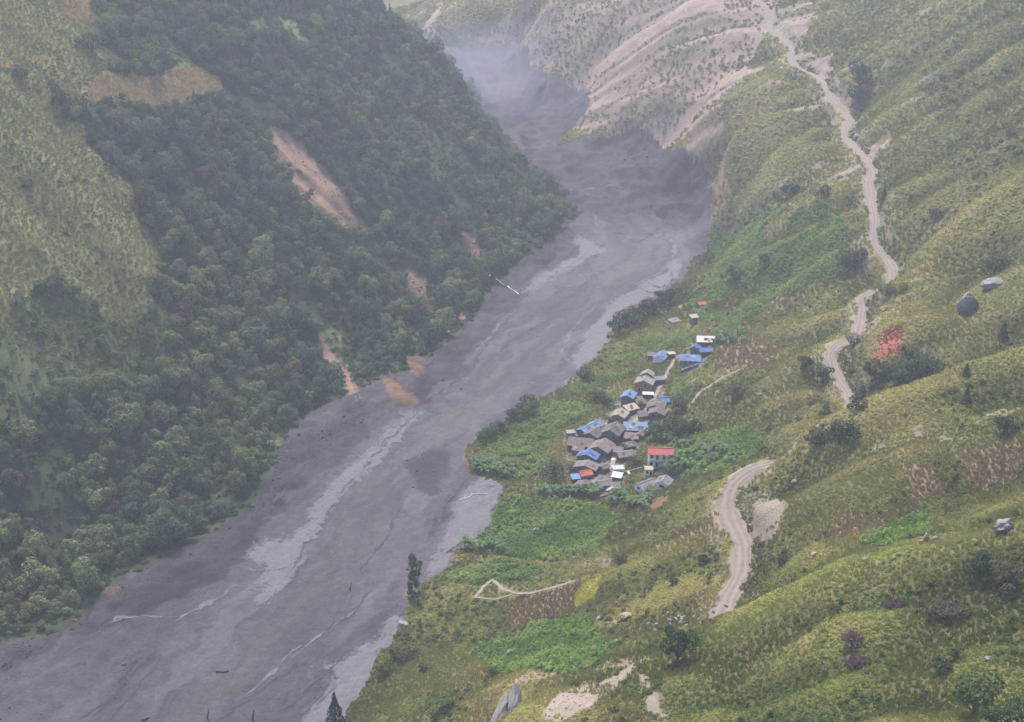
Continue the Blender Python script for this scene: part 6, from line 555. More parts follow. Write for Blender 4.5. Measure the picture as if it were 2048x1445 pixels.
def window(parent, x, y, z, w, h, face, fm=None):
    """face -1/1: wall looking along -y/+y; -2/2: along -x/+x. frame > pane"""
    f = MB(); p = MB(); t = .07
    if abs(face) == 1:
        s = face; a, b = sorted((y, y + s * .06)); a2, b2 = sorted((y + s * .003, y + s * .03))
        f.box(x - w/2, x + w/2, a, b, z, z + t).box(x - w/2, x + w/2, a, b, z + h - t, z + h).box(x - w/2, x - w/2 + t, a, b, z + t, z + h - t).box(x + w/2 - t, x + w/2, a, b, z + t, z + h - t)
        p.box(x - w/2 + t, x + w/2 - t, a2, b2, z + t, z + h - t)
    else:
        s = face // 2; a, b = sorted((x, x + s * .06)); a2, b2 = sorted((x + s * .003, x + s * .03))
        f.box(a, b, y - w/2, y + w/2, z, z + t).box(a, b, y - w/2, y + w/2, z + h - t, z + h).box(a, b, y - w/2, y - w/2 + t, z + t, z + h - t).box(a, b, y + w/2 - t, y + w/2, z + t, z + h - t)
        p.box(a2, b2, y - w/2 + t, y + w/2 - t, z + t, z + h - t)
    o = f.build('window', fm or WOOD, parent); p.build('pane', DARK, o); return o
def door(parent, x, y, w, h, face, m=None, z0=0):
    d = MB(); k = MB()
    if abs(face) == 1:
        a, b = sorted((y + face * .003, y + face * .05)); d.box(x - w/2, x + w/2, a, b, z0 - .05, z0 + h); k.box(x + w*.32, x + w*.42, *sorted((y + face*.05, y + face*.1)), z0 + h*.45, z0 + h*.52)
    else:
        s = face // 2; a, b = sorted((x + s * .003, x + s * .05)); d.box(a, b, y - w/2, y + w/2, z0 - .05, z0 + h); k.box(*sorted((x + s*.05, x + s*.1)), y + w*.32, y + w*.42, z0 + h*.45, z0 + h*.52)
    o = d.build('door', m or TIMB, parent); k.build('handle', DARK, o); return o
def roof_plane(mb, e0, e1, r1, r0, slaty, r):
    """one roof plane from eave e0-e1 up to ridge r0-r1, as a slab with standing seams or as courses of slates"""
    e0, e1, r0, r1 = map(Vector, (e0, e1, r0, r1)); mb.slab(e0, e1, r1, r0, .07)
    n = (e1 - e0).cross(r0 - e0).normalized(); L = (e1 - e0).length; D = (r0 - e0).length; U = (e1 - e0) / L; V = (r0 - e0) / D
    if slaty:
        rows = max(3, int(D / .55)); cols = max(3, int(L / .62))
        for i in range(rows):
            for j in range(cols):
                if r.random() < .05: continue
                a = j / cols * L + r.uniform(-.06, .06); b = i / rows * D - .05; w = L / cols * r.uniform(.9, 1.12); h = D / rows * 1.25
                p = e0 + U * a + V * b + n * r.uniform(.06, .13); q = e0 + U * a + V * min(b + h, D) + n * r.uniform(.012, .03)
                mb.add([p, p + U * w, q + U * w, q], [(0, 1, 2, 3)])
    else:
        k = max(2, int(L / .85))
        for j in range(k + 1):
            a = e0 + U * (L * j / k * .985 + .01); s = U * .035
            mb.slab(a + n * .05, a + s * 2 + n * .05, a + s * 2 + V * D + n * .05, a + V * D + n * .05, .048)
def house(key, label, L, D, h, rise, yaw, roof, wall, name='house', cat='house', style='gable', over=.45, openings=(), posts=0, group=None, dz=0., ridgecap=True):
    """local x runs along the ridge"""
    p = HOUSES[key]; r = random.Random(key); g = float(gz(p[0], p[1])[0]); t = tag(empty(name, (p[0], p[1], g + dz), R(yaw)), label, cat, group)
    x, y = L / 2, D / 2; w = MB(); rf = MB(); sl = roof in SLATY
    lo = -1.6
    if style == 'gable':
        w.add([(-x,-y,lo),(x,-y,lo),(x,y,lo),(-x,y,lo),(-x,-y,h),(x,-y,h),(x,y,h),(-x,y,h),(-x,0,h+rise),(x,0,h+rise)], [(0,1,5,4),(2,3,7,6),(1,2,6,9,5),(3,0,4,8,7)])
        k = rise / y * over; ox = over * .8; sg = r.uniform(-.12, .12)
        roof_plane(rf, (-x-ox, -y-over, h-k+.08), (x+ox, -y-over, h-k+.08+sg*.3), (x+ox, 0, h+rise+.08+sg*.4), (-x-ox, 0, h+rise+.08), sl, r)
        roof_plane(rf, (x+ox, y+over, h-k+.08), (-x-ox, y+over, h-k+.08), (-x-ox, 0, h+rise+.08), (x+ox, 0, h+rise+.08+sg*.4), sl, r)
    elif style == 'shed':
        w.add([(-x,-y,lo),(x,-y,lo),(x,y,lo),(-x,y,lo),(-x,-y,h),(x,-y,h),(x,y,h+rise),(-x,y,h+rise)], [(0,1,5,4),(2,3,7,6),(1,2,6,5),(3,0,4,7)])
        k = rise / D * over
        roof_plane(rf, (-x-over, -y-over, h-k+.08), (x+over, -y-over, h-k+.08), (x+over, y+over, h+rise+k+.08), (-x-over, y+over, h+rise+k+.08), sl, r)
    else:
        w.box(-x, x, -y, y, lo, h); rf.box(-x-over*.5, x+over*.5, -y-over*.5, y+over*.5, h+.004, h+.2)
    w.build('wall', WALLS[wall], t); ro = rf.build('roof', ROOFS[roof], t)
    if style == 'gable' and ridgecap:
        MB().box(-x-over*.8, x+over*.8, -.16, .16, h+rise+.1, h+rise+.2).build('ridge_cap', ROOFS[roof], ro)
    if style != 'flat' and L > 4:
        for k in range(r.randint(2, 4)):
            u0 = r.uniform(.04, .7); v0 = r.uniform(.05, .6); du = r.uniform(.12, .26); dv = r.uniform(.22, .38)
            sd_ = -1 if style == 'shed' or r.random() < .6 else 1
            if style == 'gable': e, g2 = Vector((-x, sd_ * (y + over * .5), h - rise / y * over * .5 + .26)), Vector((-x, 0, h + rise + .26))
            else: e, g2 = Vector((-x, -y, h + .26)), Vector((-x, y, h + rise + .26))
            P_ = [e.lerp(g2, q_) + Vector((L * p_, 0, 0)) for p_, q_ in ((u0, v0), (u0 + du, v0), (u0 + du, v0 + dv), (u0, v0 + dv))]
            if sd_ > 0: P_.reverse()
            MB().slab(*P_, .05).build('patch', r.choice(PATCH), ro)
    for o in openings:
        if o[0] == 'w': window(t, *o[1:])
        else: door(t, *o[1:])
    for k in range(posts):
        px = -x + .15 + (L - .3) * k / (posts - 1); MB().box(px - .08, px + .08, -y - over + .05, -y - over + .2, lo, h - .12).build('post', WOOD, t)
    return t
def gw(L, z, n=1, w=.8, hh=.9, D=4): return [('w', -L/2, (k - (n-1)/2) * D / (n+.5), z, w, hh, -2) for k in range(n)]
def fw(L, D, z, xs_, w=.8, hh=1.0): return [('w', q, -D/2, z, w, hh, -1) for q in xs_]
house('red_hut', 'small hut with orange-red roof highest up the green terraces above the village', 3.6, 3.2, 1.9, .7, 20, 'orange', 'tan', 'hut', 'hut', openings=[('d', 0, -1.6, .8, 1.6, -1)])
house('ruin', 'low ruined hut with broken pale roof slab at the upper end of the village', 4.6, 2.8, 1.1, .5, 35, 'pslate', 'brick', 'ruined_hut', 'hut', 'shed', openings=fw(4.6, 2.8, .2, (-1, 1), .7, .6))
house('tall_hut', 'small two-level plastered hut standing alone above the grey tin roof', 3.0, 2.8, 3.6, .4, 15, 'cream', 'tan', 'hut', 'hut', 'shed', openings=fw(3, 2.8, 2.1, (-.6, .6), .7, .9) + [('d', .3, -1.4, .8, 1.6, -1)])
house('tin_house', 'long low house with pale grey tin roof at the upper edge of the village', 7.6, 4.0, 2.1, 1.0, -6, 'palet', 'wood', 'house', 'house', 'shed', posts=5, openings=[('d', -1, -2, 1, 1.8, -1)] + fw(7.6, 4, .8, (1.5, 2.8)))
house('blue_a', 'small blue-roofed gable shed left of the grey tin roof', 4.2, 3.4, 2.2, .9, 65, 'blue', 'stone', 'shed', 'shed', openings=gw(4.2, 1.0))
house('blue_b', 'blue-roofed house just behind the long blue roof at the upper village', 5.4, 3.8, 2.4, .9, 10, 'blue', 'stone', openings=fw(5.4, 3.8, 1.0, (-1.4, 1.2)))
house('blue_c', 'house with long low blue roof beside the upper footpath', 8.6, 3.8, 2.0, 1.0, -8, 'blue', 'grey', 'house', 'house', 'shed', posts=5, openings=[('d', -2, -1.9, .9, 1.7, -1)] + fw(8.6, 3.8, .8, (0, 2.2)))
house('white_barn', 'blue-roofed barn with bright white gable end at the top of the village path', 7.6, 4.8, 2.0, 1.2, 64, 'lightblue', 'white', 'barn', 'barn', openings=[('d', .5, -2.4, .9, 1.7, -1)])
house('annex', 'tiny flat-roofed hut right beside the white-gabled barn', 3.0, 2.8, 2.2, 0, 10, 'cream', 'wood', 'hut', 'hut', 'flat', openings=[('d', 0, -1.4, .8, 1.7, -1)])
t = house('brick', 'pink brick house with grey two-stepped gable roof', 6.2, 7.0, 4.2, 1.6, 72, 'pslate', 'brick', openings=[('w', -3.1, -.9, 2.9, .8, 1.0, -2), ('w', -3.1, 1.6, .9, .8, 1.0, -2), ('d', 0, -3.5, 1, 1.9, -1)])
b2 = MB(); r2 = MB(); b2.add([(3.3,-2.3,-1.6),(6.6,-2.3,-1.6),(6.6,2.3,-1.6),(3.3,2.3,-1.6),(3.3,-2.3,5.6),(6.6,-2.3,5.6),(6.6,2.3,5.6),(3.3,2.3,5.6),(3.3,0,6.9),(6.6,0,6.9)], [(0,1,5,4),(2,3,7,6),(1,2,6,9,5),(3,0,4,8,7)])
b2.build('rear_wall', WALLS['brick'], t); rr = random.Random(2)
roof_plane(r2, (3.0,-2.8,5.4), (7,-2.8,5.4), (7,0,7.0), (3.0,0,7.0), True, rr); roof_plane(r2, (7,2.8,5.4), (3.0,2.8,5.4), (3.0,0,7.0), (7,0,7.0), True, rr); r2.build('rear_roof', ROOFS['pslate'], t)
house('dark_shed', 'dark flat-roofed shed right of the pink brick house', 4.2, 3.8, 2.2, 0, 8, 'darkflat', 'stone', 'shed', 'shed', 'flat', openings=[('d', -.6, -1.9, .9, 1.7, -1)])
house('stone_blue', 'tall narrow stone house with faded blue gable roof', 6.0, 4.8, 4.0, 1.1, 70, 'lightblue', 'stone', openings=[('w', -3, -.8, 2.6, .7, .9, -2), ('w', -3, 1.1, 2.6, .7, .9, -2), ('d', 0, -2.4, .9, 1.8, -1), ('w', -3, 0, .6, .7, .9, -2)])
house('slab_shed', 'open shed with bright white slab roof in the village yard', 4.2, 2.4, 1.9, 0, -4, 'white', 'wood', 'shed', 'shed', 'flat', posts=3)
house('blue_small', 'small bright blue roof at the right edge of the village path', 4.8, 3.8, 2.0, 1.0, 12, 'blue', 'stone', 'shed', 'shed', openings=fw(4.8, 3.8, .8, (-1, 1.1)))
house('brown_a', 'brown slate-roofed house, upper of two stacked gables right of the path', 6.2, 6.4, 2.5, 1.3, 74, 'brown', 'stone', openings=gw(6.2, 1.0, 2, D=6.4))
house('brown_b', 'brown slate-roofed house, lower of two stacked gables right of the path', 5.0, 6.0, 2.2, 1.2, 74, 'brown', 'stone', openings=gw(5.0, 1.0, 2, D=6))
house('pale', 'low house with cream white roof above the large brown roof', 5.8, 5.2, 2.6, 1.0, 66, 'cream', 'tan', openings=gw(5.8, 1.0, 1))
house('rear_brown', 'low stone hut with tan roof beside the village path', 5.0, 3.4, 2.2, .7, 30, 'cream', 'stone', 'hut', 'hut', 'shed', openings=fw(5, 3.4, .8, (-1, 1)))
house('big_brown', 'large tall house with brown slate gable roof in the village centre', 8.2, 6.6, 4.6, 1.9, 66, 'brown', 'stone', openings=[('w', -4.1, -1.4, 2.9, .8, 1.0, -2), ('w', -4.1, 1.2, 2.9, .8, 1.0, -2), ('d', 1, -3.3, 1, 2.0, -1), ('w', -1.4, -3.3, 2.8, .8, 1, -1), ('w', -4.1, 0, .8, .9, 1.2, -2)])
house('long_blue', 'long faded blue roof on the river side of the village', 10.5, 4.6, 2.8, 1.1, 50, 'lightblue', 'stone', openings=fw(10.5, 4.6, 1.2, (-3.4, 0, 3)))
house('front_blue', 'house with long grey-blue roof and a row of dark windows', 9.2, 4.4, 2.6, 1.1, -5, 'bluegrey', 'stone', 'house', 'house', 'shed', openings=fw(9.2, 4.4, 1.2, (-3.4, -1.2, 1.0, 3.2), .9, 1.0))
house('brown_c', 'brown slate roof between the long blue roof and the grey slate roof', 6.2, 5.6, 2.7, 1.3, 58, 'brown', 'stone', openings=gw(6.2, 1.2, 2, D=5.6))
house('brown_d', 'wide low brown-roofed house beside the concrete tower', 9.0, 5.0, 2.2, .8, -12, 'brown', 'stone', 'house', 'house', 'shed', openings=fw(9, 5, .9, (-3, 0, 2.6)))
house('concrete', 'small grey concrete tower block at the left corner of the village', 3.0, 2.8, 3.4, 0, 10, 'tin', 'grey', 'tower', 'tower', 'flat', openings=fw(3, 2.8, 1.9, (0,)))
house('slate', 'broad grey slate-roofed house behind the bright blue gable', 7.6, 7.6, 3.0, 1.7, 64, 'slate', 'stone', openings=gw(7.6, 1.3, 2, D=7.6))
house('bright_blue', 'house with bright blue gable roof in the lower village', 4.6, 7.4, 3.0, 1.4, 68, 'blue', 'stone', openings=gw(4.6, 1.4, 2, D=7.4))
house('stone_roof', 'grey stone-roofed house in front of the bright blue gable', 4.8, 8.0, 2.5, 1.2, 68, 'slate', 'stone', openings=gw(4.8, 1.0, 2, D=8))
house('tarp', 'lean-to under an orange-red sheet at the lower end of the village', 4.2, 3.6, 1.9, .9, 20, 'orange', 'stone', 'shed', 'shed', openings=[('d', .6, -1.8, .8, 1.5, -1)])
house('brown_e', 'small brown slate-roofed house at the lowest corner of the village', 5.2, 5.6, 2.1, 1.0, 60, 'brown', 'stone', openings=gw(5.2, .8, 2, D=5.6))
house('grey_tin', 'low shed with sagging grey tin roof right of the village lane', 6.2, 4.4, 1.9, .8, 14, 'slate', 'stone', 'shed', 'shed', openings=fw(6.2, 4.4, .7, (-1.6, 1.4), .8, .8))
house('small_a', 'small brown shed above the sagging grey tin roof', 4.4, 3.4, 1.9, .7, 20, 'brown', 'stone', 'shed', 'shed', openings=fw(4.4, 3.4, .7, (-.9, 1)))
house('small_b', 'small slate shed below the long grey-blue roof', 5.0, 3.2, 1.8, .6, -15, 'slate', 'wood', 'shed', 'shed', 'shed', openings=fw(5, 3.2, .7, (-1, 1)))
house('conc_hut', 'pale flat-roofed hut at the lower village lane', 3.8, 3.0, 2.3, 0, 6, 'palet', 'white', 'hut', 'hut', 'flat', openings=[('d', -.8, -1.5, .8, 1.7, -1), ('w', .8, -1.5, 1, .7, .7, -1)])
house('lean', 'lean-to with white sheet roof below the pale flat-roofed hut', 3.0, 2.2, 1.3, .6, -20, 'white', 'wood', 'shed', 'shed', 'shed', openings=[('d', 0, -1.1, .7, 1.2, -1)])
house('stone_hut', 'small stone hut with dark doorway at the lowest village lane', 4.0, 3.6, 2.1, .8, 15, 'slate', 'tan', 'hut', 'hut', openings=[('d', .5, -1.8, 1.1, 1.7, -1, DARK)])
house('frame_hut', 'unfinished white hut below the red-roofed house', 2.8, 2.6, 2.4, 0, -4, 'cream', 'white', 'hut', 'hut', 'flat', openings=[('w', -.6, -1.3, .9, .9, 1.1, -1), ('d', .75, -1.3, .7, 1.8, -1, DARK)])
house('shed_a', 'grey tin-roofed long shed at the lower right of the village', 7.4, 4.2, 1.8, 1.1, 36, 'tin', 'white', 'shed', 'shed', openings=[('w', -3.7, 0, .7, 1.2, .9, -2)])
house('shed_b', 'white-gabled shed with grey tin roof beside the long grey shed', 4.8, 4.8, 2.2, 1.2, 66, 'tin', 'white', 'shed', 'shed', openings=[('w', -2.4, 0, .9, 1.7, .9, -2)])
SHACKS = [('rear_shack', 'stone_blue', 4.6, -4.2, 'small brown shack between the tall stone house and the white slab shed', 'brown', 3.6, 3.0), ('lane_shack', 'big_brown', 6.6, -3.4, 'narrow brown shack squeezed right of the large brown house', 'brown', 3.4, 2.6),
 ('yard_shack', 'slate', 6.0, -2.6, 'little slate shack on the lane below the broad grey slate roof', 'slate', 3.2, 2.6), ('low_shack', 'stone_roof', 6.4, -1.2, 'small rusty lean-to right of the grey stone roof', 'brown', 3.0, 2.6), ('corner_shack', 'tarp', -3.6, -2.4, 'small blue-sheeted shack left of the orange-red lean-to', 'lightblue', 2.8, 2.4),
 ('end_shack', 'brown_e', 5.0, 1.6, 'small grey shack right of the lowest brown house', 'slate', 3.2, 2.8), ('side_shack', 'brown_d', -1.0, -4.6, 'low brown shack in front of the wide brown roof', 'brown', 4.2, 2.6), ('gap_shack', 'long_blue', -6.6, -4.2, 'low slate shack below the end of the long blue roof', 'slate', 3.6, 2.8),
 ('upper_shack', 'brown_b', -5.4, 1.0, 'brown shack left of the two stacked gables', 'brown', 3.6, 3.0), ('front_shack', 'front_blue', 1.5, -4.2, 'rusty shack in front of the windowed grey-blue house', 'brown', 4.0, 2.4), ('barn_shack', 'white_barn', -4.0, 3.6, 'small stone shack behind the white-gabled barn', 'slate', 2.8, 2.4), ('tin_shack', 'tin_house', 5.6, -1.0, 'small grey shack at the right end of the grey tin house', 'tin', 3.0, 2.6)]
for i, (k, near, dx, dy, lab, rf_, L_, D_) in enumerate(SHACKS):
    HOUSES[k] = [HOUSES[near][0] + dx, HOUSES[near][1] + dy, 0]
    house(k, lab, L_, D_, 1.7 + .1 * (i % 4), .5 + .1 * (i % 3), (12, 64, -10, 40)[i % 4], rf_, ('stone', 'wood', 'tan')[i % 3], 'shack', 'shack', 'gable' if i % 2 else 'shed', .3, openings=[('d', 0, -D_ / 2, .7, 1.4, -1)] + ([('w', L_ / 2 - .7, -D_ / 2, .7, .6, .6, -1)] if i % 2 else []))
# two-storey balcony house
p = HOUSES['red_two']; t = tag(empty('house', (p[0], p[1], float(gz(p[0], p[1])[0])), R(-4)), 'two-storey white house with red roof and long balcony', 'house')
MB().box(-4.3, 4.3, -1.6, 3, -1.8, 5.4).build('wall', WALLS['white'], t)
MB().box(-4.6, 4.6, -3.2, -1.603, 2.55, 2.75).build('balcony_floor', WALLS['grey'], t)
rl = MB()
for z in (3.05, 3.35, 3.65): rl.box(-4.55, 4.55, -3.16, -3.09, z, z + .07)
rl.build('railing', PAINT, t)
for k in range(6):
    x = -4.45 + 8.9 * k / 5; MB().box(x - .09, x + .09, -3.08, -2.9, -1.8, 2.545).build('post', PAINT, t); MB().box(x - .07, x + .07, -3.08, -2.94, 2.755, 3.6).build('post', PAINT, t)
rf = MB(); rr = random.Random(5)
roof_plane(rf, (-4.7, -2.3, 5.35), (4.7, -2.3, 5.35), (4.7, .4, 6.9), (-4.7, .4, 6.9), False, rr); roof_plane(rf, (4.7, 3.4, 5.2), (-4.7, 3.4, 5.2), (-4.7, .4, 6.9), (4.7, .4, 6.9), False, rr)
ro = rf.build('roof', ROOFS['red'], t); MB().box(-4.7, 4.7, .22, .58, 6.93, 7.02).build('ridge_cap', ROOFS['red'], ro)
MB().add([(-4.303, -1.6, 5.4), (-4.303, 3, 5.4), (-4.303, .4, 6.7), (-4.12, -1.6, 5.4), (-4.12, 3, 5.4), (-4.12, .4, 6.7)], [(0, 2, 1), (3, 4, 5), (0, 3, 5, 2), (1, 2, 5, 4), (0, 1, 4, 3)]).build('gable', WALLS['white'], t)
MB().add([(4.303, -1.6, 5.4), (4.303, 3, 5.4), (4.303, .4, 6.7), (4.12, -1.6, 5.4), (4.12, 3, 5.4), (4.12, .4, 6.7)], [(0, 1, 2), (3, 5, 4), (0, 2, 5, 3), (1, 4, 5, 2), (0, 3, 4, 1)]).build('gable', WALLS['white'], t)
for z in (.7, 3.5):
    for x in (-3.2, 3.2): window(t, x, -1.6, z, 1.2, 1.3, -1, TIMB)
    for x in (-1.2, 1.2): door(t, x, -1.6, 1.0, 2.0, -1, TIMB if z > 1 else DARK, 0 if z < 1 else 2.76)
# low dry-stone walls: courses of single stones
def stone_block(seed, w=1, d=1, h=1):
    r = random.Random(seed); v = [(sx * w/2 * r.uniform(.8, 1.05), sy * d/2 * r.uniform(.8, 1.05), sz * h/2 * r.uniform(.8, 1.05)) for sz in (-1, 1) for sx, sy in ((-1, -1), (1, -1), (1, 1), (-1, 1))]
    return MB().add(v, [(0,3,2,1),(4,5,6,7),(0,1,5,4),(1,2,6,5),(2,3,7,6),(3,0,4,7)])
STONES = [stone_block(k).mesh('stone', WALLS['stone' if k % 3 else 'grey']) for k in range(5)]
def dry_wall(label, a, b, hh):
    a, b = np.array(a), np.array(b); n = max(2, int(np.hypot(*(b - a)) / .75)); t = tag(empty('dry_stone_wall', (*a, float(gz(*a)[0]))), label, 'wall')
    for i in range(n):
        for j in range(int(hh / .4)):
            p = a + (b - a) * (i + .5 * (j % 2)) / n; s = link('stone', STONES[rnd.randrange(5)], t); s.location = (p[0] - a[0], p[1] - a[1], float(gz(*p)[0]) - t.location.z + .12 + j * .38); s.scale = (.85, .6, .46); s.rotation_euler = (0, 0, math.atan2(b[1]-a[1], b[0]-a[0]) + rnd.uniform(-.15, .15))
h = HOUSES['low_wall']; dry_wall('low curved stone wall in front of the long blue roof', (h[0] - 4, h[1] - 1), (h[0] + 4, h[1] + 1), 1.6)
h = HOUSES['rub_a']; dry_wall('stone terrace wall at the bottom edge of the village', (h[0] - 5, h[1] - 2), (h[0] + 5, h[1] + .5), 1.2)
h = HOUSES['red_two']; dry_wall('short stone wall left of the red-roofed house', (h[0] - 13, h[1] - .5), (h[0] - 6.5, h[1] + .5), .9)
# tarpaulins and sheets
def tarp(label, key, dx, dy, w, d, mat, rz=0., z=.5):
    x, y = HOUSES[key][0] + dx, HOUSES[key][1] + dy; r = random.Random(label); n = 6; mb = MB()
    V = [((i / n - .5) * w * (1 - .25 * abs(j / n - .5)), (j / n - .5) * d, z * (1 - (2 * i / n - 1) ** 2) * (1 - .6 * (2 * j / n - 1) ** 2) + r.uniform(0, .1) + .06) for j in range(n + 1) for i in range(n + 1)]
    top = [(j*(n+1)+i, j*(n+1)+i+1, (j+1)*(n+1)+i+1, (j+1)*(n+1)+i) for j in range(n) for i in range(n)]
    mb.add(V, top); o = mb.build('tarpaulin', mat, None, True); o.location = (x, y, float(gz(x, y)[0])); o.rotation_euler = (0, 0, rz); sm = o.modifiers.new('thick', 'SOLIDIFY'); sm.thickness = .03; tag(o, label, 'tarpaulin')
WH = ROOFS['white']
tarp('white tarpaulin spread over a heap at the lowest village lane', 'stone_hut', 2.4, -1.9, 4.2, 2.8, WH, .2, .9)
tarp('small white bundle beside the white tarpaulin', 'stone_hut', 5.4, -2.6, 1.5, 1.2, WH, 0, .7)
tarp('white sheet laid out in the middle of the village lane', 'grey_tin', -4.4, .2, 2.0, 1.6, WH, .3, .2)
tarp('blue sheet on the ground left of the stone tower house', 'stone_blue', -4.6, -.5, 2.4, 2.0, ROOFS['blue'], .4, .6)
tarp('blue tarpaulin beside the bright blue gable roof', 'bright_blue', 5.6, .6, 3.4, 1.6, ROOFS['blue'], .2, .9)
tarp('pale sheet heap left of the grey stone roof', 'stone_roof', -6.6, .4, 2.0, 1.6, ROOFS['palet'], .8, 1.2)
tarp('blue-grey sheet heap left of the orange-red lean-to', 'tarp', -4.0, 1.6, 2.2, 1.8, ROOFS['bluegrey'], .3, .8)
tarp('white sheet right of the lowest lane', 'conc_hut', 3.8, -2.2, 1.3, 2.6, WH, .2, 1.0)
tarp('pale blue sheet heap in the yard right of the large brown roof', 'small_b', -1.0, -2.8, 2.2, 1.4, ROOFS['lightblue'], .2, .5)

# ---------------------------------------------------------------- single trees and shrubs
for i, (x, y, z, dm, ratio, sp, tn, lab) in enumerate(PLANTS):
    tree = sp in ('slim', 'cone') or ' tree' in lab; nm = 'tree' if tree else 'shrub'
    if 'conifer' in lab: nm = 'conifer_tree'
    plant(nm, lab, nm.replace('_', ' ') if nm != 'conifer_tree' else 'tree', (x, y, float(gz(x, y)[0]) - .1), dm, ratio, sp, np.array(TINT[tn]) * rnd.uniform(.9, 1.1), None, i, 'pale forked' in lab)

# ---------------------------------------------------------------- banana plants: stem and separate leaves
BL_ = []
for k in range(3):
    r = random.Random(900 + k); mb = MB(); L = 2.1; n = 6
    for i in range(n):
        s0, s1 = i / n, (i + 1) / n
        def pt(s): return Vector((L * (s * .8), 0, L * (.75 * s - .95 * s * s)))
        def wd_(s): return .34 * math.sin(math.pi * min(1, s * .93 + .07)) ** .6
        a, b = pt(s0), pt(s1); j = r.uniform(-.04, .04)
        for sg in (-1, 1): mb.add([a, b, b + Vector((0, sg * wd_(s1), -.1 * wd_(s1) + j)), a + Vector((0, sg * wd_(s0), -.1))], [(0, 1, 2, 3) if sg > 0 else (3, 2, 1, 0)])
    BL_.append(mb.mesh('leaf', LEAF))
STEM = MB().tube([(0, 0, -.4), (.02, 0, .6), (0, .03, 1.5)], [.16, .13, .08], 7).mesh('stem', plain('banana_stem', (.13, .15, .06), .8, .3, 2), True)
for i, (x, y, z, hgt) in enumerate(BANANAS):
    if zin('mud', np.array([x]), np.array([y]))[0]: continue
    t = tag(empty('banana_plant', (x, y, float(gz(x, y)[0])), rnd.uniform(0, 6), hgt / 2.2), 'banana plant with long arching leaves in a grove around the village', 'banana plant', 'banana plants around the village')
    link('stem', STEM, t); c = (.085 * rnd.uniform(.8, 1.2), .13 * rnd.uniform(.85, 1.15), .06)
    for k in range(7):
        l = link('leaf', BL_[rnd.randrange(3)], t); l.location = (0, 0, 1.35 + .05 * k); l.rotation_euler = (rnd.uniform(-.2, .2), rnd.uniform(-.75, .15), k * .9 + rnd.uniform(-.3, .3)); l['tint'] = [float(q * rnd.uniform(.85, 1.2)) for q in c]

# ---------------------------------------------------------------- boulders
def rock(seed, sub=2):
    import bmesh
    r = random.Random(seed); bm = bmesh.new(); bmesh.ops.create_icosphere(bm, subdivisions=sub, radius=1); off = r.uniform(0, 99)
    cuts = [(Vector((r.gauss(0, 1), r.gauss(0, 1), r.gauss(0, 1))).normalized(), r.uniform(.5, .85)) for _ in range(13)]
    for v in bm.verts:
        for n, d in cuts:
            e = v.co.dot(n) - d
            if e > 0: v.co -= n * e * .9
        v.co *= 1 + .1 * float(vnoise(v.co.x * 2 + off, v.co.y * 2 + v.co.z * 3, 5)) + (.07 * float(vnoise(v.co.x * 6 + off, v.co.y * 6 + v.co.z * 7, 6)) if sub > 2 else 0)
    me = bpy.data.meshes.new('boulder'); bm.to_mesh(me); bm.free(); return me
RM = {'grey': plain('grey_rock', (.23, .21, .2), .95, .55, .9, bump=.3), 'pale': plain('pale_rock', (.23, .22, .21), .95, .35, 1.2, bump=.08), 'tan': plain('tan_rock', (.28, .2, .125), .95, .35, 1.2, bump=.08)}
for i, (x, y, z, w, ratio, tn, lab) in enumerate(BOULDERS):
    o = link('boulder', rock(i + 40, 4 if w > 3 else 2), None, RM[tn]); o.location = (x, y, float(gz(x, y)[0]) + w * ratio * .34); o.scale = (w / 2 / .8, w / 2 / .8 * .8, w * ratio / 2 / .8); o.rotation_euler = (rnd.uniform(-.2, .2), rnd.uniform(-.2, .2), rnd.uniform(0, 6))
    tag(o, lab, 'boulder' if w > 1.5 else 'rock', 'stones in the rubble heap' if 'rubble heap' in lab else None)
for i, (x, y, z, w) in enumerate(OUTCROP):
    o = link('rock_outcrop', rock(90 + i, 4), None, RM['grey']); o.location = (x, y, float(gz(x, y)[0]) - .5); o.scale = (w * .3, w * .95, w * .42); o.rotation_euler = (.75, -.35, -.5)
    tag(o, ['grey slanting rock outcrop at the bottom edge left of the bare road end', 'smaller grey rock outcrop above the slanting one at the bottom edge'][i], 'rock')

# ---------------------------------------------------------------- poles, driftwood
POLEM = plain('weathered_pole', (.33, .31, .29), .9, .3, 2)
PLAB = ['grey utility pole at the bottom of the lower field', 'utility pole beside the lower footpath in dry grass', 'utility pole in front of the banana grove below the village', 'left one of the twin poles in the upper green terraces', 'right one of the twin poles in the upper green terraces']
for (x, y, z, h, k), lab in zip(POLES, PLAB):
    t = tag(empty('utility_pole', (x, y, float(gz(x, y)[0]))), lab, 'pole'); MB().tube([(0, 0, -.5), (0, 0, h)], [.14, .09], 8).build('pole', POLEM, t, True); MB().box(-.7, .7, -.06, .06, h - .55, h - .43).build('cross_arm', POLEM, t)
    for q in (-.6, .6): MB().tube([(q, 0, h - .43), (q, 0, h - .25)], [.05, .05], 6).build('insulator', PAINT, t)
DW = {'white': plain('bleached_wood', (.5, .47, .43), .9, .3, 2), 'dark': plain('wet_wood', (.1, .09, .09), .9, .3, 2)}
LL = ['bleached log lying on the pale mud flat, nearer one', 'bleached log lying on the pale mud flat, farther one', 'long dark branch slanting over the pale mud flat', 'dark branch lying level at the lower edge of the pale mud flat', 'dark log stranded alone in the lower mud flow', 'thin dark branch at the field edge of the pale mud flat', 'dark branch at the left edge of the pale mud flat', 'dark branch in the gully left of the pale mud flat', 'dark stump standing out of the mud in midstream', 'dark snag upright in the mud at the bottom edge, right of two', 'dark snag upright in the mud at the bottom edge, left of two', 'dark log at the bottom edge of the mud flow', 'dark branch in the dark patch of mud']
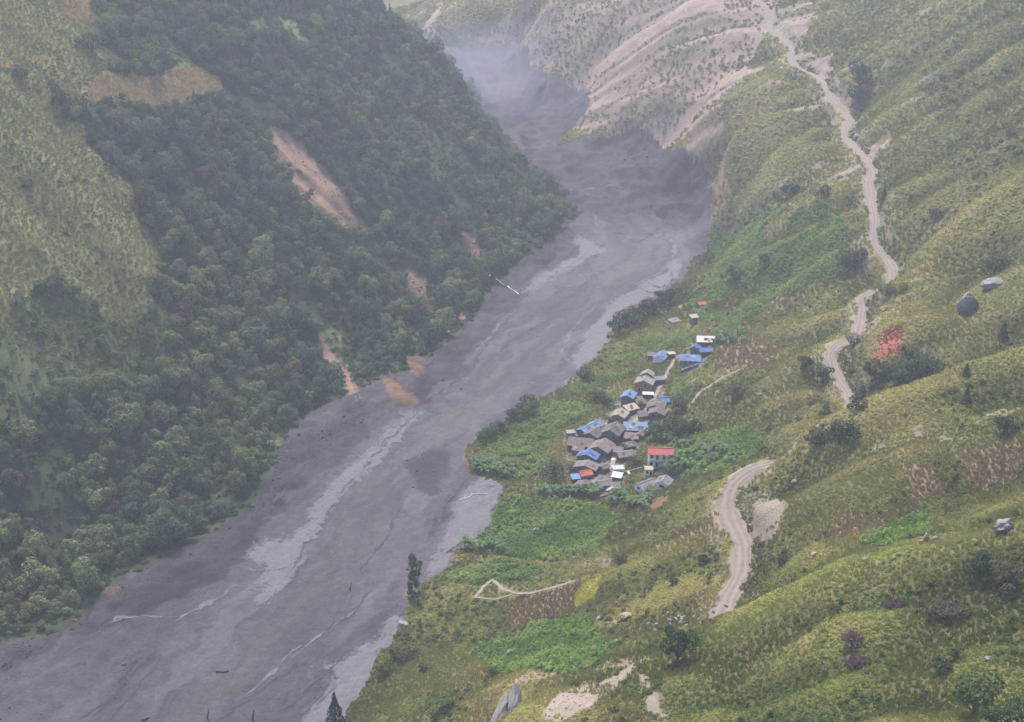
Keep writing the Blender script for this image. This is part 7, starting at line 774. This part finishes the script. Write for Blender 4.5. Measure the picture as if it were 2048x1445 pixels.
for (a, b, r_, tn), lab in zip(LOGS, LL):
    a, b = Vector(a), Vector(b); a.z = float(gz(a.x, a.y)[0]) + r_ * .6; b.z = float(gz(b.x, b.y)[0]) + r_ * .6
    if 'stump' in lab or 'snag' in lab: b = a + Vector((.6, .3, (b - a).length * .45))
    d = b - a; t = tag(empty('driftwood', a), lab, 'log'); m1 = d * .5 + Vector((d.y, -d.x, 0)) * .06
    MB().tube([(0, 0, 0), d * .25 + Vector((0, 0, .05)), m1, d], [r_, r_ * .9, r_ * .75, r_ * .4], 7).build('stem', DW[tn], t, True)
    for k in range(3):
        q = d * (.35 + .2 * k); s = Vector((d.y, -d.x, 0)).normalized() * (1 if k % 2 else -1) * d.length * .14
        MB().tube([q, q + s * .5 + d * .06, q + s + d * .16 + Vector((0, 0, .2))], [r_ * .5, r_ * .35, r_ * .15], 5).build('branch', DW[tn], t, True)

# ---------------------------------------------------------------- people: one skinned body each, clothes coloured by height
def person(label, loc, shirt, rz, stride):
    J = {'pelvis': (0, 0, .93), 'chest': (0, .02, 1.3), 'neck': (0, .02, 1.46), 'head': (0, .0, 1.6), 'top': (0, 0, 1.7)}
    E = [('pelvis', 'chest'), ('chest', 'neck'), ('neck', 'head'), ('head', 'top')]; RAD = {'pelvis': .15, 'chest': .17, 'neck': .06, 'head': .1, 'top': .075}
    for s, n in ((-1, 'l'), (1, 'r')):
        f = stride * s
        J.update({'hip' + n: (s * .1, 0, .86), 'knee' + n: (s * .11, -f * .12 - .02, .48), 'ankle' + n: (s * .11, -f * .2 + .03, .09), 'toe' + n: (s * .12, -f * .2 - .14, .04), 'sho' + n: (s * .19, .02, 1.38), 'elb' + n: (s * .26, .03 + f * .1, 1.1), 'wri' + n: (s * .27, -.07 + f * .16, .87), 'hand' + n: (s * .27, -.1 + f * .18, .78)})
        RAD.update({'hip' + n: .1, 'knee' + n: .065, 'ankle' + n: .045, 'toe' + n: .04, 'sho' + n: .07, 'elb' + n: .045, 'wri' + n: .033, 'hand' + n: .03})
        E += [('pelvis', 'hip' + n), ('hip' + n, 'knee' + n), ('knee' + n, 'ankle' + n), ('ankle' + n, 'toe' + n), ('chest', 'sho' + n), ('sho' + n, 'elb' + n), ('elb' + n, 'wri' + n), ('wri' + n, 'hand' + n)]
    ks = list(J); me = bpy.data.meshes.new('body'); me.from_pydata([J[k] for k in ks], [(ks.index(a), ks.index(b)) for a, b in E], [])
    o = bpy.data.objects.new('person', me); COL.objects.link(o); o.modifiers.new('skin', 'SKIN'); o.modifiers.new('sub', 'SUBSURF').levels = 1
    if not me.skin_vertices: me.attributes.new('skin', 'FLOAT', 'POINT')
    try:
        sk = me.skin_vertices[0].data
        for i, k in enumerate(ks): sk[i].radius = (RAD[k],) * 2; sk[i].use_root = (k == 'pelvis')
    except Exception as e: print('skin', e)
    dg = bpy.context.evaluated_depsgraph_get(); dg.update(); em = bpy.data.meshes.new_from_object(o.evaluated_get(dg)); o.modifiers.clear(); o.data = em
    at = em.attributes.new('col', 'FLOAT_COLOR', 'POINT'); cc = []
    for v in em.vertices:
        z = v.co.z; arm = abs(v.co.x) > .16
        c = (.03, .025, .025) if z > 1.62 else (.3, .18, .12) if z > 1.44 or (arm and z < .95 and z > .7) else shirt if z > .9 else (.05, .05, .07) if z > .1 else (.03, .03, .03)
        cc += [*c, 1]
    at.data.foreach_set('color', cc); em.materials.clear(); em.materials.append(CLOTH); em.polygons.foreach_set('use_smooth', [True] * len(em.polygons))
    o.location = loc; o.rotation_euler = (0, 0, rz); tag(o, label, 'person'); return o
CLOTH, t_, o_ = newmat('clothes_and_skin'); b_ = N(t_, 'BsdfPrincipled'); a_ = N(t_, 'Attribute', attribute_name='col'); t_.links.new(a_.outputs['Color'], b_.inputs['Base Color']); b_.inputs['Roughness'].default_value = .9; t_.links.new(b_.outputs[0], o_.inputs[0])
SH = {'blue': (.08, .1, .2), 'dark': (.04, .04, .05), 'red': (.4, .04, .04)}
for i, ((x, y, z, c), lab) in enumerate(zip(PEOPLE, ['person in blue walking on the middle road, ahead of another', 'person in dark clothes walking on the middle road behind another', 'person in dark clothes standing on the road just before it dips from view', 'person in dark clothes standing on the slope above the village', 'person in a red jacket at the lower end of the near road', 'person in dark clothes beside the one in red near the stone heap'])):
    d = road_dist(np.array([x]), np.array([y])); zz = float(gz(x, y)[0]) + (.12 if d[0] < 2.8 else 0)
    person(lab, (x, y, zz), SH[c], i * 1.3, .6 if 'walking' in lab else .15)

# ---------------------------------------------------------------- forest on the left slope
x, y = jgrid(300, 1330, 4.4); m = isl(x, y) & free(x, y) & ~zin('mud', x + 3.8, y - 1.8, 3.5); x, y = x[m], y[m]
op = zin('grassL', x, y, 9) | zin('tan', x, y) | zin('soilL', x, y, 3) | zin('orange', x, y); lt = zin('lightL', x, y); mx = zin('mixL', x, y)
m = ~op & ~(lt & (rng.random(len(x)) < .8)) & ~(mx & (rng.random(len(x)) < .55)); m &= (y < 1050) & (fbm(x / 26, y / 26, 114, 3) > -.42)
x, y = x[m], y[m]; n = len(x); z = gz(x, y); dia = np.clip(rng.lognormal(1.78, .33, n), 3.0, 12) * (1 + .25 * fbm(x / 50, y / 50, 91, 2)); dia = np.where(zin('mixL', x, y), dia * .62, dia); hgt = dia * rng.uniform(.85, 1.25, n)
big = fbm(x / 40, y / 40, 92, 3); ft = lerp((.064, .1, .058), (.145, .16, .073), .45 + 1.1 * big + rng.normal(0, .35, n))
yl = rng.random(n) < .03; ft[yl] = (.13, .15, .035); br = rng.random(n) < .07; ft[br] = (.1, .08, .055); gn = rng.random(n) < .1; ft[gn] = (.06, .105, .035)
ft *= rng.uniform(.7, 1.35, (n, 1))
lowest = np.argsort(np.hypot(np.hypot(x, y), 230 - z) - 25 * (dia - 6) + 1e4 * (~wedge(x, y, -8)))[:300]; ind = np.zeros(n, bool); ind[lowest] = True
for i in np.where(ind)[0]:
    kind = 'yellow-green' if yl[i] else 'brownish' if br[i] else 'bright green' if gn[i] else 'dark green'
    plant('forest_tree', kind + ' broadleaf tree in the dense forest low on the left slope', 'tree', (x[i], y[i], z[i] - .2), dia[i], hgt[i] / dia[i] * 1.1, 'round', ft[i], 'forest trees on the left slope', int(i))
s = ~ind; scatter('forest', 'dense dark broadleaf forest covering the upper left slope', 'forest', np.column_stack([x, y, z + hgt * .38])[s], rng.uniform(0, 6.28, s.sum()), np.column_stack([dia / 2, dia / 2, hgt * .53])[s], ft[s], TREES)
# undergrowth in the forest and on its light strips
x, y = jgrid(300, 1200, 3.4); m = isl(x, y) & free(x, y) & ~zin('grassL', x, y, 9) & ~zin('tan', x, y) & ~zin('orange', x, y); sl_ = zin('soilL', x, y, 3); m &= ~(sl_ & (rng.random(len(x)) < .93)); x, y = x[m], y[m]; n = len(x)
sc = rng.uniform(.8, 2.0, n); tt = lerp((.04, .065, .03), (.07, .09, .04), .5 + fbm(x / 25, y / 25, 93, 3)); lt = zin('lightL', x, y) | zin('mixL', x, y); tt[lt] = lerp((.1, .14, .05), (.13, .15, .07), rng.random(n))[lt]
scatter('undergrowth', 'low green undergrowth between the forest trees on the left slope', 'undergrowth', np.column_stack([x, y, gz(x, y) + .2 * sc]), rng.uniform(0, 6.28, n), np.column_stack([sc, sc, sc * .8]), tt, BUSHES)
# ---------------------------------------------------------------- grass of the left spur
x, y = jgrid(440, 850, 1.3, (-420, -80)); m = isl(x, y) & (zin('grassL', x, y, 9) | zin('mixL', x, y)) & free(x, y) & ~zin('tan', x, y) & ~zin('soilL', x, y); x, y = x[m], y[m]; n = len(x)
q = fbm(x / 14, y / 5, 94, 3); tt = lerp((.11, .138, .045), (.25, .22, .09), .5 + 1.2 * q + .5 * fbm(x / 40, y / 40, 121, 2) + rng.normal(0, .08, n)); sc = rng.uniform(.6, 1.2, n)
scatter('spur_grass', 'tufted olive grass and herbs on the open left spur', 'grass', np.column_stack([x, y, gz(x, y)]), rng.uniform(0, 6.28, n), np.column_stack([sc, sc, sc]), tt, TUFTS)
x, y = jgrid(440, 850, 5.5, (-420, -80)); m = isl(x, y) & (zin('grassL', x, y, 9)) & (fbm(x / 18, y / 18, 95, 2) > .12); x, y = x[m], y[m]; n = len(x); sc = rng.uniform(.7, 1.7, n)
scatter('spur_shrubs', 'low dark shrubs dotted over the open left spur', 'shrubs', np.column_stack([x, y, gz(x, y)]), rng.uniform(0, 6.28, n), np.column_stack([sc, sc, sc * .8]), lerp((.05, .07, .035), (.1, .1, .05), rng.random(n)), BUSHES)
x, y = jgrid(440, 850, 1.0, (-420, -80)); m = zin('tan', x, y); x, y = x[m], y[m]; n = len(x); sc = rng.uniform(.8, 1.3, n)
scatter('dry_maize', 'dry tan maize stalks standing in a field on the left spur', 'crops', np.column_stack([x, y, gz(x, y)]), rng.uniform(0, 6.28, n), np.column_stack([sc, sc, sc]), lerp((.4, .3, .15), (.3, .24, .11), rng.random(n)), DRYC)
# ---------------------------------------------------------------- grass and herbs of the right slope
bands = [(95, 340, .82, .62), (340, 470, 1.05, .75), (470, 720, 1.5, 1.05), (720, 1330, 2.3, 1.5)]
GPX = []; HPX = []; BPX = []
for y0, y1, st, sc0 in bands:
    x, y = jgrid(y0, y1, st, (-120, 460)); m = ~isl(x, y) & free(x, y, 3.6) ; x, y = x[m], y[m]
    rk_ = zin('rockR', x, y, 4) | zin('cut', x, y, 1.5) | zin('orange', x, y) | zin('yard', x, y, 2); cr = cropz(x, y) | zin('yellow', x, y, 1) | zin('red', x, y, 1.5)
    n3_ = fbm((x * .433 + y * .9) / 10, (-x * .9 + y * .433) / 50, 73, 4); n2_ = fbm(x / 9, y / 9, 72, 3); bare_ = (n3_ + .5 * n2_ > .66 - .42 * smooth(600, 950, y))
    n4_ = fbm((x * .433 + y * .9) / 5, (-x * .9 + y * .433) / 60, 74, 4); m = ~(rk_ & ((n4_ * 1.5 + n3_ * .7 > -.25) | (rng.random(len(x)) < .3))) & ~cr & ~(zin('cliff', x, y, 6) & (rng.random(len(x)) < .45)) & ~(bare_ & (rng.random(len(x)) < .6)); x, y = x[m], y[m]
    hb = fbm(x / 12, y / 12, 96, 3) + .35 * fbm(x / 45, y / 45, 97, 2) > .02; r_ = rng.random(len(x)); hb = np.where(r_ < .12, ~hb, hb) & ~zin('dry', x, y)
    dr = zin('dry', x, y); bz = (zin('bushR', x, y, 9) & (n2_[m] > -.2)) | zin('darkR', x, y)
    for sel, acc, k in ((~hb, GPX, 0), (hb, HPX, 1)):
        xx, yy = x[sel], y[sel]; n = len(xx); cv = samp(CURV, xx, yy); q = fbm(xx / 28, yy / 28, 98, 4) + .18 * fbm(xx / 5, yy / 5, 99, 2)
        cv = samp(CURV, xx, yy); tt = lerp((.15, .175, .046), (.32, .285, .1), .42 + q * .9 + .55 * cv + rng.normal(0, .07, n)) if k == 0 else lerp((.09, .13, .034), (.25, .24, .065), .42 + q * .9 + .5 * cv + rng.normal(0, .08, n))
        tt[dr[sel]] = lerp((.26, .2, .11), (.2, .17, .08), rng.random(n))[dr[sel]]; tt[bz[sel]] *= .7; nf = zin('nearface', xx, yy, 1.5); tt[nf] *= np.array([.78, .88, .75]); tt *= (1 + .18 * cv)[:, None]; ck = zin('cliff', xx, yy, 6); tt[ck] = tt[ck] * .6 + np.array([.06, .056, .04])  # near spur face greener, with shade painted in; crests lightened, hollows darkened likewise
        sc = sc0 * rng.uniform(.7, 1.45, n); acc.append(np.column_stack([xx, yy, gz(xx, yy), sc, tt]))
    # shrubs follow the gullies and the marked thickets
    x, y = jgrid(y0, y1, st * 3.2, (-120, 460)); m = ~isl(x, y) & free(x, y, 5, 5); x, y = x[m], y[m]
    s_ = x * .433 + y * .9; d_ = -x * .9 + y * .433; g_ = np.abs(fbm((s_ + fbm(x / 60, y / 60, 5, 2) * 12) / 34, d_ / 130, 11, 3)) + .6 * fbm(x / 16, y / 16, 101, 2) + .25 * fbm(x / 70, y / 70, 102, 2)
    bz = (zin('bushR', x, y, 9) & (fbm(x / 7, y / 7, 106, 2) > -.25)) | zin('darkR', x, y); m = ((g_ > .3) | (bz & (rng.random(len(x)) < .9)) | (rng.random(len(x)) < .03)) & (samp(CURV, x, y) < .25) & ~cropz(x, y) & ~zin('yard', x, y, 2) & ~zin('yellow', x, y) & ~zin('red', x, y) & ~(zin('rockR', x, y, 4) & (rng.random(len(x)) < .97)) & ~zin('cut', x, y) & ~zin('dry', x, y)
    x, y, bz = x[m], y[m], bz[m]; n = len(x); sc = rng.uniform(.5, 1.25, n) * (.8 + .35 * sc0) * np.where(bz, 1.6, 1); tt = lerp((.05, .072, .03), (.09, .105, .045), rng.random(n)); BPX.append(np.column_stack([x, y, gz(x, y) + sc * .25, sc, tt]))
for nm, lab, cat, acc, pr, asp in (('slope_grass', 'long olive and straw-coloured grass on the right slopes', 'grass', GPX, TUFTS, 1.0), ('slope_herbs', 'leafy green herbs mixed into the grass of the right slopes', 'herbs', HPX, HERBS, .85), ('slope_shrubs', 'low dark shrub cover in the gullies of the right slopes', 'shrubs', BPX, BUSHES, .8)):
    A = np.concatenate(acc); n = len(A); print(nm, n); scatter(nm, lab, cat, A[:, :3], rng.uniform(0, 6.28, n), np.column_stack([A[:, 3], A[:, 3], A[:, 3] * asp * rng.uniform(.8, 1.3, n)]), A[:, 4:7], pr)
# ---------------------------------------------------------------- crops
def field(nm, lab, zone, step, a, b, pr, y0=250, y1=760, s0=.9, sub=None):
    x, y = jgrid(y0, y1, step, (-80, 300)); m = (cropz(x, y) if zone == 'crop' else zin(zone, x, y, 1.0)) & free(x, y, 4); x, y = x[m], y[m]; n = len(x); q = fbm(x / 14, y / 14, 103, 3); sc = s0 * rng.uniform(.6, 1.5, n) * (1 + .5 * fbm(x / 6, y / 6, 105, 2))
    scatter(nm, lab, 'crops', np.column_stack([x, y, gz(x, y)]), rng.uniform(0, 6.28, n), np.column_stack([sc, sc, sc]), lerp(a, b, .5 + q + .6 * fbm(x / 4, y / 4, 104, 2) + rng.normal(0, .3, n)), pr)
field('green_crops', 'low green leafy crops filling the terraced fields on the right bank', 'crop', .95, (.07, .13, .03), (.17, .23, .06), CROPS + HERBS[:3], s0=1.15)
field('yellow_crops', 'bright yellow-green mustard plot on the slope below the village', 'yellow', .7, (.3, .27, .03), (.24, .24, .04), HERBS, s0=.6)
field('red_crops', 'red amaranth plot beside the middle road', 'red', .9, (.24, .075, .042), (.15, .085, .04), HERBS, s0=.7)

# ---------------------------------------------------------------- air
zt = max(float(GZ[keep].max()) + 15, 240.)
hz_ = MB().box(-760, 600, -30, 1830, float(GZ[keep].min()) - 2, zt).build('haze', None)
hm, t_, o_ = newmat('valley_air'); vp = N(t_, 'VolumePrincipled'); vp.inputs['Density'].default_value = HAZE; vp.inputs['Color'].default_value = (.86, .88, 1, 1); vp.inputs['Anisotropy'].default_value = .15
t_.links.new(vp.outputs[0], o_.inputs['Volume']); hz_.data.materials.append(hm); hz_['kind'] = 'stuff'; tag(hz_, 'thin bluish haze filling the valley', 'haze')

import bmesh
dm, t_, o_ = newmat('drifting_dust'); vp = N(t_, 'VolumePrincipled'); vp.inputs['Density'].default_value = .0004; vp.inputs['Color'].default_value = (.72, .73, .95, 1); t_.links.new(vp.outputs[0], o_.inputs['Volume'])
dc = tag(empty('dust_cloud', (-15, 1060, 50)), 'pale dust hanging over the upper end of the mud flow', 'dust cloud', None, 'stuff')
for i_, s_ in enumerate((1., .78, .58, .4)):
    bm = bmesh.new(); bmesh.ops.create_icosphere(bm, subdivisions=4, radius=1)
    for v in bm.verts:
        k = 1 + .35 * float(vnoise(v.co.x * 1.6 + 3 + i_ * 7, v.co.y * 1.6 + v.co.z * 2, 8 + i_)); v.co = Vector((v.co.x * 90 * k * s_, v.co.y * 200 * k * s_, v.co.z * 34 * k * s_ + 4))
    me = bpy.data.meshes.new('dust_puff'); bm.to_mesh(me); bm.free(); me.materials.append(dm); link('dust_puff', me, dc)

# ---------------------------------------------------------------- loose stones
CL = []
for k in range(5):
    me = rock(950 + k, 1); me.materials.append(CLOD); CL.append(me)
def loose(nm, lab, cat, x, y, s, tt):
    n = len(x); scatter(nm, lab, cat, np.column_stack([x, y, gz(x, y) + s * .15]), rng.uniform(0, 6.28, n), np.column_stack([s, s * rng.uniform(.6, 1, n), s * rng.uniform(.4, .9, n)]), tt, CL)
x, y = jgrid(200, 1200, 1.5, (-260, 160)); m = zin('mud', x, y, 3.5); x, y = x[m], y[m]; dk = samp(MASK[..., 1], x, y) + .5 * samp(bank, x, y) * (fbm(x / 14, y / 14, 110, 3) > -.1) + .25 * fbm(x / 10, y / 10, 111, 2); pk = samp(MASK[..., 0], x, y)
m = (rng.random(len(x)) < np.clip(dk - .25, .003, .6)) & (pk < .4); m &= (rng.random(len(x)) < .35) | zin('bankL', x, y, 5) | (y > 760); x, y = x[m], y[m]; n = len(x); print('clods', n)
loose('mud_clods', 'dark lumps of debris strewn over the banks of the mud flow', 'debris', x, y, rng.uniform(.2, .5, n) * (1 + 1.2 * (rng.random(n) < .06)), lerp((.05, .046, .055), (.105, .097, .108), rng.random(n)))
x, y = jgrid(300, 1100, 1.1, (-330, 120)); m = zin('soilL', x, y, 3); x, y = x[m], y[m]; m = rng.random(len(x)) < .3 + .8 * fbm(x / 8, y / 8, 112, 2); x, y = x[m], y[m]; n = len(x)
loose('scree', 'pinkish rubble lying in the landslide scars of the left slope', 'scree', x, y, rng.uniform(.2, .6, n) * (1 + (rng.random(n) < .1)), lerp((.19, .12, .09), (.36, .27, .2), rng.random(n)))
x, y = jgrid(200, 1000, 1.3, (-20, 300)); m = zin('cut', x, y, 1.5) | (zin('rockR', x, y, 4) & (rng.random(len(x)) < .35)) | ((road_dist(x, y) < 5.5) & (road_dist(x, y) > 2.9) & (rng.random(len(x)) < .3)); x, y = x[m], y[m]; m = rng.random(len(x)) < .4; x, y = x[m], y[m]; n = len(x)
loose('roadside_rubble', 'pale broken stones along the road cuts and bare slopes', 'rubble', x, y, rng.uniform(.12, .4, n) * (1 + 1.5 * (rng.random(n) < .06)), lerp((.12, .1, .085), (.27, .225, .19), rng.random(n)))
x, y = jgrid(380, 620, .8, (0, 120)); m = zin('yard', x, y, 2); x, y = x[m], y[m]; m = rng.random(len(x)) < .5 + fbm(x / 6, y / 6, 113, 2); x, y = x[m], y[m]; n = len(x); tt = lerp((.08, .065, .06), (.22, .19, .175), rng.random(n)); w_ = rng.random(n); tt[w_ < .05] = (.5, .49, .48); tt[(w_ > .05) & (w_ < .08)] = (.1, .17, .32); tt[(w_ > .08) & (w_ < .12)] = (.2, .09, .06)
loose('yard_rubble', 'grey rubble and scraps littering the village lanes', 'rubble', x, y, rng.uniform(.15, .55, n), tt)
